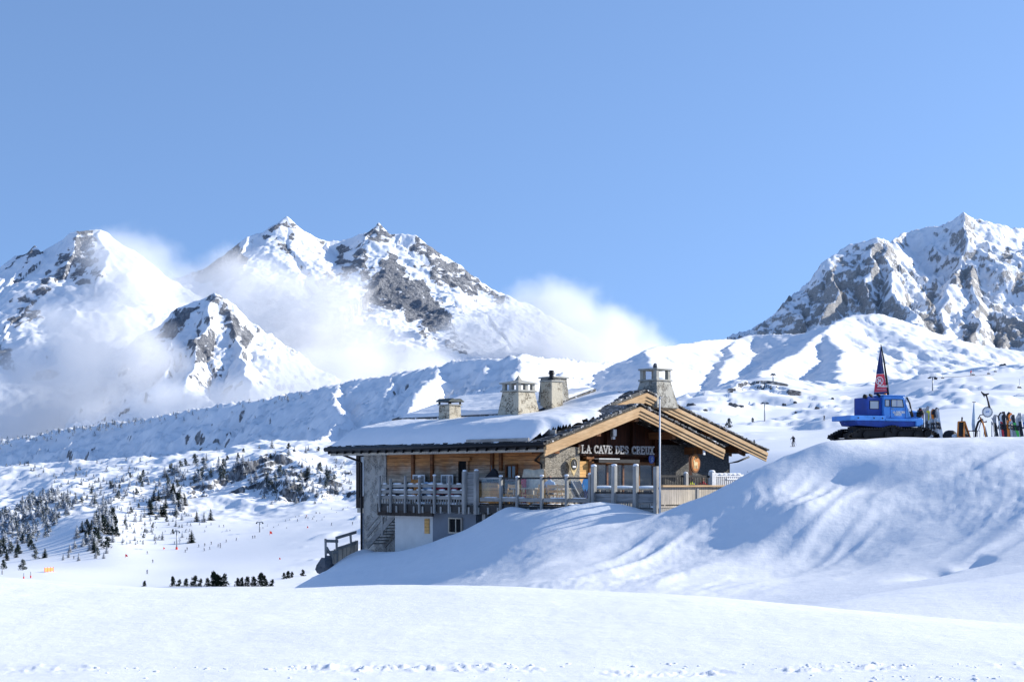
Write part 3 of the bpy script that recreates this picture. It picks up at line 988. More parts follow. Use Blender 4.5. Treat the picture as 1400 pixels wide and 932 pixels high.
mb = MB()
mb.add([(-30000, -3000, -140), (30000, -3000, -140), (30000, 40000, -140), (-30000, 40000, -140)], [(0, 1, 2, 3)])
o = mb.build('snow_ground', snow('snow_plain', .2, 0))
tag(o, 'snow-covered land reaching the horizon', kind='structure')
# ------------------------------------------------------------------ chalet frame: local x along the front gable, local y along the long side
CE = Vector((1.41, 66.0, 0.0))
CA = R(44.03)
VX = Vector((math.cos(CA), math.sin(CA), 0))
VY = Vector((-math.sin(CA), math.cos(CA), 0))


def Wl(x, y, z=0.0):
    return CE + VX * x + VY * y + Vector((0, 0, z))


def y_at(px, x):                       # local y where the line x = const is seen at column px
    k = (px - 700) / F
    b = CE + VX * x
    return (k * b.y - b.x) / (VY.x - k * VY.y)


def x_at(px, y):
    k = (px - 700) / F
    b = CE + VY * y
    return (k * b.y - b.x) / (VX.x - k * VX.y)


def z_at(py, x, y):
    return (HY - py) / F * Wl(x, y).y


EAVE, SL, RX, MX, YE = 1.70, .303, 6.1, 8.84, 15.3
ZF, ZM = EAVE + SL * RX, EAVE + SL * MX
MR = (ZM - 1.64) / (18.5 - MX)


def zroof(x):
    return EAVE + SL * x if x <= MX else ZM - MR * (x - MX)


def zfront(x):
    return EAVE + SL * x if x <= RX else ZF - .300 * (x - RX)


chalet = thing('chalet', 'timber and stone mountain restaurant with snow-covered roof', 'chalet', CE, CA)

# walls ---------------------------------------------------------------
DZ = -1.02                                     # terrace floor level
YS = y_at(529, 1.3)
mb = MB()
mb.box((1.30, 1.5, DZ - .6), (1.6, YS, 1.84))
mb.build('plank_wall', M['wood_wall'], chalet)
mb = MB()
mb.box((1.24, YS, -6), (1.6, 14.0, 1.80))
mb.box((1.26, 11.0, -6), (1.5, YS - .01, DZ - .62))
mb.build('stone_wall', M['stone_pale'], chalet)
mb = MB()
mb.prism([(1.6, 1.6, -2.5), (11.9, 1.6, -2.5), (11.9, 1.6, zfront(11.9) - .3), (RX, 1.6, ZF - .3), (1.6, 1.6, zfront(1.6) - .3)], (0, .2, 0))
mb.build('gable_wall', M['wood_gable'], chalet)
mb = MB()
mb.prism([(5.0, 3.5, -2.5), (16.9, 3.5, -2.5), (16.9, 3.5, zroof(16.9) - .3), (MX, 3.5, ZM - .3), (5.0, 3.5, zroof(5) - .3)], (0, .2, 0))
mb.build('upper_gable_wall', M['wood_gable'], chalet)
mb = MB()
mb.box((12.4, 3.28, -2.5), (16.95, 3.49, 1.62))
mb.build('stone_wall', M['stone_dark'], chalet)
mb = MB()
mb.box((1.28, 1.25, DZ - 1), (3.5, 1.58, 1.55))
mb.build('stone_pier', M['stone_pier'], chalet)
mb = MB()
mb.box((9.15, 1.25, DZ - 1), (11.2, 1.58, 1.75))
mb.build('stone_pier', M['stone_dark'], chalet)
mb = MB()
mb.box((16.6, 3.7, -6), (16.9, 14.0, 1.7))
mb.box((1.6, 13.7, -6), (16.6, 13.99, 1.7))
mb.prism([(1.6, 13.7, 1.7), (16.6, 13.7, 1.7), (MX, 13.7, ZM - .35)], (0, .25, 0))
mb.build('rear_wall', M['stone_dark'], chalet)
XB = -.75
yb0, yb1, yb2 = y_at(651, XB), y_at(592, XB), y_at(540, XB)
mb = MB()
mb.box((XB, yb1, -6), (1.2, yb2, DZ - .36))
mb.build('basement_wall', M['plaster_white'], chalet)
mb = MB()
mb.box((XB - .02, yb0, -6), (1.2, yb1 - .005, DZ - .362))
mb.build('basement_wall', M['plaster_grey'], chalet)
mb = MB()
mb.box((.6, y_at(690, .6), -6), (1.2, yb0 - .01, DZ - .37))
mb.build('undercroft_shade', M['dark_void'], chalet)  # black block painting in the shade below the terrace
# timber posts on the plank wall
for px in (564, 590, 672, 684):
    yy0 = y_at(px, 1.22)
    b = MB()
    b.box((1.2, yy0 - .09, DZ if px != 684 else .5), (1.298, yy0 + .09, 1.8))
    b.build('wall_post', M['wood_beam'], chalet)
b = MB()
b.box((1.18, 1.4, 1.45), (1.298, YS - .02, 1.72))
b.build('wall_plate', M['wood_beam'], chalet)


def window(px0, px1, py0, py1, x, frame, depth=.1, fr=.09, glassm='window_glass', mull=True, name='window', par=None):
    ya, yb = y_at(px1, x), y_at(px0, x)
    zb, zt = z_at(py1, x, (ya + yb) / 2), z_at(py0, x, (ya + yb) / 2)
    b = MB()
    b.box((x - depth, ya - fr, zt), (x + .02, yb + fr, zt + fr))
    b.box((x - depth, ya - fr, zb - fr), (x + .02, yb + fr, zb))
    b.box((x - depth, ya - fr, zb), (x + .02, ya, zt))
    b.box((x - depth, yb, zb), (x + .02, yb + fr, zt))
    if mull:
        ym = (ya + yb) / 2
        b.box((x - depth * .5, ym - .025, zb), (x + .015, ym + .025, zt))
    o = b.build(name, frame, par or chalet)
    b = MB()
    b.box((x - depth * .3, ya, zb), (x - depth * .1, yb, zt))
    b.build('pane', M[glassm], o)
    return o


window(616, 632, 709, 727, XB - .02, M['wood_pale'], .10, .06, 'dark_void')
w2 = window(694, 706, 637, 655, 1.28, M['wood_beam'], .09, .09)
ya, yb = y_at(708, 1.2), y_at(703, 1.2)
# stable door in the plank wall
ya, yb = y_at(639, 1.28), y_at(628, 1.28)
b = MB()
b.box((1.2, ya - .12, DZ), (1.297, ya, .95)); b.box((1.2, yb, DZ), (1.297, yb + .12, .95)); b.box((1.17, ya - .25, .95), (1.297, yb + .25, 1.12))
d = b.build('doorway', M['wood_wall'], chalet)
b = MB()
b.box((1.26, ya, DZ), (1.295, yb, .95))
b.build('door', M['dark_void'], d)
# slim shutter in the white basement wall
ya, yb = y_at(587, XB - .02), y_at(581, XB - .02)
b = MB()
b.box((XB - .06, ya, z_at(729, XB, ya)), (XB - .001, yb, z_at(709, XB, ya)))
b.build('shutter', M['wood_door'], chalet)
# boxed bay window at the far end
b = MB()
b.box((1.62, 14.0, DZ - .32), (4.6, 15.1, DZ + .22))
b.box((1.62, 14.0, 1.28), (4.6, 15.1, 1.9))
b.box((1.62, 14.85, DZ + .22), (4.6, 15.1, 1.28))
b.box((1.9, 14.0, DZ + .22), (4.6, 14.85, 1.28))
bay = b.build('bay_window', M['wood_bay'], chalet)
b = MB()
b.box((1.70, 14.05, DZ + .24), (1.76, 14.84, 1.26))
b.build('pane', M['window_pale'], bay)
b = MB()
b.box((1.66, 14.02, DZ + .22), (1.78, 14.86, DZ + .28)); b.box((1.66, 14.40, DZ + .28), (1.78, 14.48, 1.28))
b.build('sash', M['wood_bay'], bay)
b = MB()
b.box((1.62, 14.0, DZ - .55), (4.6, 15.0, DZ - .325))
b.build('bay_sill', M['wood_pale'], bay)
b = MB()
b.box((1.65, 14.0, -6), (4.6, 14.75, DZ - .56))
b.build('basement_wall', M['plaster_grey'], chalet)
b = MB()
b.box((1.58, 14.12, -2.9), (1.648, 14.42, -1.95))
b.build('cellar_door', M['wood_bay'], chalet)

# gable front: opening, door, beams ------------------------------------
b = MB()
b.box((4.45, 1.5, DZ), (4.6, 1.598, .78)); b.box((8.85, 1.5, DZ), (9.0, 1.598, .78)); b.box((4.45, 1.5, .78), (9.0, 1.598, .92))
for x in (5.65, 6.75, 7.85):
    b.box((x - .05, 1.51, DZ), (x + .05, 1.595, .78))
gw = b.build('glazed_front', M['wood_beam_x'], chalet)
b = MB()
b.box((4.6, 1.56, DZ), (8.85, 1.59, .78))
b.build('pane', M['window_glass'], gw)
b = MB()
b.box((3.52, 1.38, DZ), (4.2, 1.5, .92))
dr = b.build('door', M['wood_door'], chalet)
b = MB()
b.box((4.2, 1.30, DZ), (4.36, 1.55, 1.02)); b.box((4.0, 1.28, 1.02), (4.5, 1.55, 1.14))
b.build('door_frame', M['wood_beam_x'], dr)
b = MB()
b.box((4.5, 1.0, .86), (7.3, 1.3, 1.02))
aw = b.build('awning_box', M['black_metal'], chalet)
b = MB()
b.box((4.5, .98, 1.02), (5.9, 1.28, 1.06))
b.build('awning_lid', M['white_paint'], aw)
b = MB()
b.box((3.3, 1.30, 1.16), (9.2, 1.58, 1.36))
b.build('tie_beam', M['wood_gable'], chalet)
for x in (2.0, 3.7, 5.6, 7.4, 9.0):
    b = MB()
    b.box((x - .09, 1.42, 1.37), (x + .09, 1.58, zfront(x) - .35))
    b.build('wall_post', M['wood_gable'], chalet)


def purlin(x, y0, y1, zt, w=.28, h=.34):
    b = MB()
    b.box((x - w / 2, y0, zt - h), (x + w / 2, y1, zt))
    return b.build('purlin', M['wood_beam'], chalet, bevel=.015)


for x in (.9, 3.55, RX, 8.75, 11.0):
    purlin(x, .12, 1.58, zfront(x) - .34 - (.12 if x == RX else .08))
for x in (MX, 11.4, 14.0, 16.4):
    purlin(x, 2.12, 3.48, zroof(x) - .34 - (.12 if x == MX else .08))
b = MB()
b.box((10.86, .06, zfront(11) - .80), (11.0, .118, zfront(11) - .44))
b.build('purlin_cap', M['white_paint'], chalet)

# roof -------------------------------------------------------------------
TH = .17


def slab(poly, th=TH):
    b.hexa([(x, y, z - th) for x, y, z in poly], poly)


b = MB()
slab([(0, 0, EAVE), (RX, 0, ZF), (RX, YE, ZF), (0, YE, EAVE)])
slab([(RX + .002, 2.0, ZF + .001), (MX, 2.0, ZM), (MX, YE, ZM), (RX + .002, YE, ZF + .001)])
slab([(MX + .002, 2.0, ZM), (18.5, 2.0, 1.64), (18.5, YE, 1.64), (MX + .002, YE, ZM)])
slab([(RX + .002, 0, ZF), (12.3, 0, zfront(12.3)), (12.3, 3.5, zfront(12.3)), (RX + .002, 3.5, ZF)])
roof = b.build('roof', M['slate_tile'], chalet)
# ragged slate ends along the verges
rg = random.Random(5)
b = MB()


def slates(xa, xb, fz, y):
    n = int(abs(xb - xa) / .24)
    for k in range(n):
        t0, t1 = xa + (xb - xa) * k / n, xa + (xb - xa) * (k + .96) / n
        dy = rg.uniform(.06, .13)
        up = rg.uniform(.015, .05)
        b.hexa([(t0, y - dy, fz(t0) - .02), (t1, y - dy, fz(t1) - .02), (t1, y + .5, fz(t1) - .01), (t0, y + .5, fz(t0) - .01)],
               [(t0, y - dy, fz(t0) + up + .03), (t1, y - dy, fz(t1) + up), (t1, y + .5, fz(t1) + up), (t0, y + .5, fz(t0) + up + .03)])


slates(0, RX, zfront, 0)
slates(12.35, RX, zfront, 0)
slates(RX, MX, zroof, 2)
slates(18.55, MX, zroof, 2)
for k in range(52):                       # along the long eave
    y0 = k * YE / 52
    up = rg.uniform(.01, .05)
    dx = rg.uniform(.03, .09)
    b.hexa([(-dx, y0, EAVE - .03), (.5, y0, EAVE + .12), (.5, y0 + .28, EAVE + .12), (-dx, y0 + .28, EAVE - .03)],
           [(-dx, y0, EAVE + up), (.5, y0, EAVE + .16 + up), (.5, y0 + .28, EAVE + .16 + up), (-dx, y0 + .28, EAVE + up)])
b.build('slate_edge', M['slate_tile'], roof)


def barge(xa, xb, fz, y):
    b = MB()
    for k, (top, hgt, out) in enumerate(((.14, .18, .12), (.335, .14, .065), (.49, .12, .02))):
        b.hexa([(xa, y - out, fz(xa) - top - hgt), (xb, y - out, fz(xb) - top - hgt), (xb, y + .05, fz(xb) - top - hgt), (xa, y + .05, fz(xa) - top - hgt)],
               [(xa, y - out, fz(xa) - top), (xb, y - out, fz(xb) - top), (xb, y + .05, fz(xb) - top), (xa, y + .05, fz(xa) - top)])
    return b.build('barge_board', M['wood_barge'], chalet)


barge(-.02, RX - .003, zfront, .0)
barge(RX + .003, 12.3, zfront, .0)
barge(RX - .2, MX - .003, zroof, 2.0)
barge(MX + .003, 18.45, zroof, 2.0)
b = MB()
b.tube([(-.10, -.05, EAVE - .10), (-.10, YE + .1, EAVE - .10)], .115, 10)
g = b.build('gutter', M['black_metal'], chalet, smooth=True)
b = MB()
b.box((-.02, .05, EAVE - .30), (.06, YE, EAVE - .05))
b.build('gutter_board', M['black_metal'], g)
for k in range(24):
    yk = .4 + k * .64
    b = MB()
    b.box((-.14, yk - .02, EAVE - .34), (-.02, yk + .02, EAVE - .2))
    b.build('gutter_bracket', M['black_metal'], g)
b = MB()
b.box((.07, .08, EAVE - .42), (.12, YE - .1, EAVE - .19))
b.build('fascia_board', M['wood_pale'], chalet)
for k in range(25):
    yk = .5 + k * .61
    b = MB()
    b.hexa([(.13, yk - .06, EAVE - .36), (1.29, yk - .06, EAVE - .0), (1.29, yk + .06, EAVE - .0), (.13, yk + .06, EAVE - .36)],
           [(.13, yk - .06, EAVE - .20), (1.29, yk - .06, EAVE + .16), (1.29, yk + .06, EAVE + .16), (.13, yk + .06, EAVE - .20)])
    b.build('rafter', M['wood_beam_x'], chalet)
for k in range(14):                    # rafters of the right-hand eave
    yk = 2.4 + k * .9
    b = MB()
    b.hexa([(17.0, yk - .07, zroof(17.0) - .36), (18.3, yk - .07, zroof(18.3) - .36), (18.3, yk + .07, zroof(18.3) - .36), (17.0, yk + .07, zroof(17.0) - .36)],
           [(17.0, yk - .07, zroof(17.0) - .18), (18.3, yk - .07, zroof(18.3) - .18), (18.3, yk + .07, zroof(18.3) - .18), (17.0, yk + .07, zroof(17.0) - .18)])
    b.build('rafter', M['wood_beam_x'], chalet)
b = MB()
b.tube([(.0, y_at(760, .0) + 1.8, EAVE - .22), (.35, y_at(760, .0) + 1.0, EAVE - .36), (1.1, 1.7, EAVE - .75), (1.16, 1.32, EAVE - .95), (1.16, 1.32, DZ)], .055, 8)
b.build('downpipe', M['black_metal'], chalet, smooth=True)
b = MB()
b.tube([(-.05, 14.75, EAVE - .22), (.3, 14.6, EAVE - .34), (1.0, 14.2, EAVE - .65), (1.15, 14.06, EAVE - .75), (1.15, 14.06, -6)], .055, 8)
b.build('downpipe', M['black_metal'], chalet, smooth=True)
b = MB()
b.tube([(18.3, 3.0, 1.30), (17.6, 3.2, 1.05), (16.98, 3.3, .95), (16.98, 3.3, -2)], .05, 8)
b.build('downpipe', M['black_metal'], chalet, smooth=True)
# raised upper slab at the back
UX, UY = 4.35, 5.2
b = MB()
slab([(UX, UY, zroof(UX) + .24), (MX, UY, ZM + .2), (MX, YE + .25, ZM + .2), (UX, YE + .25, zroof(UX) + .24)], .22)
b.build('upper_roof', M['slate_tile'], chalet)

# snow lying on the roof
gx_, gy_ = 150, 230
xs = np.linspace(-.06, MX + .1, gx_)
ys = np.linspace(.25, YE + .2, gy_)
Yl, Xl = np.meshgrid(ys, xs, indexing='ij')
base = np.where(Xl <= MX, EAVE + SL * Xl, ZM - MR * (Xl - MX))
n1 = fbm(Xl / 1.6, Yl / 2.4, 201, 4)
n2 = fbm(Xl / .45, Yl / .6, 203, 3)
thick = .74 * (1 - np.exp(-(Xl + .06) / .62)) - .15 * np.maximum(0, Xl - 1.2) + .12 * np.maximum(0, Xl - 5.0) + .05 * n1 + .006 * n2
thick = thick + .10 * np.exp(-((Yl - 2.6) / 1.1) ** 2 - ((Xl - 2.2) / 1.5) ** 2)
front = .95 - .60 * sst(Xl, .8, 2.2) + 1.0 * sst(Xl, 4.0, 4.6) + .5 * sst(Xl, 4.6, 6.0) + 1.0 * sst(Xl, 6, 8.8) + .10 * fbm(Xl / 1.1, Yl / .5 * 0, 207, 2)
edge = (Yl - front) / .9
thick = thick * np.sqrt(np.clip(edge, 0, 1) * (2 - np.clip(edge, 0, 1))) - .02 * (edge <= 0)
thick = thick * np.sqrt(np.clip((YE + .12 - Yl) / 1.2, 0, 1))
up = (Xl > UX + .03) & (Yl > UY)
ut = sst(Xl, UX, UX + .25) * sst(Yl, UY, UY + .3)
step = .22 * ut
dip = .26 * np.exp(-((Xl - UX + .25) / .42) ** 2) * sst(Yl, UY, UY + .6)     # the snow sinks below the raised slab
Zs = base + step + np.maximum(thick - dip, 0) + .004
keep = (thick - dip) > .012
fc = keep[:-1, :-1] & keep[1:, :-1] & keep[:-1, 1:] & keep[1:, 1:]
idx = np.arange(gx_ * gy_).reshape(gy_, gx_)
mb = MB()
mb.v = [tuple(p) for p in np.stack([Xl, Yl, Zs], -1).reshape(-1, 3)]
for j in range(gy_ - 1):
    for i in range(gx_ - 1):
        if fc[j, i]:
            mb.f.append((idx[j, i], idx[j, i + 1], idx[j + 1, i + 1], idx[j + 1, i]))
            mb.m.append(0)
me = mb.mesh('roof_snow', M['snow_roof'], True, False)
bm = bmesh.new()
bm.from_mesh(me)
bmesh.ops.delete(bm, geom=[v for v in bm.verts if not v.link_faces], context='VERTS')
bm.to_mesh(me)
bm.free()
o = bpy.data.objects.new('roof_snow', me)
COL.objects.link(o)
o.parent = chalet
# remaining snow on the hidden slope and scraps on the front
mb = MB()
for k in range(9):
    x = 11.3 + rg.uniform(-.4, .9)
    y = rg.uniform(.6, 2.6)
    mb.ball((x, y, zfront(x) + .03), .22, 1.4, 1.2, .35, 9, 6, .15, rg)
for k in range(22):
    x = 10 + rg.uniform(0, 8)
    y = rg.uniform(4.5, 14)
    mb.ball((x, y, zroof(x) + .05), .8, 1.3, 1.2, .2, 12, 7, .1, rg)
mb.build('roof_snow', M['snow_roof'], chalet, smooth=True)['kind'] = 'stuff'
# snow guards: short boards on the roof
for (x, y, l) in ((1.2, .55, .7), (3.95, .75, .9)):
    b = MB()
    b.box((x, y, zroof(x) + .02), (x + .08, y + l, zroof(x) + .20))
    b.box((x, y + l * .5 - .04, zroof(x)), (x + .3, y + l * .5 + .04, zroof(x) + .12))
    b.build('snow_guard', M['post_grey'], chalet)
b = MB()
b.box((-.02, 1.0, EAVE + .06), (.06, 5.0, EAVE + .20))
b.build('snow_board', M['log_grey'], chalet)


# chimneys ---------------------------------------------------------------
def roof_pt(px, py, add=.3):
    best = None
    for k in range(900):
        x = k * .01
        y = y_at(px, x)
        e = abs(z_at(py, x, y) - (zroof(x) + add))
        if best is None or e < best[0]:
            best = (e, x, y)
    return best[1], best[2]


def frustum(b, cx, cy, z0, z1, w0, w1):
    b.hexa([(cx - w0, cy - w0, z0), (cx + w0, cy - w0, z0), (cx + w0, cy + w0, z0), (cx - w0, cy + w0, z0)],
           [(cx - w1, cy - w1, z1), (cx + w1, cy - w1, z1), (cx + w1, cy + w1, z1), (cx - w1, cy + w1, z1)])


def chimney(cx, cy, zb, zt, w0, w1, mat, label):
    b = MB()
    frustum(b, cx, cy, zb, zt, w0, w1)
    o = b.build('chimney', M[mat], chalet, bevel=.025)
    o['label'] = label
    return o


def flat(cx, cy, z0, z1, w, par, name, mat='concrete'):
    b = MB()
    b.box((cx - w, cy - w, z0), (cx + w, cy + w, z1))
    return b.build(name, M[mat], par, bevel=.015)


def pillars(cx, cy, z0, z1, w, t, par, mat='concrete', mid=False):
    sp = [(-1, -1), (1, -1), (1, 1), (-1, 1)] + ([(0, -1), (-1, 0), (0, 1), (1, 0)] if mid else [])
    for sx_, sy_ in sp:
        b = MB()
        x, y = cx + sx_ * (w - t), cy + sy_ * (w - t)
        b.box((x - t, y - t, z0), (x + t, y + t, z1))
        b.build('pillar', M[mat], par)


# small chimney with a sheet-metal hood
cx, cy = roof_pt(615, 577)
yz = lambda py: z_at(py, cx, cy)
c = chimney(cx, cy, zroof(cx) - .2, yz(554.5), .41, .38, 'stone_chimney', 'small cream stone chimney with a dark metal hood')
flat(cx, cy, yz(554.4), yz(552.8), .43, c, 'slab')
pillars(cx, cy, yz(552.7), yz(548.8), .39, .035, c, 'black_metal')
b = MB()
hz0, hz1, hw = yz(548.7), yz(544.8), .50
b.prism([(cx - hw, cy - hw, hz0), (cx - hw * .5, cy - hw, hz1), (cx, cy - hw, hz0 + .08), (cx + hw * .5, cy - hw, hz1), (cx + hw, cy - hw, hz0), (cx + hw, cy - hw, hz0 - .03), (cx - hw, cy - hw, hz0 - .03)], (0, 2 * hw, 0))
b.build('hood', M['slate_cap'], c)
# big tapering chimney with a pillared lantern
cx, cy = roof_pt(709, 566)
c = chimney(cx, cy, zroof(cx) - .3, yz(536), .80, .55, 'stone_chimney', 'broad tapering stone chimney with a pillared top and pointed cap')
flat(cx, cy, yz(535.9), yz(533.5), .62, c, 'slab')
pillars(cx, cy, yz(533.4), yz(525.2), .55, .085, c, 'concrete', True)
flat(cx, cy, yz(525.1), yz(523.3), .66, c, 'slab')
b = MB()
frustum(b, cx, cy, yz(523.2), yz(520), .60, .16)
frustum(b, cx, cy, yz(519.9), yz(513), .13, .01)
b.build('pointed_cap', M['concrete'], c)
# square chimney with a black cowl, its lower neighbour behind
cx, cy = roof_pt(754, 552)
c = chimney(cx, cy, zroof(cx) - .3, yz(522.5), .40, .37, 'stone_chimney', 'square cream stone chimney carrying a black metal cowl')
flat(cx, cy, yz(522.4), yz(520.2), .42, c, 'slab')
b = MB()
b.tube([(cx, cy, yz(520.1)), (cx, cy, yz(517))], .19, 12)
b.tube([(cx, cy, yz(517)), (cx, cy, yz(512)), (cx, cy, yz(511.5))], [.11, .11, .15], 12)
b.tube([(cx, cy, yz(511)), (cx, cy, yz(509))], [.17, .14], 12)
b.tube([(cx, cy, yz(508.5)), (cx, cy, yz(506))], [.15, .10], 12)
b.build('cowl', M['black_metal'], c, smooth=False)
cx, cy = cx + .75, y_at(757, cx + .75)
c = chimney(cx, cy, zroof(cx) - .3, yz(517.5), .58, .46, 'stone_chimney_grey', 'grey tapering chimney half hidden behind the cowled one')
flat(cx, cy, yz(517.4), yz(515.2), .54, c, 'slab')
# chimney behind the ridge
cx = 10.3
cy = y_at(896, cx)
c = chimney(cx, cy, zroof(cx) - .4, yz(521.5), .82, .54, 'stone_chimney_grey', 'grey stone chimney with three pillars behind the ridge')
flat(cx, cy, yz(521.4), yz(519.2), .60, c, 'slab')
pillars(cx, cy, yz(519.1), yz(506.6), .53, .10, c)
flat(cx, cy, yz(506.5), yz(504.2), .60, c, 'slab')
b = MB()
b.ball((cx, cy, yz(501)), .11, 1, 1, 1.6, 9, 7, .12, rg)
b.ball((cx + .25, cy + .2, yz(516)), .1, 1, 1, 1.6, 8, 6, .1, rg)
b.build('cap_stone', M['rock_mat'], c)
b = MB()
b.box((14.0, 6.5, zroof(14) + .0), (14.6, 7.1, zroof(14) + .42))
b.build('roof_vent', M['concrete'], chalet)

# ------------------------------------------------------------------ lettering
GL = {'L': [[(.12, 1), (.12, 0)], [(.0, 0), (.62, 0), (.62, .22)]], 'A': [[(.05, 0), (.36, 1), (.67, 0)], [(.16, .34), (.56, .34)]],
      'C': [[(.66, .72), (.66, .95)], [(.64, .80), (.50, .97), (.32, .97), (.14, .82), (.08, .5), (.14, .18), (.32, .03), (.52, .03), (.66, .2)]],
      'V': [[(.05, 1), (.36, 0), (.67, 1)]], 'E': [[(.12, 1), (.12, 0)], [(0, 1), (.6, 1), (.6, .8)], [(.12, .52), (.46, .52)], [(0, 0), (.62, 0), (.62, .22)]],
      'D': [[(.12, 1), (.12, 0)], [(0, .97), (.36, .97), (.58, .8), (.66, .5), (.58, .2), (.36, .03), (0, .03)]],
      'S': [[(.58, .76), (.48, .94), (.28, .98), (.1, .86), (.1, .66), (.3, .54), (.52, .44), (.6, .26), (.5, .06), (.28, .02), (.1, .12), (.08, .26)]],
      'R': [[(.12, 1), (.12, 0)], [(0, .97), (.42, .97), (.58, .86), (.58, .64), (.42, .52), (.12, .52)], [(.34, .52), (.64, .0), (.74, 0)]],
      'U': [[(.1, 1), (.1, .3), (.18, .08), (.36, .02), (.54, .08), (.62, .3), (.62, 1)]], 'X': [[(.08, 1), (.64, 0)], [(.64, 1), (.08, 0)]]}
SERIF = {'L': [(.12, 1)], 'A': [(.05, 0), (.67, 0)], 'C': [], 'V': [(.05, 1), (.67, 1)], 'E': [], 'D': [], 'S': [], 'R': [(.12, 0)], 'U': [(.1, 1), (.62, 1)], 'X': [(.08, 1), (.64, 1), (.08, 0), (.64, 0)]}


def letters(b, text, org, ux, uz, uy, h, pitch=.86, t=.15, depth=.06, serif=True):
    """strokes laid along ux / uz, standing proud along uy"""
    org, ux, uz, uy = Vector(org), Vector(ux), Vector(uz), Vector(uy)
    x = 0.0
    for ch in text:
        if ch == ' ':
            x += .5
            continue
        pls = list(GL[ch])
        if serif:
            pls += [[(sx_ - .15, sz_), (sx_ + .15, sz_)] for sx_, sz_ in SERIF[ch]]
        for pi, pl in enumerate(pls):
            for (a, c), (d, e) in zip(pl[:-1], pl[1:]):
                p = org + ux * ((x + a) * h) + uz * (c * h)
                q = org + ux * ((x + d) * h) + uz * (e * h)
                dd = (q - p).normalized() * (t * h * .32)
                tt = t if abs(a - d) < .2 else t * .8
                b.beam(p - dd, q + dd, depth * (1 + .06 * pi), tt * h, uy.cross(q - p))
        x += pitch
    return x * h


xa, xb = x_at(795, 1.12), x_at(893.5, 1.12)
units = 13 * .86 + 3 * .5 + .0
hh = .335
sc_ = (xb - xa) / ((14 * .86 + 3 * .5 - .12) * hh)
b = MB()
zl = z_at(620.5, xb, 1.12)
letters(b, 'LA CAVE DES CREUX', (xa, 1.12, zl), (sc_, 0, 0), (0, 0, 1), (0, 1, 0), hh, t=.17)
sg = b.build('sign_lettering', M['letter_paint'])
sg.location, sg.rotation_euler = CE, (0, 0, CA)
tag(sg, 'grey serif letters reading LA CAVE DES CREUX across the gable', 'sign')
b = MB()
b.box((xa - .1, 1.16, zl - .05), (xb + .1, 1.19, zl - .02))
b.box((xa - .1, 1.16, zl + hh * .6), (xb + .1, 1.18, zl + hh * .6 + .03))
for k in range(6):
    x = xa + (xb - xa) * k / 5
    b.box((x - .02, 1.18, zl - .05), (x + .02, 1.305, zl))
b.build('letter_rail', M['black_metal'], sg)


def local_thing(name, label, cat, x, y, z, group=None):
    return thing(name, label, cat, Wl(x, y, z), CA, group)


# wall lamp
xl = x_at(840, 1.2)
t_ = local_thing('wall_lamp', 'white box floodlight under the front gable', 'lamp', xl, 1.32, z_at(592, xl, 1.3))
b = MB(); b.box((-.13, -.14, -.16), (.13, .02, .2)); b.build('housing', M['grey_metal'], t_, bevel=.02)
b = MB(); b.box((-.11, -.16, -.12), (.11, -.141, .16)); b.build('lens', M['window_pale'], t_)
b = MB(); b.box((-.08, -.10, -.28), (.08, .02, -.165)); b.build('bracket', M['white_paint'], t_)
b = MB(); b.box((-.04, .02, -.1), (.04, .095, .06)); b.build('mount', M['black_metal'], t_)
# black hanging plaque beside the door
xl = x_at(783, 1.1)
t_ = local_thing('hanging_plaque', 'black round plaque with a cream rim and pendant tip by the orange door', 'sign', xl, 1.02, z_at(635, xl, 1.0))
b = MB(); b.disc((0, .0, 0), (0, 1, 0), .24, .05, 28, .30)
b.prism([(-.17, .0, -.24), (0, .0, -.50), (.17, .0, -.24)], (0, .048, 0)); b.build('rim', M['sign_cream'], t_)
b = MB(); b.disc((0, -.02, .02), (0, 1, 0), .20, .018, 28, .25); b.build('face', M['chalk_black'], t_)
b = MB(); b.box((-.11, -.03, -.13), (.11, -.021, -.05)); b.tube([(-.03, -.026, .14), (.03, -.026, .10), (-.02, -.026, .06), (.05, -.026, .02)], .018, 6)
b.build('lettering', M['white_paint'], t_)
b = MB(); b.tube([(0, .02, .30), (0, .02, .36), (0, .34, .36)], .018, 6); b.build('hanger', M['black_metal'], t_)
# blue round sign
xl = x_at(891, 1.2)
t_ = local_thing('round_sign', 'small blue round sign with a pale figure under the lettering', 'sign', xl, 1.2, z_at(627, xl, 1.2))
b = MB(); b.disc((0, 0, 0), (0, 1, 0), .20, .03, 28, .22); b.build('plate', M['sign_blue'], t_)
b = MB(); b.tube([(0, -.01, .12), (0, -.01, .0), (-.05, -.01, -.13)], .016, 6); b.tube([(0, -.01, .0), (.06, -.01, -.12)], .016, 6); b.tube([(-.09, -.01, -.14), (.10, -.01, -.12)], .012, 6)
b.tube([(-.07, -.01, .0), (0, -.01, .07), (.06, -.01, .02)], .012, 6); b.build('symbol', M['pale_blue_cloth'], t_)
b = MB(); b.box((-.02, .03, -.02), (.02, .37, .02)); b.build('mount', M['black_metal'], t_)
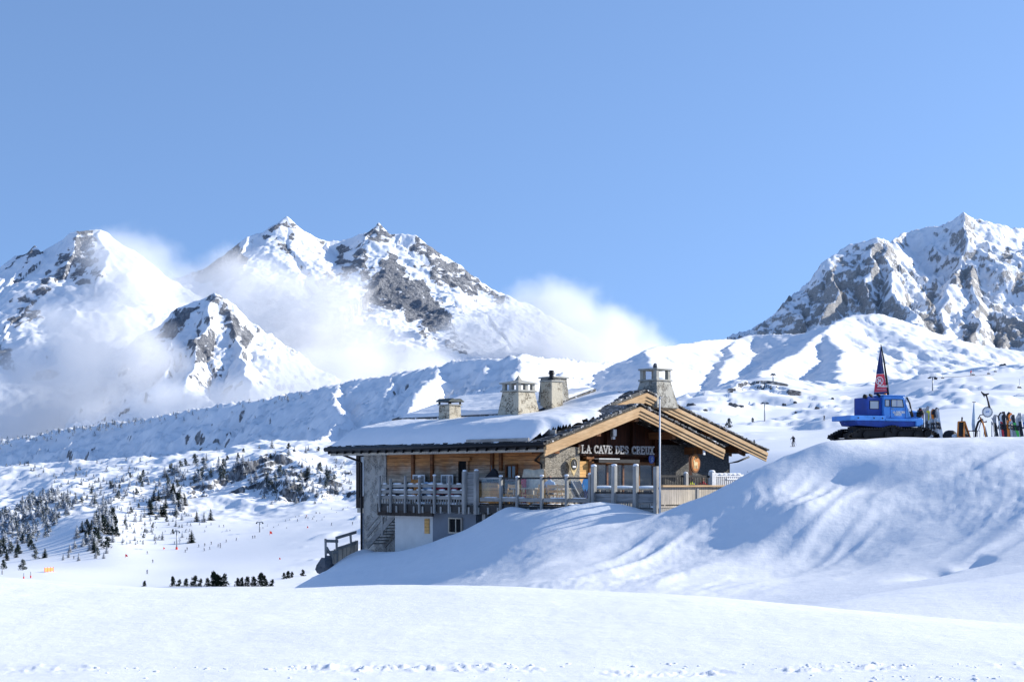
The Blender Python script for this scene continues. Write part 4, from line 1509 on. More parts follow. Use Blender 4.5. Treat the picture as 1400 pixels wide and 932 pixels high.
# oval wooden plaque
xl = x_at(951, .3)
t_ = local_thing('wooden_plaque', 'oval slice of tree trunk with a pale goat figure hanging under the right eave', 'sign', xl, .3, z_at(633, xl, .3))
b = MB(); b.disc((0, 0, 0), (0, 1, 0), .36, .07, 32, .46); b.build('wood_slice', M['wood_beam_x'], t_)
b = MB(); b.disc((0, -.012, 0), (0, 1, 0), .29, .011, 32, .38); b.build('face', M['orange_wood'], t_)
b = MB()
b.prism([(-.14, -.025, -.10), (.12, -.025, -.10), (.15, -.025, .04), (.05, -.025, .07), (-.06, -.025, .06), (-.10, -.025, .16), (-.20, -.025, .14), (-.16, -.025, .05)], (0, .012, 0))
for x in (-.11, -.04, .06, .12):
    b.box((x - .018, -.025, -.25), (x + .018, -.013, -.10))
b.tube([(-.12, -.02, .15), (-.08, -.02, .24), (-.01, -.02, .24)], .018, 6); b.build('goat_figure', M['sign_cream'], t_)
b = MB(); b.tube([(-.15, .03, .42), (-.15, .03, .75)], .012, 6); b.tube([(.15, .03, .42), (.15, .03, .75)], .012, 6); b.build('chain', M['black_metal'], t_)
# ------------------------------------------------------------------ people (skin figures)
def figure_mesh(name, joints, edges, radii, mats, pick, root=0):
    """one continuous skinned body; pick(point) -> material index"""
    me = bpy.data.meshes.new(name)
    me.from_pydata(joints, edges, [])
    ob = bpy.data.objects.new(name + '_tmp', me)
    COL.objects.link(ob)
    sk_ = ob.modifiers.new('skin', 'SKIN')
    sk_.use_smooth_shade = True
    for i, v in enumerate(me.skin_vertices[0].data):
        r = radii[i]
        v.radius = r if isinstance(r, tuple) else (r, r)
        v.use_root = (i == root)
    sb = ob.modifiers.new('sub', 'SUBSURF')
    sb.levels = sb.render_levels = 1
    dg = bpy.context.evaluated_depsgraph_get()
    dg.update()
    out = bpy.data.meshes.new_from_object(ob.evaluated_get(dg))
    out.name = name
    bpy.data.objects.remove(ob)
    out.materials.clear()
    for m in mats:
        out.materials.append(m)
    for p in out.polygons:
        p.material_index = pick(p.center)
        p.use_smooth = True
    return out


def person_mesh(pose, jacket, trousers, lean=0.0):
    """pose: stand, sit, ski"""
    J, E, Rr = [], [], []
    def j(p, r, par=None):
        J.append(p); Rr.append(r)
        if par is not None:
            E.append((par, len(J) - 1))
        return len(J) - 1
    hz = {'stand': .92, 'sit': .50, 'ski': .80}[pose]
    fl = {'stand': 0, 'sit': .03, 'ski': .16}[pose] + lean
    pel = j((0, 0, hz), (.15, .12))
    bel = j((0, -fl * .4, hz + .22), (.15, .115), pel)
    che = j((0, -fl, hz + .44), (.165, .12), bel)
    nb = j((0, -fl * 1.15, hz + .58), (.06, .06), che)
    hd0 = j((0, -fl * 1.2 - .01, hz + .68), (.075, .085), nb)
    hd1 = j((0, -fl * 1.2 - .005, hz + .79), (.07, .085), hd0)
    for s in (-1, 1):
        sh = j((s * .19, -fl, hz + .49), .062, che)
        if pose == 'stand':
            el = j((s * .24, .03, hz + .22), .048, sh); wr = j((s * .25, -.12, hz + .02), .036, el); j((s * .24, -.17, hz - .05), .038, wr)
        elif pose == 'sit':
            el = j((s * .25, -.06, hz + .24), .048, sh); wr = j((s * .15, -.30, hz + .20), .036, el); j((s * .10, -.37, hz + .23), .038, wr)
        else:
            el = j((s * .30, -.16, hz + .26), .05, sh); wr = j((s * .30, -.42, hz + .28), .038, el); j((s * .29, -.48, hz + .27), .042, wr)
        if pose == 'stand':
            hp = j((s * .095, 0, hz - .06), .088, pel); kn = j((s * .10, -.02, .50), .065, hp); an = j((s * .10, .02, .09), .05, kn); j((s * .11, -.14, .04), .045, an)
        elif pose == 'sit':
            hp = j((s * .10, -.06, hz - .0), .088, pel); kn = j((s * .12, -.46, hz + .02), .066, hp); an = j((s * .12, -.44, .09), .05, kn); j((s * .13, -.58, .04), .045, an)
        else:
            hp = j((s * .10, 0, hz - .05), .092, pel); kn = j((s * .12, -.22, .46), .07, hp); an = j((s * .11, -.02, .12), .06, kn); j((s * .11, -.16, .07), .055, an)
    top = hz + .62
    def pick(c):
        if c.z > top - .01 and abs(c.x) < .12:
            if c.z > hz + .78 or (c.y > -fl * 1.2 + .02 and c.z > hz + .66):
                return 3
            return 2
        if pose == 'sit' and c.y < -.33 and c.z > hz + .17:
            return 2
        if pose == 'sit' and c.y < -.10 and c.z < hz + .12:
            return 1
        return 0 if c.z > hz + .02 or abs(c.x) > .2 else 1
    return figure_mesh('person', J, E, Rr, [jacket, trousers, M['skin'], M['hair']], pick)


def face(o, hz, fl):
    """nose, eyes, ears as children of the body"""
    b = MB()
    y = -fl * 1.2 - .095
    b.ball((0, y - .005, hz + .70), .017, .9, 1.1, 1.4, 8, 6)
    b.build('nose', M['skin'], o, True)
    for s in (-1, 1):
        b = MB(); b.ball((s * .03, y + .012, hz + .735), .011, 1.2, .6, .8, 8, 6); b.build('eye', M['hair'], o, True)
        b = MB(); b.ball((s * .078, y + .09, hz + .72), .02, .4, 1, 1.3, 8, 6); b.build('ear', M['skin'], o, True)


# ------------------------------------------------------------------ terrace
X0, Y0, Y1 = -1.2, -7.41, y_at(517, -1.2)
terr = thing('terrace', 'raised timber terrace floor with a black edge wrapping round the chalet', 'terrace', CE, CA)
b = MB()
b.box((X0, Y0, DZ - .10), (1.22, Y1, DZ))
b.box((1.225, Y0, DZ - .10), (12.0, 1.22, DZ))
b.build('floor', M['deck_floor'], terr)
b = MB()
b.box((X0 - .06, Y0 - .06, DZ - .33), (X0 - .003, Y1, DZ - .02))
b.build('edge_board', M['black_metal'], terr)
b = MB()
b.box((X0, Y0 - .06, DZ - .33), (12.0, Y0 - .003, DZ - .02))
b.build('edge_board', M['log_grey'], terr)
for k in range(28):
    yk = Y0 + .3 + k * (Y1 - Y0 - .5) / 27
    b = MB()
    b.box((X0 - .10, yk - .05, DZ - .40), (1.1, yk + .05, DZ - .105))
    b.build('joist', M['post_grey'], terr)
# black lower skirt under the far bay
b = MB()
b.box((X0 - .05, y_at(592, X0), DZ - .56), (X0 + .05, Y1, DZ - .335))
b.build('skirt', M['wood_bay'], terr)
for k in range(5):
    yk = Y0 + 1 + k * 2.3
    b = MB()
    b.box((X0 + .2, yk - .1, -5.5), (X0 + .4, yk + .1, DZ - .41))
    b.build('support_post', M['post_grey'], terr)
# ridges of snow lying on the boards
b = MB()
for k in range(40):
    yk = Y0 + rg.uniform(0, 17)
    b.ball((X0 + .12 + rg.uniform(0, .4), yk, DZ + .02), .16, 1.2, 1.6, .5, 8, 6, .2, rg)
b.build('snow_scraps', M['snow_roof'], terr, True)['kind'] = 'stuff'


def post(par, x, y, z0, z1, w=.10, mat='post_grey', name='post', cap=True):
    b = MB()
    d = w * .86
    b.hexa([(x - w, y - d, z0), (x + w, y - d, z0), (x + w, y + d, z0), (x - w, y + d, z0)], [(x - w * .95, y - d, z1), (x + w * .95, y - d, z1), (x + w * .95, y + d, z1 - .02), (x - w * .95, y + d, z1 - .02)])
    o = b.build(name, M[mat], par, bevel=.02)
    return o


def snowcap(par, x, y, z, r=.1):
    b = MB()
    b.ball((x, y, z), r, 1.1, 1.1, .55, 9, 6, .12, rg)
    b.build('snow_cap', M['snow_roof'], par, True)


# three-rail log fence on the far half
XF = X0 - .02
f1 = thing('log_fence', 'grey three-rail log fence along the far half of the terrace', 'fence', CE, CA)
pxs = [519, 534, 554, 573.5, 594, 614]
for i, px in enumerate(pxs):
    y = y_at(px, XF - .08)
    zt = z_at([650, 654, 650, 651.5, 650, 650][i], XF, y)
    post(f1, XF - .08, y, DZ - .42 if i else DZ - .2, zt, .056)
    if i in (3, 4):
        snowcap(f1, XF - .08, y, zt + .02, .08)
ye0, ye1 = y_at(636, XF), Y1 - .05
for k, zz in enumerate((.30, .56, .83)):
    ends = [ye0] + [y_at(p, XF) for p in (614, 573.5, 554)] + [ye1]
    for a, c in zip(ends[:-1], ends[1:]):
        b = MB()
        dz = rg.uniform(-.02, .02)
        b.beam((XF + .04, a + .02, DZ + zz + dz), (XF + .04, c - .02, DZ + zz + rg.uniform(-.03, .03)), .07, .16)
        b.build('rail', M['log_grey'], f1, bevel=.02)
    b = MB()
    for q in range(9):
        y = ye0 + (ye1 - ye0) * (q + rg.uniform(.1, .9)) / 9
        b.ball((XF + .03, y, DZ + zz + .09), .07, .8, 4.0 * rg.uniform(.5, 1.3), .5, 8, 6, .1, rg)
    b.build('rail_snow', M['snow_roof'], f1, True)['kind'] = 'stuff'
for k in range(34):                     # short spindles under the lowest rail
    y = ye0 + .1 + k * (ye1 - ye0 - .2) / 33
    b = MB()
    b.box((XF + .05, y - .025, DZ), (XF + .09, y + .025, DZ + .22))
    b.build('spindle', M['post_grey'], f1)
# plank panel between two tall posts
f2 = thing('plank_screen', 'grey horizontal plank screen between two tall posts on the terrace', 'screen', CE, CA)
ya, yb = y_at(653, XF), y_at(637, XF)
for y, pt in ((ya, 643), (yb, 644)):
    post(f2, XF - .08, y, DZ - .42, z_at(pt, XF, y), .10)
    snowcap(f2, XF - .08, y, z_at(pt, XF, y) + .02, .09)
b = MB()
b.box((XF - .02, ya + .11, DZ + .05), (XF + .05, yb - .11, z_at(645, XF, ya)))
b.build('plank_panel', M['wood_grey_h'], f2)
# low glass screen
f3 = thing('glass_railing', 'waist-high glass railing with grey posts and a black top rail', 'railing', CE, CA)
gp = [655.5, 685, 707.5, 741, 775, 807]
gt = [650, 651, 652, 650.5, 650, 648]
for i, px in enumerate(gp[1:]):
    y = y_at(px, XF - .05)
    post(f3, XF - .06, y, DZ - .45, z_at(gt[i + 1], XF, y), .07)
    snowcap(f3, XF - .06, y, z_at(gt[i + 1], XF, y) + .015, .085)
for i in range(5):
    a, c = y_at(gp[i + 1], XF) + .1, y_at(gp[i], XF) - .08
    b = MB(); b.box((XF - .012, a, DZ + .34), (XF + .003, c, DZ + 1.12)); b.build('glass_panel', M['screen_glass'], f3)
    b = MB(); b.box((XF - .05, a - .02, DZ + 1.125), (XF + .04, c + .02, DZ + 1.20)); b.build('top_rail', M['black_metal'] if i else M['log_grey'], f3)
    b = MB(); b.box((XF - .045, a - .02, DZ + .16), (XF + .05, c + .02, DZ + .33)); b.build('rail', M['log_grey'], f3, bevel=.015)
    b = MB(); b.box((XF - .04, a - .02, DZ + .01), (XF + .06, c + .02, DZ + .07)); b.build('rail', M['wood_pale'], f3)
    b = MB()
    for q in range(3):
        b.ball((XF, a + (c - a) * rg.random(), DZ + .335), .07, .7, rg.uniform(2, 5), .35, 8, 6, .1, rg)
    b.build('rail_snow', M['snow_roof'], f3, True)['kind'] = 'stuff'
# tall glass windbreak at the corner
f4 = thing('glass_windbreak', 'tall glass windbreak with four grey posts at the terrace corner', 'windbreak', CE, CA)
tp = [812, 840, 869.5, 897.5]
for i, px in enumerate(tp):
    y = y_at(px, XF - .05)
    zt = z_at([637, 636.5, 636.5, 637][i], XF, y)
    post(f4, XF - .06, y, DZ - .55, zt, .10)
    if i < 3:
        snowcap(f4, XF - .06, y, zt + .02, .11)
for i in range(3):
    a, c = y_at(tp[i + 1], XF) + .13, y_at(tp[i], XF) - .13
    b = MB(); b.box((XF - .012, a, DZ + .62), (XF + .003, c, DZ + 1.66)); b.build('glass_panel', M['screen_glass'], f4)
    b = MB(); b.box((XF - .05, a - .01, DZ + .55), (XF + .05, c + .01, DZ + .615)); b.build('frame_rail', M['black_metal'], f4)
    b = MB(); b.box((XF - .03, a - .01, DZ + .16), (XF + .05, c + .01, DZ + .545)); b.build('plank_panel', M['wood_grey_h'], f4)
    b = MB(); b.box((XF - .05, a - .01, DZ - .30), (XF + .03, c + .01, DZ - .06)); b.build('kick_board', M['log_grey'], f4, bevel=.01)
    for q in range(7):
        y = a + (c - a) * (q + .5) / 7
        b = MB(); b.box((XF, y - .045, DZ - .02), (XF + .04, y + .045, DZ + .155)); b.build('spindle', M['post_grey'], f4)
# vertical board fence on the front edge
f5 = thing('board_fence', 'pale vertical board fence with a flat top rail beside the flagpole', 'fence', CE, CA)
b = MB(); b.box((X0 + .15, Y0 - .03, DZ + .12), (8.0, Y0 + .05, DZ + .80)); b.build('board_panel', M['wood_pale'], f5)
b = MB(); b.box((X0 + .1, Y0 - .16, DZ + .805), (8.0, Y0 + .18, DZ + .875)); b.build('top_rail', M['wood_barge'], f5, bevel=.01)
b = MB(); b.box((X0 + .1, Y0 - .05, DZ - .0), (8.0, Y0 + .04, DZ + .06)); b.build('rail', M['wood_pale'], f5)
for x in (1.15, 3.1, 5.0, 7.0):
    b = MB(); b.box((x - .05, Y0 - .075, DZ + .06), (x + .05, Y0 - .035, DZ + .80)); b.build('batten', M['post_grey'], f5)
# black balustrade and slatted gate behind it
f6 = thing('dark_balustrade', 'black balustrade with a grey end post in front of the right-hand stone pier', 'balustrade', CE, CA)
YB = -4.5
b = MB(); b.box((x_at(903, YB), YB - .03, .18), (x_at(971, YB), YB + .05, .27)); b.build('top_rail', M['black_metal'], f6)
b = MB(); b.box((x_at(903, YB), YB - .02, DZ), (x_at(971, YB), YB + .01, -.12)); b.build('infill', M['black_metal'], f6)
for k in range(30):
    x = x_at(904, YB) + k * (x_at(970, YB) - x_at(904, YB)) / 29
    b = MB(); b.box((x - .015, YB - .015, -.12), (x + .015, YB + .015, .18)); b.build('spindle', M['black_metal'], f6)
post(f6, x_at(936, YB), YB - .06, DZ, .36, .10); snowcap(f6, x_at(936, YB), YB - .06, .37, .09)
f7 = thing('slatted_gate', 'white slatted gate with snow on its top bar at the right end of the terrace', 'gate', CE, CA)
xg0, xg1 = x_at(972, YB), x_at(1016, YB)
post(f7, xg0, YB - .05, DZ, .42, .13, 'pole_paint'); snowcap(f7, xg0, YB - .05, .43, .13)
b = MB(); b.box((xg0 + .1, YB - .03, .22), (xg1, YB + .05, .32)); b.build('top_bar', M['white_paint'], f7)
b = MB(); b.box((xg0 + 1.05, YB - .06, .08), (xg1, YB - .035, .14)); b.build('bar', M['white_paint'], f7)
for k in range(16):
    x = xg0 + .2 + k * (xg1 - xg0 - .25) / 15
    b = MB(); b.box((x - .03, YB - .015, -.5), (x + .03, YB + .02, .215)); b.build('slat', M['pole_paint'], f7)
b = MB()
for k in range(6):
    b.ball((xg0 + .3 + k * .32, YB, .33), .1, 2.2, .9, .45, 8, 6, .15, rg)
b.build('rail_snow', M['snow_roof'], f7, True)['kind'] = 'stuff'
# flagpole
fp = Wl(X0 - .16, Y0 - .22, 0)
pole = thing('flagpole', 'slim white flagpole without a flag at the terrace corner', 'flagpole', fp)
b = MB(); b.tube([(0, 0, -1.6), (0, 0, 3.20)], [.038, .028], 12); b.build('pole', M['pole_paint'], pole, True)
b = MB(); b.ball((0, 0, 3.24), .055); b.build('finial', M['grey_metal'], pole, True)
# stair under the terrace at the far end
st = thing('outdoor_stair', 'grey timber stair dropping below the far end of the terrace', 'stair', CE, CA)
XS = -.35
ya0, ya1 = y_at(541, XS), y_at(503, XS)
zt0, zt1 = DZ - .40, z_at(745, XS, ya1)
for x in (XS - .04, XS + 1.0):
    b = MB(); b.beam((x, ya0, zt0 - .15), (x, ya1, zt1 - .05), .06, .26, (0, 0, 1)); b.build('stringer', M['log_grey'], st)
for k, off in enumerate((.42, .78)):
    b = MB(); b.beam((XS - .04, ya0 + .2, zt0 - .1 + off), (XS - .04, ya1, zt1 + off), .05, .14); b.build('rail', M['log_grey'], st)
n = 11
for k in range(n):
    t = (k + .5) / n
    y, z = ya0 + (ya1 - ya0) * t, zt0 + (zt1 - zt0) * t
    b = MB(); b.box((XS, y - .14, z - .02), (XS + .98, y + .14, z + .03)); b.build('tread', M['log_grey'], st)
ym = y_at(524, XS)
b = MB(); b.box((XS - .09, ym - .06, zt1 + .5), (XS + .0, ym + .06, DZ - .3)); b.build('newel', M['post_grey'], st)
# retaining planks with a rail at the far left corner
q0 = P(443, 775, 73.0)
rt = thing('plank_revetment', 'wooden plank revetment with a crooked three-post handrail left of the chalet', 'revetment', (0, 0, 0))
A0, A1, A2 = P(440, 776, 71.6), P(452, 768, 72.2), P(489, 751, 75.5)
b = MB()
for (a, c) in ((A1, A2),):
    n_ = 15
    for k in range(n_):
        p = a + (c - a) * ((k + .5) / n_)
        b.box((p.x - .075, p.y - .04, p.z - .55), (p.x + .065, p.y + .04, p.z + .50 + rg.uniform(-.03, .03)))
b.build('plank_row', M['wood_pale'], rt)
b = MB(); b.ball((A0.x + .12, A0.y, A0.z + .05), .42, 1, 1, 1, 9, 7, .2, rg); b.ball((A0.x + .3, A0.y + .1, A0.z + .35), .22, 1, 1, 1, 8, 6, .25, rg); b.build('corner_stone', M['rock_mat'], rt)
PR = [P(446, 764, 72.0), P(461, 760, 72.8), P(482, 752, 74.8)]
TP_ = [z for z in (736, 733, 728)]
for p, px, pt in zip(PR, (446, 461, 480), TP_):
    t = P(px - 1, pt, p.y)
    b = MB(); b.beam((p.x, p.y, p.z - .7), t, .10, .10, (0, 1, 0)); b.build('post', M['post_grey'], rt)
for dz in (.0, -.52):
    for (i, k) in ((0, 1), (1, 2)):
        a = P((445, 460)[i], (739, 735)[i], PR[i].y - .08) + Vector((0, 0, dz)); c = P((462, 487)[i], (739.5, 727)[i], PR[k].y - .08) + Vector((0, 0, dz))
        b = MB(); b.beam(a, c, .05, .14); b.build('rail', M['log_grey'], rt)
b = MB(); b.beam(P(447, 748, 72) + Vector((0, -.1, 0)), P(456, 764, 72.5) + Vector((0, -.1, 0)), .05, .12); b.build('brace', M['post_grey'], rt)

# ------------------------------------------------------------------ terrace furniture


def chair_parts(root, wood):
    b = MB(); b.box((-.21, -.2, .43), (.21, .2, .46)); b.build('seat', wood, root)
    for s in (-1, 1):
        b = MB(); b.beam((s * .20, -.18, 0), (s * .20, -.18, .44), .035, .035, (0, 1, 0)); b.build('leg', wood, root)
        b = MB(); b.beam((s * .20, .24, 0), (s * .20, .19, .46), .035, .035, (0, 1, 0)); b.beam((s * .20, .19, .46), (s * .20, .29, .90), .035, .035, (0, 1, 0)); b.build('leg', wood, root)
    b = MB(); b.box((-.21, .24, .74), (.21, .285, .88)); b.box((-.21, .21, .55), (.21, .25, .66)); b.build('backrest', wood, root)


def table_parts(root, wood, w=.45, l=.7):
    b = MB(); b.box((-w, -l, .70), (w, l, .74)); b.build('tabletop', wood, root)
    for sx_ in (-1, 1):
        for sy_ in (-1, 1):
            b = MB(); b.box((sx_ * (w - .08) - .03, sy_ * (l - .1) - .03, 0), (sx_ * (w - .08) + .03, sy_ * (l - .1) + .03, .70)); b.build('leg', wood, root)


ch = thing('terrace_chair', 'x', 'chair')
chair_parts(ch, M['wood_door'])
chk = kids_of(ch)
spots = [(718, -.55, .4, 'light wooden chair beside the red-backed board on the glass-railed terrace'), (731, -.65, -2.0, 'light wooden chair before the cream cloth on the glass-railed terrace'),
         (748, -.45, 1.2, 'light wooden chair left of the stone pier, behind the glass railing'), (757, -.6, -.6, 'light wooden chair next to the seated person in pale blue'),
         (768, -.5, 2.4, 'light wooden chair in front of the lower stone pier'), (690, -.55, .7, 'light wooden chair in the first glass bay beside the wooden counter'), (697, -.6, -1.2, 'light wooden chair in the second glass bay from the plank screen')]
for i, (px, x, a, lb) in enumerate(spots):
    c = ch if i == 0 else copy_tree(ch, chk)
    c.location = Wl(x, y_at(px, x), DZ + .002)
    c.rotation_euler = (0, 0, CA + a)
    tag(c, lb, 'chair', 'light wooden chairs on the terrace')
tb = thing('terrace_table', 'x', 'table')
table_parts(tb, M['wood_pale'])
tbk = kids_of(tb)
for i, (px, x, a, lb) in enumerate([(724, -.1, 0, 'wooden table between chairs before the cream cloth'), (763, -.05, 0, 'wooden table in front of the stone pier'), (549, .2, 0, 'wooden table at the far end behind the log fence'),
                                    (583, .2, 0, 'wooden table behind the log fence near the pale blue cushion'), (826, 1.2, 0, 'snow-dusted table behind the left pane of the glass windbreak'), (853, 1.2, 0, 'snow-dusted table behind the middle pane of the glass windbreak'), (885, 1.2, 0, 'snow-dusted table behind the right pane of the glass windbreak')]):
    c = tb if i == 0 else copy_tree(tb, tbk)
    c.location = Wl(x, y_at(px, x), DZ + .002)
    c.rotation_euler = (0, 0, CA + a)
    tag(c, lb, 'table', 'tables on the terrace')
    if i >= 4:
        s = MB()
        s.ball((0, 0, .76), .42, 1, 1.6, .22, 14, 8, .06, rg)
        so_ = s.build('snow_heap', M['snow_roof'], c, True)
# dark garden chairs behind the far fence
dc = thing('dark_chair', 'x', 'chair')
chair_parts(dc, M['dark_cloth'])
dck = kids_of(dc)
for i, (px, x, a, lb) in enumerate([(541, -.4, .5, 'dark chair behind the first bay of the log fence'), (549, .7, -1.0, 'dark chair against the plank wall at the far end'), (562, -.4, 2.0, 'dark chair left of the orange jacket'), (583, -.4, 1.0, 'dark chair under the left white board frame'),
                                    (592, .6, -.5, 'dark chair in front of the right timber post'), (600, -.3, 2.6, 'dark chair left of the red blankets'), (628, -.2, .3, 'dark chair in front of the doorway'), (630, -.5, -1.5, 'dark chair in the last bay of the log fence')]):
    c = dc if i == 0 else copy_tree(dc, dck)
    c.location = Wl(x, y_at(px, x), DZ + .002)
    c.rotation_euler = (0, 0, CA + a)
    tag(c, lb, 'chair', 'dark chairs behind the log fence')


def cloth(name, label, cat, x, px, z, mat, sx_, sy_, sz_, n=3, grp=None):
    b = MB()
    for k in range(n):
        b.ball((rg.uniform(-.5, .5) * sx_, rg.uniform(-.6, .6) * sy_, rg.uniform(0, .4) * sz_), 1, sx_ * rg.uniform(.6, .9), sy_ * rg.uniform(.5, .8), sz_ * rg.uniform(.6, 1), 12, 8, .10, rg)
    o = b.build(name, M[mat], None, True)
    o.location = Wl(x, y_at(px, x), z)
    o.rotation_euler = (0, 0, CA)
    tag(o, label, cat, grp)
    return o


def drape(name, label, cat, x, px, z, mat, w, h, d=.22, a=0):
    """a cloth thrown over a chair back: a folded, wavy sheet with thickness"""
    b = MB()
    n_, m_ = 12, 9
    def pt(u, v, o):
        t = (v - .5) * 2
        zz = h * (1 - abs(t) ** 1.4) + .02 * math.sin(u * 9)
        yy_ = d * t + .025 * math.sin(u * 11 + v * 4)
        return (w * (u - .5) * (1 + .1 * abs(t)), yy_ * (1 + o), zz + o * .4)
    vs = [pt(i / n_, j_ / m_, 0) for j_ in range(m_ + 1) for i in range(n_ + 1)]
    vi = [pt(i / n_, j_ / m_, -.06) for j_ in range(m_ + 1) for i in range(n_ + 1)]
    fs, q = [], (n_ + 1) * (m_ + 1)
    for j_ in range(m_):
        for i in range(n_):
            k = j_ * (n_ + 1) + i
            fs += [(k, k + 1, k + n_ + 2, k + n_ + 1), (q + k, q + k + n_ + 1, q + k + n_ + 2, q + k + 1)]
    for i in range(n_):
        fs += [(i, q + i, q + i + 1, i + 1), (m_ * (n_ + 1) + i, m_ * (n_ + 1) + i + 1, q + m_ * (n_ + 1) + i + 1, q + m_ * (n_ + 1) + i)]
    for j_ in range(m_):
        a0, a1 = j_ * (n_ + 1), (j_ + 1) * (n_ + 1)
        fs += [(a0, a1, q + a1, q + a0), (a0 + n_, q + a0 + n_, q + a1 + n_, a1 + n_)]
    b.add(vs + vi, fs)
    o = b.build(name, M[mat], None, True)
    o.location = Wl(x, y_at(px, x), z)
    o.rotation_euler = (0, 0, CA + PI / 2 + a)
    return tag(o, label, cat)


drape('blanket', 'dark red blanket over a seat behind the log fence, left of two', 'blanket', -.35, 602, DZ + .45, 'red_cloth', .75, .45)
drape('blanket', 'dark red blanket with a white fold, next to the doorway', 'blanket', -.35, 622, DZ + .45, 'red_cloth', .6, .45)
drape('blanket', 'pale blue cushion cover between log fence posts', 'blanket', -.35, 587, DZ + .40, 'pale_blue_cloth', .55, .62)
drape('jacket', 'orange jacket hung behind the third fence post', 'jacket', -.35, 569, DZ + .30, 'orange_wood', .6, .85)
drape('cover', 'dark cover thrown over a bench at the far end of the terrace', 'cover', -.3, 548, DZ + .30, 'dark_cloth', 1.6, .70)
drape('cover', 'dark cover behind the last bay of the log fence', 'cover', .2, 607, DZ + .30, 'navy_cloth', 1.6, .60)
# cream cloth over a tall board, red board edge
drape('cloth_cover', 'large cream cloth draped over a stand in the middle of the terrace', 'cover', .1, 731, DZ + .02, 'cream_cloth', 1.25, 1.60, .28)
t_ = local_thing('red_board', 'narrow dark red board standing left of the cream cloth', 'board', -.2, y_at(716, -.2), DZ)
b = MB(); b.box((-.03, -.14, .02), (.03, .14, 1.15)); b.build('panel', M['red_cloth'], t_)
b = MB(); b.box((-.034, -.10, .55), (-.03, .12, .75)); b.build('note', M['sign_cream'], t_)
b = MB(); b.box((-.2, -.1, 0), (.2, .1, .02)); b.build('foot', M['black_metal'], t_)
# counter of bright boards
t_ = local_thing('wooden_counter', 'bright orange board counter behind the plank screen', 'counter', -.55, y_at(664, -.55), DZ)
b = MB(); b.box((-.3, -.55, 0), (.3, .45, .98)); b.build('body', M['wood_door'], t_)
b = MB(); b.box((-.36, -.62, .985), (.36, .5, 1.04)); b.build('top', M['dark_cloth'], t_)
# dark folded parasol leaning over the counter
t_ = local_thing('folded_parasol', 'dark folded parasol leaning above the wooden counter', 'parasol', .3, y_at(676, .3), DZ)
b = MB(); b.tube([(0, 0, 0), (0, .1, 1.0), (0, .2, 1.75)], .025, 8); b.build('pole', M['grey_metal'], t_, True)
b = MB(); b.prism([(-.06, -.35, 1.10), (-.06, .42, 1.02), (-.06, .62, 1.20), (-.06, .05, 1.62), (-.06, -.12, 1.5)], (.16, 0, 0)); b.build('canopy', M['dark_cloth'], t_, bevel=.04)
b = MB(); b.disc((0, 0, 0), (0, 0, 1), .22, .06); b.build('base', M['concrete'], t_)
# menu board frames on the plank wall
for px0, px1, lb in ((564.5, 581, 'white-framed notice board on the plank wall, left of the doorway and nearer the stone corner'), (603, 619.5, 'white-framed notice board beside the doorway')):
    ya, yb = y_at(px1, 1.1), y_at(px0, 1.1)
    zb, zt = z_at(670, 1.1, ya), z_at(648.5, 1.1, ya)
    t_ = local_thing('notice_board', lb, 'notice board', 1.1, 0, 0, 'white-framed notice boards')
    b = MB()
    fr = .06
    b.box((-.02, ya, zt - fr), (.02, yb, zt)); b.box((-.02, ya, zb), (.02, yb, zb + fr)); b.box((-.02, ya, zb + fr), (.02, ya + fr, zt - fr)); b.box((-.02, yb - fr, zb + fr), (.02, yb, zt - fr))
    b.box((-.015, (ya + yb) / 2 - .02, zb + fr), (.015, (ya + yb) / 2 + .02, zt - fr))
    b.build('frame', M['white_paint'], t_)
    b = MB(); b.box((.01, ya + fr, zb + fr), (.03, yb - fr, zt - fr)); b.build('board', M['wood_grey_h'], t_)
    for y in (ya + .1, yb - .1):
        b = MB(); b.box((.0, y - .03, DZ), (.05, y + .03, zb)); b.build('leg', M['white_paint'], t_)
# dark deck chairs folded against the railing
for i, (px, dx) in enumerate(((788, 0), (795, .15))):
    t_ = local_thing('folded_lounger', ('dark folded lounger leaning behind the glass, left of the blue jacket', 'dark folded lounger leaning right against the blue jacket')[i], 'lounger', .3 + dx, y_at(px, .3 + dx), DZ, 'folded loungers behind the glass railing')
    for s in (-1, 1):
        b = MB(); b.beam((s * .26, -.45, 0), (s * .26, .35, 1.05), .05, .05, (0, 0, 1)); b.build('rail', M['post_grey'], t_)
    b = MB(); b.beam((0, -.42, .06), (0, .33, 1.02), .46, .02, (0, 0, 1)); b.build('sling', M['dark_cloth'], t_)
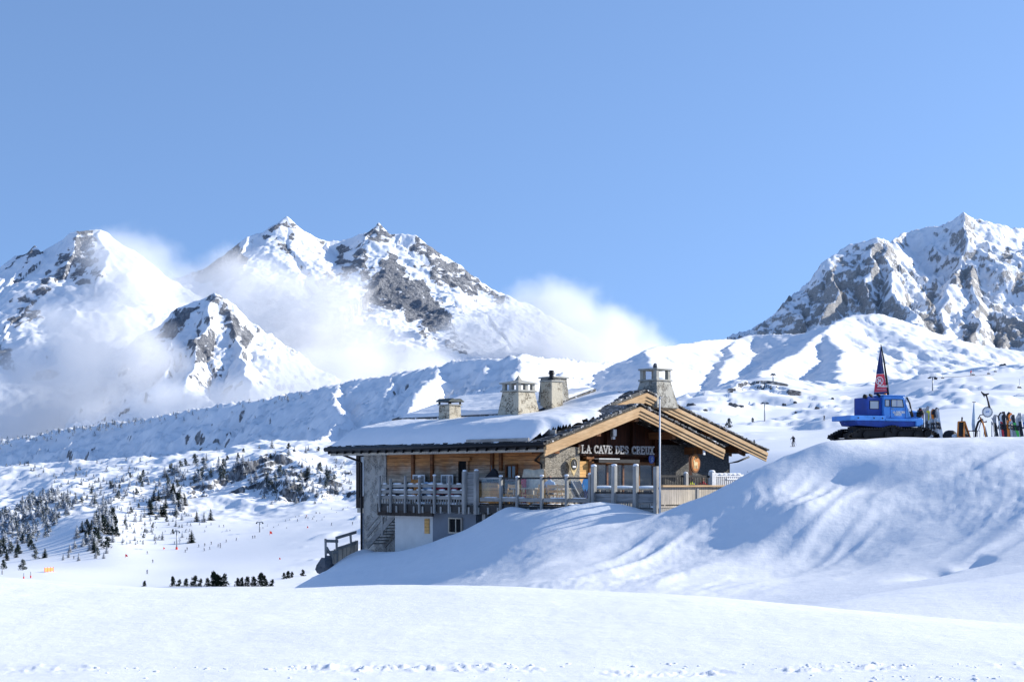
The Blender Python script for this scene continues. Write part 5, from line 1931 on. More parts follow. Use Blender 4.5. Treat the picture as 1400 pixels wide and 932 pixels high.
# people on the terrace
pm = person_mesh('stand', M['blue_cloth'], M['navy_cloth'])
o = bpy.data.objects.new('person', pm); COL.objects.link(o)
o.location = Wl(-.2, y_at(803, -.2), DZ - .12); o.rotation_euler = (0, 0, CA + 1.9); o.scale = (.85, .85, .85)
face(o, .92, 0)
tag(o, 'person in a bright blue jacket standing behind the glass left of the tall windbreak', 'person')
pm2 = person_mesh('sit', M['pale_blue_cloth'], M['dark_cloth'])
o = bpy.data.objects.new('person', pm2); COL.objects.link(o)
o.location = Wl(-.2, y_at(752, -.2), DZ - .02); o.rotation_euler = (0, 0, CA - 1.2)
face(o, .50, .03)
tag(o, 'person in a pale blue top seated in front of the stone pier', 'person')
for px, jm, tm, lb in ((945, 'yellow_cloth', 'dark_cloth', 'person in a yellow jacket seated behind the black balustrade'), (960, 'red_cloth', 'navy_cloth', 'person in a dark red jacket seated behind the black balustrade beside the gate'), (954, 'navy_cloth', 'dark_cloth', 'person in a navy jacket seated between the yellow and the red jackets')):
    o = bpy.data.objects.new('person', person_mesh('sit', M[jm], M[tm])); COL.objects.link(o)
    o.location = Wl(x_at(px, -3.6), -3.6 + (.35 if px == 954 else 0), DZ - .09); o.rotation_euler = (0, 0, CA + (.2 if px == 945 else -.3))
    face(o, .50, .03)
    tag(o, lb, 'person')
bn = local_thing('bench', 'long dark bench behind the black balustrade', 'bench', x_at(953, -3.5), -3.45, DZ)
b = MB(); b.box((-1.6, -.2, .36), (1.6, .2, .40)); b.build('seat', M['wood_beam_x'], bn)
for s in (-1.4, 0, 1.4):
    b = MB(); b.box((s - .04, -.18, 0), (s + .04, .18, .36)); b.build('leg', M['wood_beam_x'], bn)
# ------------------------------------------------------------------ tracked snow vehicle on the shelf
sv_p = near_hit(1205, 596, 57, 90)
SVY = 61.2
zs_ = near_z((1205 - 700) / F * SVY, SVY)
SC = .955 * SVY / F                              # metres per photo pixel there
sv = thing('snow_vehicle', 'small blue tracked snow vehicle with a flat bed parked on the snow bank', 'snow vehicle', ((1206.5 - 700) / F * SVY, SVY, zs_ - .07), R(18))
xs_ = lambda px: (px - 1207) * SC / math.cos(R(18))
zz_ = lambda py: (600.5 - py) * SC + .06
HW = .72
BP, BD = M['blue_paint'], M['blue_paint_shaded']


def track(yc, x0, x1, name='track'):
    o = None
    xm0, xm1 = x0 + .55, x1 - .60
    out = [(x0, .10), (x0 + .06, .02), (x0 + .25, 0), (x1 - .35, 0), (x1 - .05, .08), (x1, .15), (x1 - .55, .42), ((x0 + x1) / 2 + .5, .36), ((x0 + x1) / 2, .50), ((x0 + x1) / 2 - .6, .38), (x0 + .55, .36)]
    b = MB()
    th = .05
    n_ = len(out)
    cx_, cz_ = sum(p[0] for p in out) / n_, .22
    for i in range(n_):
        (xa_, za_), (xb_, zb_) = out[i], out[(i + 1) % n_]
        b.beam((xa_, yc, za_), (xb_, yc, zb_), .34, th, (0, 0, 1) if abs(xa_ - xb_) > abs(za_ - zb_) else (1, 0, 0))
        L = math.hypot(xb_ - xa_, zb_ - za_)
        for k in range(max(1, int(L / .11))):
            t = (k + .5) / max(1, int(L / .11))
            px_, pz_ = xa_ + (xb_ - xa_) * t, za_ + (zb_ - za_) * t
            nx_, nz_ = (zb_ - za_) / L, -(xb_ - xa_) / L
            b.box((px_ + nx_ * .03 - .022, yc - .20, pz_ + nz_ * .03 - .022), (px_ + nx_ * .03 + .022, yc + .20, pz_ + nz_ * .03 + .022))
    o = b.build(name, M['rubber'], sv)
    b = MB(); b.prism([(x0 + .30, yc - .06, .05), (x1 - .45, yc - .06, .05), (x1 - .75, yc - .06, .36), ((x0 + x1) / 2 + .5, yc - .06, .33), ((x0 + x1) / 2, yc - .06, .46), ((x0 + x1) / 2 - .6, yc - .06, .34), (x0 + .6, yc - .06, .33)], (0, .12, 0)); b.build('track_plate', M['rubber'], o)
    for xw, zw, rw in ((x0 + .32, .17, .14), (x0 + .85, .16, .14), ((x0 + x1) / 2 - .25, .16, .14), ((x0 + x1) / 2, .36, .11), ((x0 + x1) / 2 + .35, .16, .14), (x1 - 1.0, .16, .14), (x1 - .5, .22, .15)):
        b = MB(); b.tube([(xw, yc - .13, zw), (xw, yc + .13, zw)], rw, 14); b.tube([(xw, yc - .145, zw), (xw, yc + .145, zw)], rw * .45, 10)
        b.build('road_wheel', M['rubber'], o)


track(-HW + .12, xs_(1138), xs_(1279))
track(HW - .12, xs_(1138), xs_(1279))
b = MB()
b.box((xs_(1160), -.35, .30), (xs_(1262), .35, zz_(585.5)))
for xw in (1168, 1206, 1246):
    b.tube([(xs_(xw), -HW + .1, .34), (xs_(xw), HW - .1, .34)], .05, 8)
b.build('chassis', M['rubber'], sv)
# bed and lower body
zb0, zb1 = zz_(577.2), zz_(570.3)
b = MB(); b.box((xs_(1143), -HW, zb0), (xs_(1197), HW, zb1)); bed = b.build('flat_bed', BP, sv, bevel=.02)
for px in (1155, 1179, 1192):
    b = MB(); b.disc((xs_(px), -HW - .012, (zb0 + zb1) / 2), (0, 1, 0), .03, .012, 10); b.build('bolt', M['rubber'], bed)
b = MB()
b.prism([(xs_(1153), -HW + .08, zb0), (xs_(1157), -HW + .08, zz_(584)), (xs_(1196), -HW + .08, zz_(586.5)), (xs_(1248), -HW + .08, zz_(584)), (xs_(1253), -HW + .08, zb0)], (0, 2 * HW - .16, 0))
b.build('lower_body', BD, sv)
b = MB(); b.box((xs_(1197), -HW - .01, zz_(577.3)), (xs_(1245), HW + .01, zz_(573.6))); b.build('side_step', BP, sv, bevel=.01)
# rear cabin
rc0, rc1, rz1 = xs_(1173), xs_(1196.5), zz_(544)
b = MB(); b.box((rc0, -HW + .22, zb1), (rc1, HW - .22, rz1)); rcab = b.build('rear_cabin', BD, sv, bevel=.03)  # the cab's shadow on this cabin is put into its darker blue
b = MB(); b.box((xs_(1177.5), -HW + .205, zz_(560)), (xs_(1190), -HW + .222, zz_(549.5))); b.build('window', M['window_pale'], rcab)
b = MB(); b.box((xs_(1176.6), -HW + .21, zz_(560.8)), (xs_(1190.9), -HW + .218, zz_(548.7))); b.build('window_frame', M['rubber'], rcab)
# front cab
c0, c1 = xs_(1195.5), xs_(1229.5)
zr = zz_(542.2)
b = MB()
b.prism([(c0, -HW + .06, zz_(574)), (xs_(1237), -HW + .06, zz_(574)), (xs_(1234), -HW + .06, zz_(560)), (xs_(1226.5), -HW + .06, zr), (c0, -HW + .06, zr)], (0, 2 * HW - .12, 0))
cab = b.build('cab', BP, sv, bevel=.035)
b = MB(); b.box((c0 - .03, -HW + .02, zr + .003), (xs_(1228), HW - .02, zz_(540.6))); b.build('roof', BP, cab, bevel=.02)
YF = -HW + .045
for nm, poly in (('window', [(1196.8, 557), (1203.6, 557), (1203.6, 547.4), (1196.8, 547.4)]), ('window', [(1206.5, 557.5), (1225.5, 557.5), (1223.5, 547), (1206.5, 547)])):
    b = MB(); b.prism([(xs_(a), YF, zz_(c)) for a, c in poly], (0, .012, 0)); wo_ = b.build(nm, M['window_pale'], cab)
    b = MB()
    pts = [(xs_(a), YF - .004, zz_(c)) for a, c in poly]
    for i in range(4):
        b.beam(pts[i], pts[(i + 1) % 4], .022, .022, (0, 1, 0))
    b.build('window_frame', M['rubber'], wo_)
b = MB(); b.box((xs_(1215) - .01, YF - .004, zz_(557.3)), (xs_(1215) + .01, YF + .01, zz_(547.2))); b.build('window_bar', BD, cab)
for px in (1205.2, 1228.5):
    b = MB(); b.box((xs_(px) - .008, YF + .003, zz_(573)), (xs_(px) + .008, YF + .0148, zz_(546))); b.build('door_seam', BD, cab)
b = MB(); b.box((xs_(1207), YF - .03, zz_(561)), (xs_(1210), YF + .013, zz_(560))); b.build('door_handle', M['grey_metal'], cab)
b = MB()
letters(b, 'LA CAVE DES', (xs_(1209), YF + .0, zz_(566.2)), (.80, 0, 0), (0, 0, 1), (0, 1, 0), .078, t=.2, depth=.02, serif=False)
letters(b, 'CREUX', (xs_(1211.5), YF + .0, zz_(569.6)), (.95, 0, 0), (0, 0, 1), (0, 1, 0), .078, t=.22, depth=.02, serif=False)
b.build('door_lettering', M['white_paint'], cab)
b = MB(); b.prism([(xs_(1230.5), -HW + .14, zz_(559.5)), (xs_(1227.6), -HW + .14, zz_(546)), (xs_(1227.6), HW - .14, zz_(546)), (xs_(1230.5), HW - .14, zz_(559.5))], (.05, 0, .0)); b.build('windscreen', M['window_pale'], cab)
# bonnet, nose, lamps
b = MB()
b.prism([(xs_(1233), -HW + .1, zz_(585)), (xs_(1253.5), -HW + .1, zz_(585)), (xs_(1255), -HW + .1, zz_(570)), (xs_(1252), -HW + .1, zz_(563.5)), (xs_(1234), -HW + .1, zz_(560.5))], (0, 2 * HW - .2, 0))
hood = b.build('bonnet', BP, sv, bevel=.05)
for k in range(4):
    z = zz_(571.5 - k * 1.9)
    b = MB(); b.box((xs_(1238), -HW + .085, z), (xs_(1245), -HW + .099, z + .025)); b.build('louvre', BD, hood)
b = MB()
b.prism([(xs_(1244), -HW, zz_(585)), (xs_(1255.5), -HW, zz_(582)), (xs_(1255), -HW, zz_(573)), (xs_(1246), -HW, zz_(573)), (xs_(1244), -HW, zz_(577))], (0, 2 * HW, 0))
b.build('front_wing', BP, sv, bevel=.03)
for s in (-1, 1):
    b = MB(); b.tube([(xs_(1246.5), s * (HW - .1), zz_(567.5)), (xs_(1252.5), s * (HW - .1), zz_(567.5))], [.10, .13], 14); h = b.build('headlight', M['rubber'], sv, True)
    b = MB(); b.disc((xs_(1252.5) + .002, s * (HW - .1), zz_(567.5)), (1, 0, 0), .115, .02, 16); b.build('lens', M['window_pale'], h)
b = MB(); b.tube([(xs_(1250), -HW - .05, zz_(566)), (xs_(1252.5), -HW - .05, zz_(564.5))], .10, 12); b.build('work_lamp', M['rubber'], sv, True)
# exhaust stack and mirror arm, lamps on the roof
b = MB(); b.tube([(xs_(1229), -HW, zz_(543.5)), (xs_(1233), -HW - .04, zz_(552)), (xs_(1235), -HW - .04, zz_(561)), (xs_(1238), -HW - .05, zz_(571))], .035, 8)
b.tube([(xs_(1236.5), -HW - .05, zz_(572)), (xs_(1232), -HW - .05, zz_(561))], .03, 8); b.build('mirror_arm', M['rubber'], sv, True)
b = MB(); b.box((xs_(1230.5), -HW - .1, zz_(563.5)), (xs_(1233.5), -HW - .05, zz_(560))); b.build('mirror', M['white_paint'], sv)
for px, py in ((1171.5, 543.5), (1180, 541.5), (1192, 540.5)):
    b = MB(); b.tube([(xs_(px) - .06, -HW + .3, zz_(py) + .03), (xs_(px) + .06, -HW + .3, zz_(py) - .0)], .085 if px < 1175 else .05, 10); b.tube([(xs_(px), -HW + .3, zz_(py)), (xs_(px) + .04, -HW + .3, rz1 - .02)], .02, 6); b.build('roof_lamp', M['rubber'], sv, True)
b = MB(); b.tube([(xs_(1177), -HW + .25, zz_(540)), (xs_(1184), -HW + .28, zz_(545))], .03, 6); b.build('rack_bar', M['rubber'], sv)
b = MB(); b.tube([(xs_(1207), -.2, zz_(540.6)), (xs_(1207), -.2, zz_(537.6))], [.07, .055], 12); b.build('beacon', M['lamp_amber'], sv, True)
b = MB(); b.prism([(xs_(1173), -.12, zb1 + .0), (xs_(1166), -.12, zb1 + .0), (xs_(1173), -.12, zb1 + .0)], (0, .01, 0))

# sail banner on the vehicle
fl = thing('sail_banner', 'tall navy and red feather flag standing on the blue snow vehicle', 'flag', sv.location + Vector((0, 0, 0)), R(18))
FX, FY = xs_(1218), .1
zt_ = zz_(467)
b = MB(); b.tube([(FX + .0, FY, zz_(540.4)), (xs_(1216), FY, zz_(520)), (xs_(1211.5), FY, zz_(490)), (xs_(1206.6), FY, zt_)], [.05, .045, .035, .02], 10); b.build('mast', M['rubber'], fl, True)


def sail(z0f, z1f, name, mat, yo=0.0):
    """cloth between two heights; left edge straight, right edge on the mast"""
    b = MB()
    n_ = 10
    def edge(t):                       # t 0 bottom .. 1 top, pixel columns
        pr = (1216.2 - 9.2 * t ** 1.0)
        plft = (1195.8 + 10.2 * t)
        return plft, pr, 537.5 + (470 - 537.5) * t
    vs, m_ = [], 6
    for s in (0, 1):
        for j_ in range(n_ + 1):
            t = z0f + (z1f - z0f) * j_ / n_
            a, c, r = edge(t)
            for i in range(m_ + 1):
                u = i / m_
                vs.append((xs_(a + (c - a) * u), FY + .03 * math.sin(u * 5 + t * 4) + yo + s * .012, zz_(r + (1 - u) * (1.5 - 1.5 * t))))
    fs, q = [], (n_ + 1) * (m_ + 1)
    for j_ in range(n_):
        for i in range(m_):
            k = j_ * (m_ + 1) + i
            fs += [(k, k + 1, k + m_ + 2, k + m_ + 1), (q + k, q + k + m_ + 1, q + k + m_ + 2, q + k + 1)]
    b.add(vs, fs)
    return b.build(name, M[mat], fl, True)


sail(0, .05, 'lower_cloth', 'navy_fabric')
sail(.053, .425, 'red_cloth', 'red_fabric')
sail(.428, 1, 'upper_cloth', 'navy_fabric')
b = MB()
ec = (xs_(1203.8), FY - .035, zz_(519))
b.ring(ec, (0, 1, 0), .155, .016, 28, 6)
for (a, c, d, e) in ((-.09, .08, .10, -.07), (-.02, .12, -.05, -.12), (-.11, -.03, .08, .05), (.03, .10, .08, -.1), (-.08, -.09, .02, .0)):
    b.tube([(ec[0] + a, ec[1], ec[2] + c), (ec[0] + d, ec[1], ec[2] + e)], .013, 5)
b.build('emblem', M['white_paint'], fl)
b = MB()
for k in range(9):
    x = xs_(1201.0) + k * .052
    b.tube([(x, ec[1], zz_(528.3)), (x + .012, ec[1], zz_(525.6) + (k % 3) * .015)], .012, 5)
    b.tube([(x, ec[1], zz_(526.8)), (x + .035, ec[1], zz_(526.4))], .010, 5)
for k in range(8):
    x = xs_(1199.5) + k * .055
    b.tube([(x, ec[1], zz_(531.6)), (x + .038, ec[1], zz_(531.0))], .010, 5)
b.build('wording', M['white_paint'], fl)

# ------------------------------------------------------------------ skis in racks
SKI_MATS = {}


def ski_mat(c):
    if c not in SKI_MATS:
        SKI_MATS[c] = plain('ski_' + c, {'white': (.70, .71, .72), 'black': (.03, .03, .035), 'red': (.60, .04, .05), 'grey': (.30, .31, .33), 'orange': (.85, .24, .03), 'green': (.10, .55, .10), 'yellow': (.75, .70, .05), 'blue': (.05, .16, .5), 'silver': (.48, .49, .50)}[c], .35, var=.1)
    return SKI_MATS[c]


def ski(base, top, col, tipcol, label, group, two=.045):
    """pair of skis strapped base to base, standing from base to top"""
    base, top = Vector(base), Vector(top)
    L = (top - base).length
    rt_ = thing('ski_pair', label, 'skis', base, 0, group)
    d = (top - base).normalized()
    q = Vector((0, 0, 1)).rotation_difference(d)
    rt_.rotation_mode = 'QUATERNION'
    rt_.rotation_quaternion = q @ Matrix.Rotation(rg.uniform(-.5, .5), 3, 'Z').to_quaternion()
    for s in (-1, 1):
        b = MB()
        n_ = 14
        vs, fs = [], []
        for i in range(n_ + 1):
            t = i / n_
            w_ = .072 - .016 * math.sin(t * PI) + (.012 if t > .85 else 0) - (.03 if i == n_ else 0)
            yo = s * (.012 + .02 * abs(math.sin((t - .5) * 2)) * .4 + (.11 * ((t - .86) / .14) ** 2 if t > .86 else 0))
            z = L * t
            for (a, c) in ((-w_, -.007), (w_, -.007), (w_, .007), (-w_, .007)):
                vs.append((a, yo + c, z))
        for i in range(n_):
            for k in range(4):
                fs.append((i * 4 + k, i * 4 + (k + 1) % 4, (i + 1) * 4 + (k + 1) % 4, (i + 1) * 4 + k))
        fs += [(3, 2, 1, 0), (n_ * 4, n_ * 4 + 1, n_ * 4 + 2, n_ * 4 + 3)]
        o_ = len(b.v)
        b.add(vs, fs)
        for fi in range(len(b.f)):
            if fi // 4 >= n_ * .68 and fi < n_ * 4:
                b.m[fi] = 1
        sk = b.build('ski', [ski_mat(col), ski_mat(tipcol)], rt_)
        b = MB()
        yb_ = s * .045
        b.box((-.03, yb_ - .03, L * .38), (.03, yb_ + .03, L * .45)); b.box((-.03, yb_ - .035, L * .52), (.03, yb_ + .04, L * .58))
        b.box((-.02, yb_ - .015, L * .45), (.02, yb_ + .0, L * .52))
        b.build('binding', ski_mat('black'), sk)
    return rt_


def rack(name, label, a, c, h, posts=3):
    a, c = Vector(a), Vector(c)
    t_ = thing(name, label, 'ski rack', a)
    b = MB(); b.beam((0, 0, h), (c - a) + Vector((0, 0, h)), .06, .08); b.build('rail', M['post_grey'], t_)
    for k in range(posts):
        p = (c - a) * (k / (posts - 1))
        b = MB(); b.box((p.x - .04, p.y - .04, p.z - .3), (p.x + .04, p.y + .04, p.z + h - .041)); b.build('post', M['post_grey'], t_)
    return t_


RY = 62.6
gz = lambda px, Y: near_z((px - 700) / F * Y, Y)
def gp_(px, Y, dz=0.0):
    return Vector(((px - 700) / F * Y, Y, gz(px, Y) + dz))
rack('ski_rack', 'low wooden ski rack carrying white skis behind the blue snow vehicle', gp_(1256, RY), gp_(1284, RY), .48)
LG = 'skis leaning in the rack behind the snow vehicle'
lst = [(1256, 1257, 559, 'grey', 'black', 'grey ski pair with black tips nearest the vehicle bonnet'), (1259, 1260, 562, 'white', 'red', 'white ski pair with red tips just right of the vehicle'), (1262, 1261, 560, 'silver', 'silver', 'plain silver ski pair between red and yellow tipped pairs'),
       (1266, 1267, 556.5, 'grey', 'grey', 'tall plain grey ski pair in the middle of the white rack'), (1269, 1268, 563, 'white', 'yellow', 'white ski pair with yellow tips'), (1272, 1273, 560, 'silver', 'white', 'silver ski pair with white tips'),
       (1276, 1274.5, 561, 'white', 'black', 'white ski pair with black tips left of the orange tips'), (1278, 1274, 560.5, 'grey', 'orange', 'grey ski pair with orange tips'), (1282, 1278, 558.5, 'silver', 'black', 'silver ski pair with black tips at the rack end'),
       (1285, 1280, 559.5, 'white', 'grey', 'white ski pair with grey tips, second from the rack end'), (1289, 1281, 560.5, 'white', 'white', 'plain white ski pair leaning most, at the rack end')]
for i, (pb, pt, py, c, tc, lb) in enumerate(lst):
    y = RY - .28
    bz = gp_(pb, y, -.06)
    ski(bz, P(pt, py, RY + .18), c, tc, lb, LG)
RG = 'skis leaning in the rack at the right edge'
rack('ski_rack', 'low wooden ski rack at the right edge of the shelf', gp_(1362, 61.2), gp_(1408, 61.2), .42, 4)
lst = [(1364, 1358.5, 569, 'black', 'grey', 'black ski pair with grey tips, first of the right-hand rack'), (1369, 1366, 565.5, 'white', 'black', 'white ski pair with black tips and bindings'), (1373, 1367, 567, 'red', 'white', 'red ski pair with white tips'),
       (1376, 1371.5, 564.5, 'black', 'black', 'plain black ski pair left of the orange one'), (1379, 1377, 565, 'orange', 'black', 'orange ski pair with black upper half'), (1384, 1379.5, 566.5, 'silver', 'orange', 'silver ski pair with orange tips'),
       (1389, 1382, 569, 'grey', 'white', 'grey ski pair with white tips left of the green one'), (1394, 1383.5, 569, 'green', 'black', 'green ski pair with black upper half leaning left'), (1392, 1391, 570, 'silver', 'silver', 'slim silver ski pair standing upright behind the green one'),
       (1398, 1393, 566.5, 'black', 'grey', 'black ski pair with grey tips near the picture edge'), (1404, 1399, 568, 'blue', 'white', 'blue ski pair with white tips at the far right')]
for i, (pb, pt, py, c, tc, lb) in enumerate(lst):
    y = 60.9
    ski(gp_(pb, y, -.06), P(pt, py, 61.4), c, tc, lb, RG)
# pair of poles stuck in the snow
t_ = thing('ski_poles', 'two crossed ski poles stuck in the snow between sculpture and right rack', 'ski poles', gp_(1356, 60.8))
for (a, c, py) in ((0, 1, 576), (.12, 3, 577.5)):
    b = MB(); b.tube([(a, 0, -.1), P(1355 + c, py, 60.9) - t_.location], .017, 6); b.tube([P(1355 + c, py + 4, 60.9) - t_.location, P(1355 + c, py, 60.9) - t_.location], .028, 6); b.disc((a + .01, 0, .06), (0, 0, 1), .05, .01, 12); b.build('pole', M['grey_metal'], t_)
# chalk board
AY = 60.8
a_ = gp_(1316, AY)
ab = thing('chalk_board', 'blank black folding chalkboard with an orange frame on the snow', 'chalkboard', a_)
axs = lambda px: (px - 1316) * AY / F
azs = lambda py: (HY - py) / F * AY - a_.z
def panel(tl, tr, br, bl, nm):
    b = MB(); b.prism([tl, tr, br, bl], (0, .03, 0)); o = b.build(nm, M['chalk_black'], ab)
    b = MB()
    for p, q in ((tl, tr), (tr, br), (br, bl), (bl, tl)):
        b.beam(Vector(p) + Vector((0, -.008, 0)), Vector(q) + Vector((0, -.008, 0)), .045, .05, (0, 1, 0))
    b.build('frame', M['orange_wood'], o)
panel((axs(1309.5), -.05, azs(576.5)), (axs(1318), 0, azs(576)), (axs(1313.5), -.35, azs(598.5)), (axs(1305.5), -.35, azs(597)), 'front_board')
panel((axs(1319), .05, azs(576)), (axs(1319.6), .06, azs(576)), (axs(1325.5), -.1, azs(598.5)), (axs(1314.8), -.30, azs(598.5)), 'rear_board')
# ski stuck behind the board
t_ = thing('ski_pole', 'short dark stick rising behind the chalkboard', 'ski pole', gp_(1313, 61.4))
b = MB(); b.tube([(0, 0, -.1), P(1315.5, 570, 61.4) - t_.location], [.02, .035], 8); b.build('shaft', M['rubber'], t_, True)
b = MB(); b.disc((0.0, 0, .08), (0, 0, 1), .06, .012, 12); b.build('basket', M['rubber'], t_)
# snow-covered stones / bags left of the board
t_ = thing('rucksack', 'dark rucksack half buried in snow left of the chalkboard', 'rucksack', gp_(1299, 61))
b = MB(); b.ball((0, 0, .12), .26, 1.1, .8, .8, 12, 9, .1, rg); b.build('bag', M['dark_cloth'], t_, True)
b = MB(); b.ball((.05, -.08, .22), .12, 1.2, .8, .5, 10, 7, .1, rg); b.build('flap', M['black_metal'], t_, True)
b = MB(); b.ball((.16, -.12, .10), .16, 1.3, .8, .5, 10, 7, .1, rg); b.build('snow_cap', M['snow_roof'], t_, True)
t_ = thing('rucksack', 'small dark bag beside the half-buried rucksack', 'rucksack', gp_(1295, 61.2))
b = MB(); b.ball((0, 0, .10), .18, 1, .8, .9, 12, 9, .12, rg); b.build('bag', M['rubber'], t_, True)
b = MB(); b.ring((0, -.02, .24), (0, 1, 0), .07, .012, 14, 6); b.build('handle', M['black_metal'], t_)
# closed beach umbrella
t_ = thing('closed_umbrella', 'slim closed lilac umbrella standing left of the metal sculpture', 'umbrella', gp_(1331, 61.2))
u0 = t_.location
zu = lambda py: (HY - py) / F * 61.2 - u0.z
b = MB(); b.tube([(0, 0, -.2), (.02, 0, zu(549.5))], .016, 8); b.build('pole', M['grey_metal'], t_, True)
b = MB(); b.tube([(0, 0, zu(590)), (.0, 0, zu(580)), (.01, 0, zu(566)), (.02, 0, zu(551))], [.05, .075, .055, .02], 12); b.build('canopy', M['pale_blue_cloth'], t_, True)
b = MB(); b.tube([(-.05, 0, zu(549.6)), (.09, 0, zu(549.6))], .014, 6); b.build('tip', M['rubber'], t_)
# small table-like frame
t_ = thing('metal_trestle', 'low thin metal trestle standing on the snow before the umbrella', 'trestle', gp_(1332, 60.5))
zt2 = (HY - 588.5) / F * 60.5 - t_.location.z
b = MB(); b.tube([(-.2, 0, -.1), (-.2, 0, zt2), (.22, 0, zt2), (.22, 0, -.1)], .012, 6); b.tube([(-.2, .3, -.1), (-.2, .3, zt2), (-.2, 0, zt2)], .012, 6); b.tube([(.22, .3, -.1), (.22, .3, zt2), (.22, 0, zt2)], .012, 6)
b.tube([(-.2, .3, zt2 - .005), (.22, .3, zt2 - .005)], .012, 6); b.build('tubing', M['rubber'], t_)
# welded sculpture with a round face
SY = 61.0
s0_ = gp_(1342, SY)
t_ = thing('metal_sculpture', 'spindly metal creature with a round white toothed disc and branching head', 'sculpture', s0_)
sp = lambda px, py, dy=0.0: P(px, py, SY) - s0_ + Vector((0, dy, 0))
b = MB(); b.tube([sp(1333.5, 600), sp(1334.5, 586), sp(1337.5, 577), sp(1342.5, 572.5)], .045, 8); b.build('leg', M['rubber'], t_, True)
b = MB(); b.tube([sp(1351, 600, .1), sp(1346.5, 584, .05), sp(1342.5, 572.5, .0)], .05, 8); b.build('leg', M['grey_metal'], t_, True)
b = MB(); b.tube([sp(1347, 600, -.1), sp(1344, 580, -.05), sp(1340, 570)], .03, 8); b.build('leg', M['orange_wood'], t_, True)
b = MB(); b.tube([sp(1338, 588), sp(1341.5, 575)], .015, 6); b.tube([sp(1341, 577), sp(1349, 576.6)], .02, 6); b.tube([sp(1349, 576.6), sp(1348, 575)], .02, 6); b.tube([sp(1346, 583), sp(1345, 596)], .012, 6); b.tube([sp(1337, 573), sp(1340, 567), sp(1345, 566.5)], .02, 6); b.build('brace', M['rubber'], t_)
b = MB(); b.ring(sp(1350, 563), (0, 1, 0), .185, .022, 28, 6)
for k in range(20):
    a = 2 * PI * k / 20
    c = sp(1350, 563)
    d = Vector((math.cos(a), 0, math.sin(a)))
    b.beam(c + d * .185, c + d * .225, .03, .03, (0, 1, 0))
b.build('toothed_ring', M['grey_metal'], t_)
b = MB(); b.disc(sp(1350, 563, -.01), (0, 1, 0), .165, .02, 28); dsc = b.build('disc', M['white_paint'], t_)
b = MB(); c = sp(1350, 563, -.02)
b.beam(c + Vector((-.07, 0, -.03)), c + Vector((-.03, 0, .03)), .01, .02, (0, 1, 0)); b.beam(c + Vector((-.02, 0, -.03)), c + Vector((-.02, 0, .03)), .01, .03, (0, 1, 0)); b.beam(c + Vector((.01, 0, .025)), c + Vector((.07, 0, .025)), .01, .02, (0, 1, 0)); b.beam(c + Vector((.03, 0, -.03)), c + Vector((.04, 0, .02)), .01, .025, (0, 1, 0))
b.build('mark', M['blue_paint'], dsc)
b = MB(); b.tube([sp(1352.8, 557), sp(1351, 549), sp(1348.5, 540)], [.045, .035, .03], 8); b.build('neck', M['rubber'], t_, True)
b = MB(); b.tube([sp(1348.5, 540), sp(1345, 539), sp(1343, 537.2), sp(1341.3, 534.8)], [.04, .05, .035, .015], 8); b.tube([sp(1345, 539.5), sp(1351.4, 538.4)], [.04, .03], 8); b.tube([sp(1349, 538.5), sp(1348, 540.5), sp(1352, 537.6)], .02, 6); b.tube([sp(1344.5, 540), sp(1346, 542.5)], .02, 6); b.build('head', M['rubber'], t_)
# ------------------------------------------------------------------ conifers


def needle_mats():
    for nm, c, snowy in (('needles_dark', (.018, .028, .024), .0), ('needles_snowy', (.050, .062, .056), .34), ('needles_frosted', (.13, .145, .15), .62), ('needles_shrub', (.010, .016, .012), .0)):
        n = N(nm)
        g = n.n('ShaderNodeNewGeometry')
        s = n.n('ShaderNodeSeparateXYZ')
        n.set(s, 0, g.outputs['Normal'])
        f = n.noise(n.coord(), 1.1, 4)
        t = n.math('ADD', n.math('MULTIPLY', n.math('ABSOLUTE', s.outputs[2]), .55), n.math('MULTIPLY', n.math('SUBTRACT', f, .5), 1.3))
        m = n.ramp(t, .62 - snowy * .75, .80 - snowy * .75) if snowy else 0.0
        cc = n.mix(n.ramp(f, .3, .7), c, tuple(x * 1.7 for x in c))
        if snowy:
            cc = n.mix(m, cc, (.62, .66, .72))
        n.bsdf(cc, .85, spec=.1)
        M[nm] = n.mat


needle_mats()


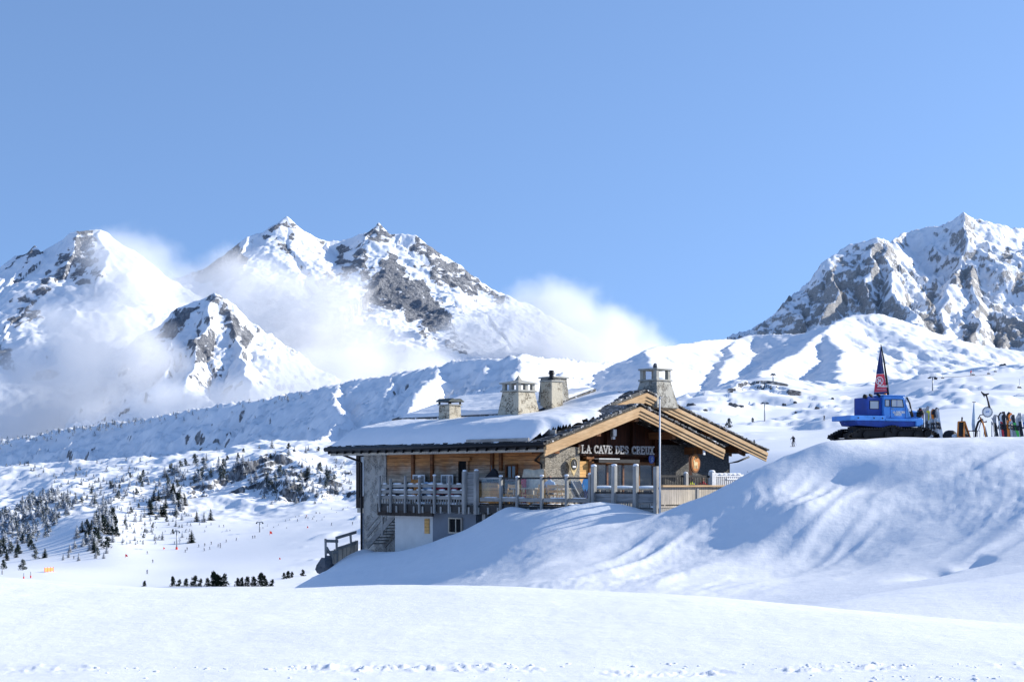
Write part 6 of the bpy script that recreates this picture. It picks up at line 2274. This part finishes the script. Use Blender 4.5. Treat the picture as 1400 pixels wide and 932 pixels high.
def tree_meshes(kind, seed, h=8.0):
    """crown of many drooping sprays round a tapered trunk"""
    r_ = random.Random(seed)
    tk = MB()
    lean = r_.uniform(-.2, .2)
    tk.tube([(0, 0, -.8), (0, 0, h * .3), (lean * .5, 0, h * .7), (lean, 0, h * .97)], [h * .024, h * .018, h * .010, h * .003], 6)
    cr = MB()
    if kind == 'conifer':
        wmax = h * r_.uniform(.31, .42)
        nl = 18
        for L in range(nl):
            t = L / (nl - 1)
            z = h * (.05 + .92 * t)
            rad = wmax * (1 - t) ** .8 * r_.uniform(.72, 1.12) + .05
            nb = max(4, int(11 * (1 - t * .65)))
            for k in range(nb):
                if r_.random() < .10:
                    continue
                a = 2 * PI * (k + r_.random()) / nb
                rr = rad * r_.uniform(.65, 1.2)
                wd = rr * r_.uniform(.36, .55) + .08
                dz = -h * .035 * r_.uniform(.4, 1.7)
                ca, sa = math.cos(a), math.sin(a)
                ox = lean * t
                p0 = Vector((ox, 0, z + h * .022))
                p1 = Vector((ox + ca * rr * .55 - sa * wd, sa * rr * .55 + ca * wd, z + dz * .4))
                p2 = Vector((ox + ca * rr, sa * rr, z + dz))
                p3 = Vector((ox + ca * rr * .55 + sa * wd, sa * rr * .55 - ca * wd, z + dz * .4))
                p4 = Vector((ox + ca * rr * .45, sa * rr * .45, z - h * .03))
                cr.add([p0, p1, p2, p3, p4], [(0, 1, 2), (0, 2, 3), (4, 2, 1), (4, 3, 2)])
    else:                                   # rounded stone-pine shapes and shrubs
        for c_ in range(13):
            a = r_.uniform(0, 2 * PI)
            q = r_.uniform(.03, .30) * h * (1.15 - c_ / 13)
            cz = h * (.14 + .76 * c_ / 12 + r_.uniform(-.04, .04))
            cr_ = h * r_.uniform(.13, .22) * (1.3 - cz / h * .75)
            cx_, cy_ = math.cos(a) * q, math.sin(a) * q
            for k in range(44):
                d = Vector((r_.gauss(0, 1), r_.gauss(0, 1), r_.gauss(0, .9))).normalized()
                p = Vector((cx_, cy_, cz)) + d * cr_ * r_.uniform(.55, 1.1)
                s_ = h * .045 * r_.uniform(.6, 1.4)
                u = d.orthogonal().normalized() * s_
                v = d.cross(u).normalized() * s_ * r_.uniform(.5, 1)
                cr.add([p - u, p + v * .8 + d * s_ * .5, p + u, p - v], [(0, 1, 2), (0, 2, 3)])
    return tk.mesh('trunk', M['tree_trunk']), cr


TREES = {}
for kind, mats in (('conifer', ('needles_dark', 'needles_snowy', 'needles_frosted')), ('round', ('needles_dark', 'needles_snowy', 'needles_shrub'))):
    for m_ in mats:
        TREES[(kind, m_)] = []
        for sd_ in range(4):
            tk, cr = tree_meshes(kind, 100 + sd_ * 7 + len(m_))
            TREES[(kind, m_)].append((tk, cr.mesh('crown', M[m_], False, False)))


def tree(name, label, loc, h, kind, mat, group):
    tk, cr = rt2.choice(TREES[(kind, mat)])
    o = thing(name, label, 'tree', loc, rt2.uniform(0, 6.28), group)
    s = h / 8.0
    o.scale = (s * rt2.uniform(.9, 1.2), s * rt2.uniform(.9, 1.2), s)
    for nm, me in (('trunk', tk), ('crown', cr)):
        c = bpy.data.objects.new(nm, me)
        COL.objects.link(c)
        c.parent = o
    return o


rt2 = random.Random(11)


def inside(poly, x, y):
    r_ = False
    for i in range(len(poly)):
        (xa_, ya_), (xb_, yb_) = poly[i], poly[i - 1]
        if (ya_ > y) != (yb_ > y) and x < (xb_ - xa_) * (y - ya_) / (yb_ - ya_) + xa_:
            r_ = not r_
    return r_


def grove(poly, n, hpx, kinds, name, label, group, mind=3.0):
    xs_, ys_ = [p[0] for p in poly], [p[1] for p in poly]
    done, tries = [], 0
    while len(done) < n and tries < n * 60:
        tries += 1
        px, py = rt2.uniform(min(xs_), max(xs_)), rt2.uniform(min(ys_), max(ys_))
        if not inside(poly, px, py) or any((px - a) ** 2 + ((py - c) * 1.6) ** 2 < mind ** 2 for a, c in done):
            continue
        done.append((px, py))
        q = mid_hit(px, py)
        h = rt2.uniform(*hpx) * q.y / F
        k, m_ = rt2.choice(kinds)
        tree(name, label, q - Vector((0, 0, .3)), h, k, m_, group)


C_, Rn = 'conifer', 'round'
D_, S_, Fr = 'needles_dark', 'needles_snowy', 'needles_frosted'
grove([(112, 752), (105, 735), (122, 712), (140, 697), (152, 703), (163, 716), (160, 742), (140, 756), (122, 760)], 46, (13, 20), [(C_, D_), (C_, S_), (Rn, D_), (C_, S_)], 'conifer', 'dark conifer in the dense grove at the foot of the left slope', 'conifers of the dense dark grove', 3.4)
grove([(-6, 742), (-6, 715), (30, 690), (60, 672), (108, 670), (112, 692), (70, 720), (40, 740), (15, 750)], 52, (12, 19), [(C_, Fr), (C_, Fr), (C_, S_)], 'conifer', 'frosted pale conifer in the grove at the far left', 'frosted conifers at the far left', 4.0)
grove([(-5, 772), (-5, 748), (30, 738), (60, 742), (68, 765), (35, 780), (10, 782)], 17, (11, 17), [(C_, D_), (Rn, S_), (Rn, D_)], 'conifer', 'dark snow-dusted conifer in the lower left corner of the slope', 'conifers in the lower left corner', 5.0)
grove([(84, 765), (100, 740), (130, 755), (165, 750), (140, 770), (100, 772)], 10, (9, 14), [(C_, S_), (Rn, S_)], 'conifer', 'loose conifer on the open snow below the dense grove', 'loose conifers below the dense grove', 6.0)
grove([(160, 742), (168, 700), (200, 690), (255, 700), (250, 735), (200, 748)], 34, (6, 13), [(C_, S_), (Rn, S_), (C_, Fr)], 'conifer', 'snow-dusted conifer scattered right of the dense grove', 'scattered conifers right of the dense grove', 6.5)
grove([(203, 704), (203, 688), (214, 676), (240, 674), (256, 690), (246, 704), (225, 708)], 22, (13, 19), [(C_, S_), (C_, D_)], 'conifer', 'conifer in the cluster in the middle of the left slope', 'conifers of the middle cluster', 4.0)
grove([(100, 690), (110, 660), (160, 655), (200, 650), (205, 670), (160, 690)], 30, (7, 12), [(C_, Fr), (Rn, S_)], 'conifer', 'small frosted conifer high on the left slope above the groves', 'small conifers above the groves', 5.0)
grove([(215, 668), (235, 640), (280, 628), (330, 632), (340, 650), (290, 668), (240, 676)], 36, (9, 16), [(C_, S_), (C_, Fr), (Rn, S_)], 'conifer', 'frosted conifer around the rock band in the middle of the slope', 'conifers around the rock band', 4.5)
grove([(335, 672), (340, 652), (400, 640), (470, 632), (478, 660), (440, 682), (380, 678)], 44, (8, 15), [(C_, S_), (Rn, S_), (C_, Fr)], 'conifer', 'snow-dusted conifer among the rocks left of the chalet', 'conifers among the rocks left of the chalet', 5.0)
grove([(300, 640), (310, 624), (360, 612), (400, 610), (470, 612), (470, 624), (380, 630)], 18, (6, 11), [(C_, S_), (Rn, D_)], 'conifer', 'small conifer on the bright snow crest left of the chalet roof', 'small conifers on the bright crest', 7.0)
for px, py, hp, lb in ((262, 742, 19, 'single dark conifer standing alone above the run'), (269, 713, 16, 'left conifer of three on the open snow above the run'), (279, 714, 15, 'middle conifer of three on the open snow above the run'), (288, 711, 17, 'right conifer of three on the open snow above the run'),
                       (222, 738, 13, 'conifer beside the left lift pylon'), (372, 612, 13, 'dark conifer topping the bright snow crest'), (420, 656, 18, 'tallest conifer among the rocks left of the chalet'), (405, 688, 11, 'conifer at the foot of the lower rock band')):
    q = mid_hit(px, py)
    tree('conifer', lb, q - Vector((0, 0, .3)), hp * q.y / F, C_, D_ if hp > 15 else S_, None)
for k, (px, py, hp) in enumerate([(236, 803, 13), (245, 803, 9), (255, 802, 10), (266, 803, 14), (274, 802, 10), (283, 802, 11), (292, 802, 20), (297, 803, 16), (301, 802, 14), (308, 801, 17), (325, 802, 10), (331, 803, 12), (339, 802, 13), (346, 802, 13), (357, 802, 18), (362, 803, 14), (372, 802, 9), (198, 804, 7), (388, 791, 8), (394, 790, 9), (399, 789, 7), (414, 787, 8)]):
    q = P(px, py + 1.0, 150)
    g = _hit(mid_h, px, min(py, 801), 180, 700)
    q = Vector((g[0], g[1], float(mid_h(np.array([g[0]]), np.array([g[1]]))[0])))
    tree('dwarf_pine', 'dark dwarf pine in the row behind the foreground crest' if k < 18 else 'dark dwarf pine on the lip left of the plank revetment', q - Vector((0, 0, .6)), (hp + 4) * q.y / F, Rn, 'needles_shrub', 'dwarf pines behind the foreground crest' if k < 18 else 'dwarf pines by the revetment')
for px, py, hp, lb in ((997, 585, 15, 'grey frosted shrub on the snow right of the chalet roof'), (1029, 579, 7, 'small shrub on the snow below the left lift pylon on the right'), (1031, 607, 8, 'small frosted shrub just above the right barge board'), (1021, 602, 6, 'tiny shrub on the snow above the right barge board'), (1022, 645, 5, 'dark shrub beyond the slatted gate')):
    q = mid_hit(px, py, 110)
    tree('shrub', lb, q - Vector((0, 0, .3)), hp * q.y / F, Rn, S_, None)

# rocks poking through the right-hand snow field
for k, (px, py, w_, h_, lb) in enumerate([(947, 554, 16, 5, 'dark flat rock outcrop above the right roof slope'), (1000, 555, 14, 5, 'long dark rock outcrop in the middle of the right snow field'), (1012, 557, 10, 3, 'low rock just right of the long outcrop'), (965, 562, 8, 3, 'small rock below the flat outcrop'),
                                          (1072, 554, 5, 3, 'small dark boulder right of the lift pylon, nearest it'), (1087, 552, 6, 3, 'boulder between the two lift pylons, upper one'), (1118, 559, 8, 4, 'wide boulder left of the blue vehicle'), (1139, 546, 4, 3, 'dark boulder above the vehicle bed'), (1088, 565, 6, 3, 'flat stone low on the right snow field'), (1349, 499, 10, 4, 'dark rock on the skyline left of the upper chairs'), (1371, 500, 9, 4, 'dark rock on the skyline at the upper right')]):
    q = mid_hit(px, py, 110)
    s_ = q.y / F
    b = MB()
    rr_ = random.Random(k + 60)
    for j_ in range(4):
        b.ball((rr_.uniform(-.35, .35) * w_ * s_, rr_.uniform(-1, 1) * s_, rr_.uniform(-.1, .3) * h_ * s_), 1, w_ * s_ * rr_.uniform(.2, .36), 2.5 * s_, h_ * s_ * rr_.uniform(.4, .7), 10, 7, .22, rr_)
    o = b.build('rock_outcrop', M['rock_mat'])
    o.location = q
    tag(o, lb, 'rock')

# ------------------------------------------------------------------ lifts


def pylon(px, pyb, pyt, label, arm=11):
    q = mid_hit(px, pyb, 110)
    s_ = q.y / F
    hgt = (pyb - pyt) * s_
    t_ = thing('lift_pylon', label, 'lift pylon', q, R(12), 'chairlift pylons')
    b = MB(); b.tube([(0, 0, -1), (0, 0, hgt)], [.95 * s_, .65 * s_], 10); b.build('mast', M['grey_metal'], t_, True)
    b = MB(); b.box((-arm * s_ / 2, -.2, hgt - 1.1 * s_), (arm * s_ / 2, .2, hgt + .1 * s_)); b.build('crossarm', M['grey_metal'], t_)
    for s in (-1, 1):
        b = MB(); b.box((s * arm * .46 * s_ - .9 * s_, -1.0, hgt - 2.6 * s_), (s * arm * .46 * s_ + .9 * s_, 1.0, hgt - 1.2 * s_)); b.build('sheave_train', M['rubber'], t_)
    b = MB(); b.tube([(-arm * .3 * s_, 0, hgt), (-arm * .3 * s_, 0, hgt + 1.6 * s_), (arm * .3 * s_, 0, hgt + 1.6 * s_), (arm * .3 * s_, 0, hgt)], .22 * s_, 6); b.build('lifting_frame', M['grey_metal'], t_)
    return q, s_, hgt


PY = [pylon(1045.5, 576, 550.5, 'grey chairlift pylon on the snow field between chalet roof and vehicle', 8), pylon(1275, 535, 516, 'grey chairlift pylon above the ski rack', 10), pylon(241.5, 751, 726, 'chairlift pylon with red foot padding at the edge of the run', 8), pylon(355, 727, 713, 'chairlift pylon on the mound above the run', 9), pylon(1057, 522, 511, 'tiny chairlift pylon on the knoll under the shaded spur', 5)]
b = MB(); q, s_, hgt = PY[2]; b.tube([(0, 0, -.2), (0, 0, 3 * s_)], 1.5 * s_, 10); o = b.build('padding', M['marker_red'], None)
o.parent = [x for x in COL.objects if x.get('label', '').startswith('chairlift pylon with red')][0]
for k, (px, py, lb) in enumerate([(1279.5, 522, 'chairlift chair just right of its pylon'), (1289, 520.5, 'chairlift chair between pylon and red figure'), (1331, 516, 'chairlift chair below the red figure'), (1352, 515.5, 'dark chairlift chair right of the red figure'), (1361, 511.5, 'pale chairlift chair on the upper slope'), (1394, 537.5, 'chairlift chair low at the right edge')]):
    q = mid_hit(px, py + 3, 110)
    s_ = q.y / F
    t_ = thing('lift_chair', lb, 'lift chair', q + Vector((0, 0, 2.0)), R(20), 'chairs of the lift')
    b = MB(); b.tube([(0, 0, 3.2), (0, 0, 1.6), (-.3, .2, .4)], .06, 6); b.build('hanger', M['grey_metal'], t_)
    b = MB(); b.box((-.8, -.25, 0), (.8, .25, .12)); b.build('seat', M['rubber'], t_)
    b = MB(); b.box((-.8, .18, .13), (.8, .26, .5)); b.build('backrest', M['rubber'], t_)
b = MB()
q0, s0, h0 = PY[1]
for off in (-4.2, 4.2):
    pa = q0 + Vector((off * s0, 0, h0 - 1.5 * s0)); e_ = P(1425 + off, 500, 1000)
    b.tube([pa + (e_ - pa) * (i / 10) - Vector((0, 0, 6 * (i / 10) * (1 - i / 10))) for i in range(11)], .05, 5)
o = b.build('lift_cable', M['rubber'])
tag(o, 'pair of thin chairlift cables running up from the pylon above the ski rack', 'cable')

# ------------------------------------------------------------------ skiers and piste markers
SK = {}
for nm, jm, tm in (('black', 'dark_cloth', 'dark_cloth'), ('red', 'marker_red', 'dark_cloth'), ('navy', 'navy_cloth', 'dark_cloth'), ('orange', 'orange_cloth', 'navy_cloth')):
    SK[nm] = person_mesh('ski', M[jm], M[tm])
sm = MB()
for s in (-1, 1):
    sm.hexa([(s * .11 - .05, -.85, .0), (s * .11 + .05, -.85, .0), (s * .11 + .05, .75, .0), (s * .11 - .05, .75, .0)], [(s * .11 - .05, -.95, .05), (s * .11 + .05, -.95, .05), (s * .11 + .05, .75, .03), (s * .11 - .05, .75, .03)])
ski_me = sm.mesh('skis', M['rubber'])
pl_ = MB()
for s in (-1, 1):
    pl_.tube([(s * .29, -.48, 1.08), (s * .34, .25, .15)], .018, 5)
pole_me = pl_.mesh('ski_poles', M['grey_metal'])
WHERE = [(101, 764, 'black', 'on the left end of the run'), (201.5, 757, 'black', 'above the orange barrier'), (209, 769, 'black', 'low on the run near the foreground crest'), (201, 784, 'navy', 'lowest on the run, just above the foreground'), (253, 755, 'black', 'right below the red-padded pylon'), (256, 752, 'black', 'right beside the red-padded pylon'), (272, 748, 'navy', 'below the lone conifer'),
         (280, 746.5, 'black', 'right of the lone conifer, first of a loose group'), (279.5, 753, 'black', 'at the lower edge of the loose group'), (287, 751, 'navy', 'in the middle of the loose group'), (289, 744, 'black', 'at the top of the loose group'), (298, 747.5, 'black', 'left of a close pair'), (301, 749, 'navy', 'lower of a close pair'), (301, 746, 'black', 'upper of a close pair'), (309.5, 741, 'black', 'climbing under the mound'),
         (323, 739, 'black', 'under the right end of the mound'), (345.5, 736, 'navy', 'left of a pair below the mound pylon'), (348.5, 735.5, 'black', 'right of a pair below the mound pylon'), (306, 721, 'black', 'on the slope below the three conifers'), (407, 713, 'navy', 'on the upper run left of the revetment'), (419, 707, 'orange', 'on the upper run below the rocks'), (453, 718.5, 'black', 'on the upper run near the chalet'), (482, 717, 'black', 'on the run just left of the bay window'),
         (1085, 610.5, 'black', 'alone on the snow right of the chalet'), (1127, 575, 'black', 'on the snow left of the vehicle')]
for px, py, c, lb in WHERE:
    q = mid_hit(px, py, 110)
    o = bpy.data.objects.new('person', SK[c])
    COL.objects.link(o)
    o.location = q + Vector((0, 0, .02))
    o.rotation_euler = (0, 0, rt2.uniform(-1.2, 1.2))
    for nm, me in (('skis', ski_me), ('ski_poles', pole_me)):
        k = bpy.data.objects.new(nm, me); COL.objects.link(k); k.parent = o
    tag(o, 'skier in ' + {'black': 'black', 'navy': 'navy', 'orange': 'orange', 'red': 'red'}[c] + ' ' + lb, 'person', 'skiers on the runs')


def marker(px, py, hp, label, mat='marker_red'):
    q = mid_hit(px, py, 110)
    s_ = q.y / F
    t_ = thing('piste_marker', label, 'marker', q, rt2.uniform(-.5, .5), 'piste markers')
    b = MB(); b.tube([(0, 0, -.3), (0, 0, hp * s_)], .28 * s_, 6); b.build('pole', M[mat], t_)
    b = MB(); b.prism([(-.2 * s_, -.05, hp * .35 * s_), (hp * .62 * s_, -.05, hp * .2 * s_), (hp * .5 * s_, -.05, hp * .75 * s_), (-.2 * s_, -.05, hp * s_)], (0, .12, 0)); b.build('flag', M[mat], t_)


for px, py, hp, lb in ((171.5, 762, 5, 'red marker flag on the run below the dense grove'), (369, 731, 5.5, 'red marker flag on the run right of the mound pylon'), (223.5, 751, 3.5, 'small red marker at the foot of the slope left of the pylon'), (382, 765, 3, 'small red marker in the middle of the lower run'), (420, 722, 3, 'small red marker on the upper run')):
    marker(px, py, hp, lb)
b = MB()
q0, q1 = mid_hit(61, 782), mid_hit(73, 781)
t_ = thing('safety_net', 'orange safety net on posts at the left end of the run', 'net', q0)
d = q1 - q0
b.prism([Vector((0, 0, .2)), d + Vector((0, 0, .2)), d + Vector((0, 0, 1.4)), Vector((0, 0, 1.5))], (0, .04, 0)); b.build('netting', M['marker_orange'], t_)
for k in range(4):
    p = d * (k / 3)
    b = MB(); b.tube([p + Vector((0, 0, -.3)), p + Vector((0, 0, 1.7))], .09, 6); b.build('post', M['marker_red'], t_)
for k, (px, py, hp, mt, lb) in enumerate([(32.5, 791, 8, 'marker_orange', 'orange padded post behind the foreground at the left'), (42, 790, 9, 'grey_metal', 'thin grey post beside the orange padded post'), (3, 785, 13, 'grey_metal', 'grey signpost at the left edge')]):
    q = mid_hit(px, py)
    s_ = q.y / F
    t_ = thing('snow_post', lb, 'post', q)
    b = MB(); b.tube([(0, 0, -.3), (0, 0, hp * s_)], .5 * s_, 8); b.build('shaft', M['grey_metal'], t_)
    b = MB(); b.tube([(0, 0, .1), (0, 0, hp * .4 * s_)], .95 * s_, 8); b.build('padding', M['marker_red' if k < 2 else 'grey_metal'], t_)

# red figure on the far slope
q = mid_hit(1327, 513, 300)
o = bpy.data.objects.new('person', SK['red']); COL.objects.link(o); o.location = q; o.rotation_euler = (0, 0, .6); o.scale = (1.6, 1.6, 1.6)
for nm, me in (('skis', ski_me), ('ski_poles', pole_me)):
    k = bpy.data.objects.new(nm, me); COL.objects.link(k); k.parent = o
tag(o, 'skier in a red suit high on the right-hand snow field', 'person', 'skiers on the runs')

# crumbs of snow along a ski track in the foreground
b = MB()
rr_ = random.Random(3)
for k in range(420):
    px = rr_.uniform(120, 1420)
    t = (px - 700) / 700
    if rr_.random() < .55:
        pc = 917 - 6 * (1 - abs(t)) - 8 * max(0, t) + rr_.gauss(0, 2.2)
        dens = 1.0
    else:
        if px < 1080 and rr_.random() < .9:
            continue
        pc = 927 + rr_.gauss(0, 3)
    if fbm(np.array([px / 60.0]), np.array([pc / 60.0]), 5, 2)[0] < rr_.uniform(-.5, .4):
        continue
    Y = 1.0
    for it in range(3):
        pass
    ys = np.linspace(10, 26, 300)
    dd = (HY - pc) / F * ys - near_h((px - 700) / F * ys, ys)
    k2 = int(np.argmax(dd > 0)) if (dd > 0).any() and dd[0] < 0 else int(np.argmin(np.abs(dd)))
    y = ys[k2]
    x = (px - 700) / F * y
    s_ = abs(rr_.gauss(0, 1)) * .008 + .004
    b.ball((x, y, near_z(x, y) - s_ * .1), s_, 1.6, 1.4, .8, 7, 5, .3, rr_)
o = b.build('snow_crumbs', M['snow_roof'], None, True)
tag(o, 'crumbs of snow thrown up along a ski track in the foreground', 'snow crumbs', kind='stuff')

# low scrub and far small trees: too many and too small to count
b = MB()
rr_ = random.Random(77)
ZN = [([(-5, 640), (-5, 605), (100, 590), (220, 640), (200, 655), (90, 668)], 130, (3, 6)), ([(60, 690), (110, 660), (210, 652), (225, 690), (165, 700)], 120, (3, 7)), ([(165, 745), (170, 700), (260, 700), (300, 720), (240, 745)], 90, (2, 5)),
      ([(225, 670), (240, 640), (335, 630), (480, 628), (482, 668), (440, 690), (370, 690), (330, 660)], 260, (2.5, 6)), ([(-5, 740), (-5, 700), (60, 672), (105, 690), (60, 740)], 170, (6, 12)), ([(300, 728), (330, 716), (400, 708), (470, 690), (485, 700), (400, 722)], 26, (1.5, 3))]
for poly, cnt, (h0_, h1_) in ZN:
    k = 0
    xs_b, ys_b = [p[0] for p in poly], [p[1] for p in poly]
    while k < cnt:
        px, py = rr_.uniform(min(xs_b), max(xs_b)), rr_.uniform(min(ys_b), max(ys_b))
        if not inside(poly, px, py):
            continue
        k += 1
        q = mid_hit(px, py)
        hh_ = rr_.uniform(h0_, h1_) * q.y / F
        rw = hh_ * rr_.uniform(.22, .38)
        for L in range(7):
            t = L / 6
            rad = rw * (1 - t) ** .7 + .08
            for j_ in range(5):
                a = rr_.uniform(0, 6.28)
                c, s = math.cos(a), math.sin(a)
                z = q.z + hh_ * (.03 + .88 * t)
                w_ = rad * .6
                b.add([(q.x, q.y, z + hh_ * .12), (q.x + c * rad - s * w_, q.y + s * rad + c * w_, z), (q.x + c * rad * 1.2, q.y + s * rad * 1.2, z - hh_ * .06), (q.x + c * rad + s * w_, q.y + s * rad - c * w_, z)], [(0, 1, 2), (0, 2, 3)])
for k in range(150):                 # trees along the crest of the shaded ridge
    px = rr_.uniform(-10, 200) if k < 110 else rr_.uniform(200, 420)
    py = np.interp(px, [-10, 0, 50, 100, 150, 200, 250, 300, 350, 420], [601, 600, 592, 583, 577, 570, 562, 553, 546, 533]) + abs(rr_.gauss(0, 5))
    Y_ = np.interp(px, [-10, 0, 50, 100, 150, 200, 250, 300, 350, 420], [2660, 2650, 2590, 2540, 2480, 2430, 2370, 2320, 2270, 2200]) - 40
    q = P(px, py + 2, Y_)
    hh_ = rr_.uniform(3.0, 6.5) * Y_ / F
    rw = hh_ * .3
    for L in range(6):
        t = L / 5
        rad = rw * (1 - t) ** .7 + .1
        for j_ in range(5):
            a = rr_.uniform(0, 6.28)
            c, s = math.cos(a), math.sin(a)
            z = q.z - hh_ * .2 + hh_ * (.03 + .95 * t)
            w_ = rad * .6
            b.add([(q.x, q.y, z + hh_ * .12), (q.x + c * rad - s * w_, q.y + s * rad + c * w_, z), (q.x + c * rad * 1.2, q.y + s * rad * 1.2, z - hh_ * .06), (q.x + c * rad + s * w_, q.y + s * rad - c * w_, z)], [(0, 1, 2), (0, 2, 3)])
me = b.mesh('scrub', M['needles_snowy'], False, False)
o = bpy.data.objects.new('scrub', me)
COL.objects.link(o)
tag(o, 'low snow-dusted scrub and saplings strewn over the left-hand slope', 'scrub', kind='stuff')
# ------------------------------------------------------------------ clouds: real volumes standing among the mountains
def cloud(name, label, puffs, dens, seed, nscale=300.0, amp=1.35, soft=.5):
    n = N('cloud_' + str(seed))
    pos = n.pos()
    nz = n.n('ShaderNodeTexNoise')
    mp = n.n('ShaderNodeMapping')
    n.set(mp, 'Vector', pos)
    mp.inputs['Scale'].default_value = (1 / nscale,) * 3
    mp.inputs['Location'].default_value = (seed * 3.7, seed * 1.3, seed * 2.1)
    n.set(nz, 'Vector', mp.outputs[0])
    nz.inputs['Scale'].default_value = 1.0
    nz.inputs['Detail'].default_value = 5.5
    nz.inputs['Roughness'].default_value = .56
    best = None
    lo, hi = Vector((1e9,) * 3), Vector((-1e9,) * 3)
    for px, py, Y, rx, rz in puffs:
        c = P(px, py, Y)
        r = Vector((rx * Y / F, max(rx, rz) * .8 * Y / F, rz * Y / F))
        for k in range(3):
            lo[k] = min(lo[k], c[k] - r[k] * 1.12)
            hi[k] = max(hi[k], c[k] + r[k] * 1.12)
        sb = n.n('ShaderNodeVectorMath', operation='SUBTRACT')
        n.set(sb, 0, pos)
        sb.inputs[1].default_value = c
        dv = n.n('ShaderNodeVectorMath', operation='DIVIDE')
        n.set(dv, 0, sb.outputs[0])
        dv.inputs[1].default_value = r
        ln = n.n('ShaderNodeVectorMath', operation='LENGTH')
        n.set(ln, 0, dv.outputs[0])
        d = ln.outputs['Value']
        best = d if best is None else n.math('SMOOTH_MIN', best, d, .35)
    f = n.math('ADD', n.math('SUBTRACT', .80, best), n.math('MULTIPLY', n.math('SUBTRACT', nz.outputs[0], .5), amp))
    den = n.math('MULTIPLY', n.ramp(f, 0.0, soft), dens)
    vol = n.n('ShaderNodeVolumePrincipled')
    n.set(vol, 'Color', (.935, .938, .945))
    n.set(vol, 'Density', den)
    n.set(vol, 'Anisotropy', .15)
    n.t.links.new(vol.outputs[0], n.out.inputs['Volume'])
    b = MB()
    b.box(lo, hi)
    o = b.build(name, n.mat)
    return tag(o, label, 'cloud', 'clouds between the mountains', 'stuff')


cloud('cloud', 'thick pale cloud filling the valley at the far left', [(60, 530, 4600, 105, 105), (110, 480, 4600, 105, 105), (163, 445, 4600, 62, 70), (195, 500, 4600, 85, 95), (110, 570, 4600, 160, 85), (10, 580, 4600, 110, 80), (235, 565, 4600, 100, 62), (60, 610, 4600, 140, 50)], 0.012, 1, 200)
cloud('cloud', 'low cloud bank in front of the small rocky peak', [(250, 562, 4300, 120, 58), (330, 553, 4300, 130, 56), (420, 522, 4350, 120, 64), (500, 508, 4350, 105, 62), (570, 503, 4350, 90, 48)], .010, 2, 180)
cloud('cloud', 'cloud plume streaming off the far left peak', [(155, 338, 6050, 65, 52), (185, 362, 6050, 85, 75), (228, 400, 6050, 78, 68), (180, 415, 6000, 100, 72), (250, 440, 6000, 80, 62)], .009, 3, 300, 1.45, .65)
cloud('cloud', 'broad cloud bank lying across the foot of the twin-summit massif', [(300, 400, 5650, 90, 66), (350, 418, 5650, 110, 88), (420, 432, 5650, 112, 92), (480, 478, 5650, 108, 74), (555, 502, 5650, 95, 50), (400, 490, 5650, 170, 75)], .010, 4, 230)
cloud('cloud', 'rounded cloud bank behind the ridge in the middle of the picture', [(650, 465, 5900, 85, 68), (700, 452, 5900, 90, 80), (748, 446, 5900, 88, 88), (795, 456, 5900, 85, 72), (840, 456, 5900, 88, 78), (885, 480, 5900, 62, 52), (760, 500, 5900, 200, 72)], .009, 5, 250)
# ------------------------------------------------------------------ light, sky, camera
SUN = Vector((.885, .22, .40)).normalized()
EL = math.asin(SUN.z)
AZ = math.atan2(SUN.x, SUN.y)
w = bpy.data.worlds.new('World')
scene.world = w
w.use_nodes = True
t = w.node_tree
t.nodes.clear()
wo = t.nodes.new('ShaderNodeOutputWorld')
bg = t.nodes.new('ShaderNodeBackground')
sk = t.nodes.new('ShaderNodeTexSky')
sk.sky_type = 'NISHITA'
sk.sun_disc = False
sk.sun_elevation = EL
sk.sun_rotation = AZ
sk.altitude = 1900
sk.air_density = 1.0
sk.dust_density = 1.2
sk.ozone_density = 3.0
tcn = t.nodes.new('ShaderNodeTexCoord')
va = t.nodes.new('ShaderNodeVectorMath')
va.operation = 'ADD'
va.inputs[1].default_value = (0, 0, .30)
t.links.new(tcn.outputs['Generated'], va.inputs[0])
vn = t.nodes.new('ShaderNodeVectorMath')
vn.operation = 'NORMALIZE'
t.links.new(va.outputs[0], vn.inputs[0])
t.links.new(vn.outputs[0], sk.inputs[0])
t.links.new(sk.outputs[0], bg.inputs[0])
bg.inputs[1].default_value = .142
t.links.new(bg.outputs[0], wo.inputs[0])
sd = bpy.data.lights.new('sun', 'SUN')
sd.energy = 3.2
sd.angle = R(.5)
sd.color = (1.0, .95, .86)
so = bpy.data.objects.new('sun', sd)
COL.objects.link(so)
so.rotation_euler = (-SUN).to_track_quat('-Z', 'Y').to_euler()
so.location = SUN * 200
cam = bpy.data.cameras.new('camera')
co = bpy.data.objects.new('camera', cam)
COL.objects.link(co)
co.rotation_euler = (PI / 2, 0, 0)
cam.sensor_width = 36
cam.lens = 36 * F / 1400
cam.shift_y = (HY - 466) / 1400
cam.clip_start = .5
cam.clip_end = 60000
scene.camera = co
vs = scene.view_settings
vs.view_transform = 'Standard'
vs.look = 'None'
vs.exposure = 1.04
vs.gamma = 1
vs.use_curve_mapping = False
cy = scene.cycles
cy.max_bounces = 10
cy.diffuse_bounces = 3
cy.glossy_bounces = 3
cy.transparent_max_bounces = 16
cy.volume_bounces = 8
cy.use_denoising = True
cy.sample_clamp_indirect = 6
